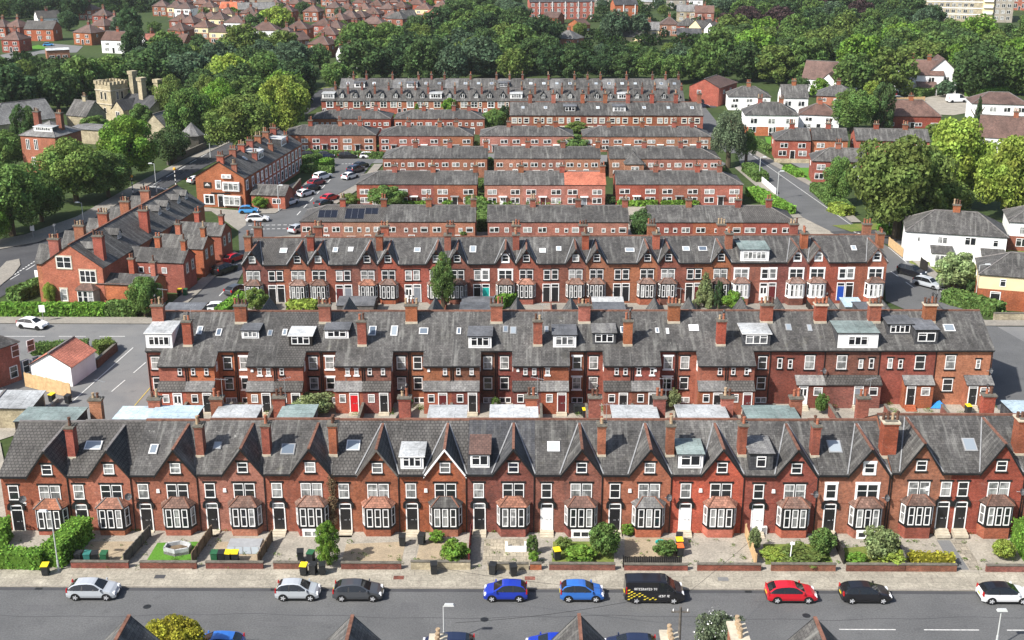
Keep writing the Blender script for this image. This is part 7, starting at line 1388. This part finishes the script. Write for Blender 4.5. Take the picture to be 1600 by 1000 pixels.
for px, py, body, lid, lab in ((82, 628, 'bin_black', 'lid_yellow', 'yellow lidded bin by the pale timber fence'), (107, 630, 'bin_black', 'bin_black', 'black bin at the right end of the pale timber fence'), (68, 664, 'bin_black', 'lid_orange', 'orange lidded bin before the open black garage'), (56, 672, 'bin_black', 'bin_black', 'black bin before the open black garage'), (281, 462, 'bin_black', 'lid_yellow', 'yellow topped bin behind the left terrace'), (290, 462, 'bin_green', 'bin_green', 'green bin behind the left terrace'), (900, 646, 'bin_black', 'bin_black', 'left black bin in the back yard with yellow lids'), (907, 646, 'bin_black', 'bin_black', 'right black bin in the back yard with yellow lids'), (914, 652, 'bin_black', 'lid_yellow', 'left yellow bin lying in the back yard'), (922, 654, 'bin_black', 'lid_yellow', 'right yellow bin lying in the back yard'), (1512, 646, 'bin_black', 'lid_yellow', 'yellow lidded bin behind the right end of the second terrace'), (1280, 640, 'bin_black', 'bin_black', 'black bin in the yard below the white boarded dormer')):
    x, y = G(px, py); bin_(x, y, lab, body, lid, random.uniform(-.4, .4), group='wheelie bins in the back yards', z=.02)
# ================================================================ back yards between the first two terraces
for i, (a, b, m) in enumerate(((258, 345, 'brick_dark'), (352, 440, 'brick_dark'), (520, 610, 'brick_red'), (655, 745, 'brick_red'), (800, 890, 'brick_dark'), (940, 1030, 'brick_dark'), (1090, 1180, 'brick_red'), (1240, 1330, 'stone_wall'), (1390, 1470, 'brick_dark'))):
    X0, X1 = XA(a, 640, 122), XA(b, 640, 122); box_wall('yard_wall', '%s brick yard wall from the left behind the second terrace' % ORD[i] if m != 'stone_wall' else 'pale stone yard wall below the white boarded dormer', 'wall', X0, 122.5, X1, 122.5, 1.1, .24, m, 'grime_stone', group='back yard walls')
for i in range(17):
    X = b2[i + 1]; box_wall('yard_wall', '%s party wall from the left between the second terrace back yards' % ORD[i], 'wall', X, 122.4, X, 127.0, 1.3, .2, 'brick_dark', 'grime_stone', group='walls between the back yards')
x, y = G(632, 650); r = thing('rolled_tarpaulin', 'dark rolled tarpaulin with a green end leaning in a back yard', 'roll', x, y, 1.2); MB().cyl((-1.5, 0, .3), (1.5, 0, 1.1), .32, .32, 10, 'bin_black').build('roll', r); MB().cyl((1.5, 0, 1.1), (1.75, 0, 1.16), .33, .33, 10, 'bin_green').build('end_cap', r)
x, y = G(1465, 636); r = thing('tarpaulin', 'bright blue tarpaulin heap in the yard beside red steps', 'tarpaulin', x, y); q = MB(); q.poly([(-1.6, -.8, .1), (1.4, -1, .1), (.3, .2, 1.3)], 'blue_sheet').poly([(1.4, -1, .1), (1.7, 1, .1), (.3, .2, 1.3)], 'blue_sheet').poly([(1.7, 1, .1), (-1.4, .9, .1), (.3, .2, 1.3)], 'blue_sheet').poly([(-1.4, .9, .1), (-1.6, -.8, .1), (.3, .2, 1.3)], 'blue_sheet'); q.build('sheet', r).scale = (.6, .6, .6)
for px, py, h, wd, col, lab in ((490, 648, 2.6, 5.0, 'pale', 'wild leafy growth filling a back yard of the second terrace'), (1052, 640, 2.6, 1.8, 'pale', 'tall weed in a back yard near the pale flat roofs'), (1282, 646, 2.6, 1.6, 'mid', 'green shrub in the yard below the white boarded dormer'), (774, 640, 1.6, 1.2, 'mid', 'small shrub in a narrow back yard')):
    x, y = G(px, py); tree_at(x, y, h, wd, 'loose', col, lab, 'shrub', None, 0, 'shrub', parts=False, hi=0)
# gardens of the third terrace
for i in range(1, 18):
    X = (H3[i - 1][1] + H3[i - 1][2] / 2); box_wall('wood_fence', '%s divider from the left between the third terrace front gardens' % ORD[i - 1], 'fence', X, 160.2, X, 166.2, 1.0, .1, 'dark_wood' if i % 3 else 'brick_dark', group='dividers of the third terrace gardens', plank=.3 if i % 3 else None)
for i, (a, b, rf, lab) in enumerate(((528, 585, 'felt_dark', 'dark flat roofed shed before the orange bay of the third terrace'), (722, 772, 'felt_dark', 'grey blue flat shed roof in a third terrace garden'), (926, 974, 'felt_pale', 'pale flat shed roof right of the yellow green tops'), (1318, 1346, 'felt_blue', 'pale blue shed roof below the blue door'))):
    X0, X1 = XA(a, 480, 162), XA(b, 480, 162); r = thing('garden_shed', lab, 'shed', (X0 + X1) / 2, 161, 0); w_ = X1 - X0; MB().box(-w_ / 2, w_ / 2, 0, 3.2, 0, 1.7, 'wood_grey').build('wall', r); MB().slab([(-w_ / 2 - .1, -.15, 1.7), (w_ / 2 + .1, -.15, 1.7), (w_ / 2 + .1, 3.4, 1.95), (-w_ / 2 - .1, 3.4, 1.95)], .08, rf).build('roof', r)
# ================================================================ the near side of the front road: roofs of the opposite terrace
for px, py, lab in ((200, 965, 'grey pointed gable roof at the bottom edge beside the yellow green tree'), (550, 965, 'grey pointed gable roof at the bottom edge below the grey parked car'), (905, 963, 'grey pointed gable roof at the bottom edge below the azure parked car'), (1275, 968, 'grey pointed gable roof at the bottom edge below the red parked car')):
    X, Z = V(px, py, 72.0); r = thing('terraced_house', lab, 'house', X, 72.0, math.pi, 'houses opposite the front terrace'); terrace(r, 10.0, 1, 0, 3.1, 5.4, 8.9, Z, 6, 5, 'brick_red', 'slate', sx=-4.2, near=True)
for px, py, lab in ((1155, 972, 'row of weathered clay chimney pots at the bottom edge beside the blossoming shrub'), (1048, 986, 'clay pots at the bottom edge beside the telegraph pole'), (683, 992, 'stone chimney top at the bottom edge below the lamp post')):
    X, Z = V(px, py, 70.0); r = thing('chimney_stack', lab, 'chimney', X, 70.0, 0); B = MB().box(-.5, .5, -1.1, 1.1, -.5, Z - .9, 'brick_red').box(-.62, .62, -1.22, 1.22, Z - .9, Z - .7, 'stone_trim'); B.build('stack', r)
    for k in range(4): ob('chimney_pot', pot_mesh('pot_buff', .7, 0), r, (0, -.75 + k * .5, Z - .7))
# ================================================================ vehicles
def park(px, py, rz, paint, shape, lab, grp, far=False, **k):
    x, y = G(px, py); return car(x, y, math.radians(rz), paint, shape, lab, grp, far=far, **k)
GF = 'cars parked along the front road'; yc = 88.55
for px, rz, paint, shape, lab, rp in ((147, 0, 'silver', 'hatch', 'silver hatchback parked alone at the left of the front road', None), (466, 0, 'silver', 'small', 'small silver hatchback just behind the dark grey car', None), (560, 0, 'grey', 'hatch', 'dark grey hatchback in front of the small silver one', None), (790, 180, 'blue', 'small', 'deep blue small car facing left below two black bins', None), (909, 0, 'azure', 'small', 'lighter blue small car behind the black van', None),
                                      (1236, 0, 'red', 'hatch', 'red hatchback parked ahead of the black hatchback', None), (1352, 0, 'black', 'hatch', 'glossy black hatchback right of the red car', None), (1569, 0, 'white', 'hatch', 'white hatchback with a black roof at the right edge', 'black')):
    X = XA(px, 925, yc); car(X, yc, math.radians(rz), paint, shape, lab, GF, roofp=rp)
vx = XA(1022, 922, yc); VN = car(vx, yc, 0, 'black', 'van', 'black panel van with yellow chequered rear and white lettering', None, cat='van', name='parked_van')
q = MB(); W2 = 1.99 / 2
def van_side(x, z): 
    b = 1.12; hw = W2
    return -(hw + .012) if z <= b else -(hw * (1 - .33 * .62 * (z - b) / .85) + .016)
for i in range(12):
    for j in range(9):
        xx = -2.3 + i * .22; zz = .42 + j * .14
        if (i + j) % 2 == 0 and zz < 1.3 - (xx + 2.3) * .36 and xx < .15 and not (-1.95 < xx < -1.05 and zz < .68):
            q.poly([(xx, van_side(xx, zz), zz), (xx + .17, van_side(xx, zz), zz), (xx + .25, van_side(xx, zz + .1), zz + .1), (xx + .08, van_side(xx, zz + .1), zz + .1)], 'plate_yellow')
q.build('livery_checks', VN)
FONT = {'I': ['1', '1', '1', '1', '1'], 'N': ['101', '111', '111', '111', '101'], 'T': ['111', '010', '010', '010', '010'], 'E': ['111', '100', '110', '100', '111'], 'G': ['111', '100', '101', '101', '111'], 'R': ['110', '101', '110', '101', '101'], 'A': ['010', '101', '111', '101', '101'], 'D': ['110', '101', '101', '101', '110'], 'S': ['111', '100', '111', '001', '111'], 'V': ['101', '101', '101', '101', '010'], 'O': ['111', '101', '101', '101', '111'], 'L': ['100', '100', '100', '100', '111'], ' ': ['0', '0', '0', '0', '0'], 'B': ['110', '101', '110', '101', '110']}
def letters(B, s, x, z, px_, mat, f):
    for ch in s:
        g = FONT[ch]
        for r_, row in enumerate(g):
            for c_, b in enumerate(row):
                if b == '1': B.poly([(x + c_ * px_, f(x, z - r_ * px_), z - (r_ + 1) * px_ * .98), (x + (c_ + .92) * px_, f(x, z - r_ * px_), z - (r_ + 1) * px_ * .98), (x + (c_ + .92) * px_, f(x, z - r_ * px_ * 1.0), z - r_ * px_), (x + c_ * px_, f(x, z - r_ * px_), z - r_ * px_)], mat)
        x += (len(g[0]) + 1) * px_
    return B
letters(MB(), 'INTEGRATED TV', -1.75, 1.5, .04, 'white_paint', lambda x, z: van_side(x, z + .03) - .012).build('lettering', VN)
letters(MB(), 'IEST IE', .3, .9, .042, 'white_paint', lambda x, z: van_side(x, z) - .006).build('lettering', VN)
GN = 'cars parked on the near side of the front road'
for px, paint, shape, lab in ((338, 'azure', 'hatch', 'blue car roof at the bottom edge right of the yellow green tree'), (700, 'navy', 'hatch', 'dark navy car roof at the bottom edge below the lamp post'), (862, 'blue', 'hatch', 'bright blue car roof at the bottom edge left of the pointed gable'), (985, 'navy', 'hatch', 'dark car roof at the bottom edge right of the pointed gable')):
    X = XA(px, 996, 80.75); car(X, 80.75, math.pi, paint, shape, lab, GN)
GL = 'cars parked along the side street'
for px, py, rz, paint, shape, lab in ((452, 320, 62, 'white', 'hatch', 'white hatchback nearest the camera on the left kerb of the side street'), (477, 306, 60, 'white', 'hatch', 'white car second up the left kerb of the side street'), (487, 298, 58, 'black', 'hatch', 'black car third up the left kerb of the side street'), (495, 289, 58, 'maroon', 'hatch', 'dark red car fourth up the left kerb of the side street'), (504, 280, 58, 'white', 'suv', 'white tall car at the head of the left kerb line'), (547, 279, 60, 'white', 'hatch', 'white car alone on the right kerb of the side street'), (556, 269, 60, 'navy', 'suv', 'dark blue car behind the white one on the right kerb'), (564, 262, 60, 'black', 'hatch', 'black car at the far end of the right kerb'), (506, 322, 58, 'grey', 'hatch', 'grey car half hidden by the yellowish bush'), (516, 313, 58, 'red', 'hatch', 'red car half hidden by the yellowish bush'),
                              (466, 362, 62, 'silver', 'hatch', 'silver car behind the chimney at the near junction'), (403, 346, 6, 'white', 'hatch', 'white car turning near the side street junction'), (389, 333, 4, 'skyblue', 'small', 'bright blue small car by the shop house yard'), (544, 247, 2, 'black', 'estate', 'black estate car in the row before the hip roofed block'), (578, 247, 2, 'white', 'estate', 'white estate car in the row before the hip roofed block'), (510, 246, 2, 'navy', 'hatch', 'dark blue car in the row before the hip roofed block'), (484, 245, 2, 'black', 'hatch', 'black car at the left of the row before the hip roofed block')): park(px, py, rz, paint, shape, lab, GL, True)
GR = 'cars around the left terrace'
for px, py, rz, paint, shape, lab in ((366, 408, 62, 'red', 'hatch', 'bright red car behind the left terrace wings'), (351, 426, 60, 'black', 'suv', 'black car behind the red one near the left terrace'), (371, 458, 60, 'grey', 'hatch', 'dark car on the right kerb beside the third terrace'), (344, 487, 4, 'white', 'hatch', 'white car just above the second terrace ridge'), (52, 512, -16, 'white', 'hatch', 'white car on the street beside the slate roof at the left edge'), (308, 285, 55, 'white', 'hatch', 'white car on the main road behind the dark bush'), (478, 158, 40, 'white', 'hatch', 'white car far up the main road')): park(px, py, rz, paint, shape, lab, GR, True)
GS = 'cars on the right hand side of the estate'
for px, py, rz, paint, shape, lab in ((1424, 430, -52, 'black', 'suv', 'black tall car on the right hand road below the white semi'), (1450, 448, -50, 'silver', 'estate', 'silver estate car just below the black one on the right road'), (1099, 157, 30, 'black', 'hatch', 'black car at the back of the small car park'), (1104, 163, 20, 'black', 'suv', 'dark tall car in front in the small car park'), (1096, 168, 10, 'navy', 'hatch', 'dark blue car beside the small car park entrance'), (1404, 157, 0, 'silver', 'hatch', 'silver car by the fence of the big white house'), (1398, 149, 70, 'maroon', 'hatch', 'dark red car beside the big white house'), (76, 72, 10, 'skyblue', 'hatch', 'car under a bright blue cover on the far left green'), (540, 124, 10, 'white', 'hatch', 'white car at the far end of the main road')): park(px, py, rz, paint, shape, lab, GS, True)
x, y = G(1494, 160); car(x, y, math.radians(8), 'white', 'van', 'white panel van parked in the cul de sac by the big white house', None, far=True, cat='van', name='parked_van').scale = (1.15, 1.15, 1.25)
# ================================================================ street lamps, poles, beacons, signs
lamp(92, 893, 800, 'street lamp at the corner hedge with its head leaning left', -.9); lamp(694, 1006, 947, 'street lamp at the bottom edge near the middle', .2); lamp(1556, 1012, 955, 'street lamp at the bottom edge near the right side', -.2)
lamp(131, 350, 317, 'lamp post nearest the camera beside the left trees', -1.0); lamp(245, 300, 256, 'lamp post beside the zebra crossing', -1.0); lamp(329, 246, 211, 'lamp post by the short terrace on the main road', -.9); lamp(478, 158, 134, 'lamp post far up the main road near the far terrace', -.9); lamp(1388, 366, 321, 'lamp post at the white semi junction', 1.2); lamp(1523, 476, 414, 'lamp post beside the rambling hedge', .9); lamp(1186, 282, 246, 'lamp post by the white picket fence', .6); lamp(1214, 312, 268, 'lamp post left of the right hand road', .4); lamp(1013, 628, 582, 'slim lamp post in the back yards of the second terrace', -.5); lamp(436, 330, 290, 'slim lamp post at the side street corner', .4)
for px, base, top, lab in ((1060, 1020, 948, 'wooden telegraph pole at the bottom edge beside the clay pots'), (1407, 0, 0, ''), (543, 640, 588, 'wooden pole in the second terrace yards by the red door'), (1144, 622, 585, 'wooden pole in the yards left of the green flat roof')):
    if not lab: continue
    x, y = G(px, base); h = V(px, top, y)[1]; r = thing('telegraph_pole', lab, 'telegraph pole', x, y); MB().cyl((0, 0, 0), (0, 0, h), .15, .1, 8, 'wood_grey').build('pole', r); MB().box(-.7, .7, -.06, .06, h - .5, h - .38, 'wood_grey').cyl((-.55, 0, h - .38), (-.55, 0, h - .2), .05, .04, 6, 'white_paint').cyl((.55, 0, h - .38), (.55, 0, h - .2), .05, .04, 6, 'white_paint').build('cross_arm', r)
for px, base, top, lab in ((208, 304, 281, 'striped crossing beacon with amber globe on the left kerb'), (275, 292, 274, 'striped crossing beacon with amber globe on the right kerb')):
    x, y = G(px, base); h = 3.4; r = thing('crossing_beacon', lab, 'beacon', x, y); q = MB()
    for k in range(8): q.cyl((0, 0, k * h / 8), (0, 0, (k + 1) * h / 8), .11, .11, 8, 'white_paint' if k % 2 else 'black_paint', False)
    q.build('post', r); me = MB()
    for k in range(6):
        a0, a1 = -math.pi / 2 + math.pi * k / 6, -math.pi / 2 + math.pi * (k + 1) / 6; me.cyl((0, 0, h + .3 + .32 * math.sin(a0)), (0, 0, h + .3 + .32 * math.sin(a1)), max(.01, .32 * math.cos(a0)), max(.01, .32 * math.cos(a1)), 10, 'amber', False)
    me.build('globe', r)
for px, base, top, lab, wd in ((68, 503, 477, 'small white road sign on a pole beside the long clipped hedge', .8), (52, 372, 352, 'white sign plate on a pole at the left road bend', .7)):
    x, y = G(px, base); h = V(px, top, y)[1]; r = thing('road_sign', lab, 'sign', x, y); MB().cyl((0, .06, 0), (0, .06, h), .05, .05, 6, 'grey_metal').build('post', r); MB().box(-wd / 2, wd / 2, -.03, .03, h - 1.0, h, 'white_paint').build('plate', r)
x, y = G(66, 450); r = thing('estate_board', 'white board on posts in the hedge beside the left terrace', 'sign', x, y, -.3); MB().box(-1.0, 1.0, -.05, .05, 1.4, 2.7, 'white_paint').build('board', r); MB().box(-.9, -.8, -.04, .04, 0, 1.4, 'white_paint').box(.8, .9, -.04, .04, 0, 1.4, 'white_paint').build('post', r)

# weeds along walls and fences, telegraph wires, blossom
rw = random.Random(21); bl = []
for _ in range(260):
    px = rw.uniform(20, 1590); py = rw.choice([886, 850, 868, 878]) + rw.uniform(-5, 5); X, Y = G(px, py, .1); r_ = rw.uniform(.08, .24); bl.append((X, Y, .1 + r_ * .5, r_ * 1.3, r_, r_ * .7))
for _ in range(60):
    X = rw.uniform(-42, 42); bl.append((X, ROW1Y - .12, .2, rw.uniform(.1, .25), .08, .15))
for _ in range(70):
    X, Y = G(rw.uniform(250, 1560), rw.uniform(630, 650)); r_ = rw.uniform(.2, .5); bl.append((X, Y, r_ * .5, r_ * 1.3, r_, r_ * .7))
o = ob('weeds', leaf_mesh('weeds', leaf_cloud(6, bl, 9000, .06))); tag(o, 'weeds in the joints of the front gardens and back yards', 'weeds', kind='stuff'); o.color = (.12, .19, .045, 1)
for o in list(bpy.data.objects):
    if o.get('label', '').startswith('grey green shrub with white blossom'):
        cr = [c for c in o.children if c.name.startswith('crown')][0]; b_ = ob('blossom', leaf_mesh('blossom', leaf_cloud(12, crown_blobs(4, 'loose'), 420, .035, up=.8, fill=0), 'white_paint'), o, cr.location); b_.scale = [v * 1.03 for v in cr.scale]
    if o.get('label', '').startswith('wooden telegraph pole at the bottom'):
        q = MB(); z0 = 5.4
        for dx_, ex, ey, ez in ((-.55, -19.0, 4.5, -.6), (-.55, -17.0, -4.0, -.2), (.55, 16.0, 20.0, 1.0)):
            pr = None
            for k in range(13):
                t = k / 12; c = Vector((dx_ + (ex - dx_) * t, ey * t, z0 + ez * t - 1.2 * 4 * t * (1 - t) * .35))
                if pr is not None: q.cyl(pr, c, .012, .012, 4, 'black_paint', False)
                pr = c
        q.build('wire', o)
# ================================================================ wear and ironwork on the front road
rg = random.Random(5)
for px, py, a_, b_ in ((300, 962, 1.6, .5), (760, 985, .6, .5), (1120, 935, 2.2, .4), (985, 942, .9, .6), (60, 950, 1.4, .5), (450, 975, 2.6, .3), (1500, 948, 1.0, .45), (640, 950, .8, .8)):
    x, y = G(px, py); t = rg.uniform(-.05, .05); struct('road_patch', MB().poly([(x - a_, y - b_ - t, .004), (x + a_, y - b_ + t, .004), (x + a_ * .97, y + b_ + t, .004), (x - a_, y + b_, .004)], 'asphalt_worn'))
for px, py in ((757, 968), (980, 930), (230, 948), (1260, 962)):
    x, y = G(px, py); struct('manhole_cover', MB().poly([(x + .34 * math.cos(t), y + .34 * math.sin(t), .008) for t in [k * .5236 for k in range(12)]], 'bin_black'))
for px in (428, 830, 1170, 60): X = XA(px, 918, KY - .3); struct('road_drain', MB().box(X - .3, X + .3, KY - .42, KY - .04, -.02, .009, 'bin_black', 'd'))
for px, m in ((623, 'brick_dark'), (828, 'brick_dark'), (250, 'asphalt_dark'), (1130, 'asphalt_pale')): X = XA(px, 903, 91.4); struct('pavement_cover', MB().poly([(X - .45, 91.1, .118), (X + .45, 91.1, .118), (X + .45, 91.7, .118), (X - .45, 91.7, .118)], m))
seam = [(-60 + i * 1.5, 85.6 + .25 * math.sin(i * .31) + .1 * math.sin(i * 1.3)) for i in range(82)]
sm_ = MB()
for (xa, ya), (xb, yb) in zip(seam, seam[1:]): sm_.poly([(xa, ya - .035, .005), (xb, yb - .035, .005), (xb, yb + .035, .005), (xa, ya + .035, .005)], 'asphalt_dark')
struct('road_seam', sm_)
struct('gutter_stain', MB().poly([(-140, KY - .5, .0035), (140, KY - .5, .0035), (140, KY - .02, .0035), (-140, KY - .02, .0035)], 'asphalt_dark'))
x = XA(519, 770, 99.4); cr = tag(ob('creeper', leaf_mesh('creeper', leaf_cloud(8, [(0, -.1, 1 + k * .55, .35 + .12 * math.sin(k * 2), .12, .4) for k in range(9)], 1500, .07)), None, (x, 99.4, .2)), 'dry straggly creeper climbing the wall beside the tall narrow evergreen', 'creeper'); cr.color = (.20, .15, .09, 1)
# ================================================================ air: slight summer haze
hz_ = bpy.data.materials.new("haze"); hz_.use_nodes = True; t_ = hz_.node_tree; t_.nodes.remove(t_.nodes["Principled BSDF"])
pv = t_.nodes.new("ShaderNodeVolumePrincipled"); pv.inputs["Color"].default_value = (.90, .95, 1.0, 1); pv.inputs["Density"].default_value = .00006; pv.inputs["Anisotropy"].default_value = .2
t_.links.new(pv.outputs[0], t_.nodes["Material Output"].inputs["Volume"]); MT["haze"] = hz_
o = MB().box(-2600, 2600, -400, 4100, -3, 70, "haze").build("haze"); o["kind"] = "stuff"; o["label"] = "thin summer haze over the far estate"
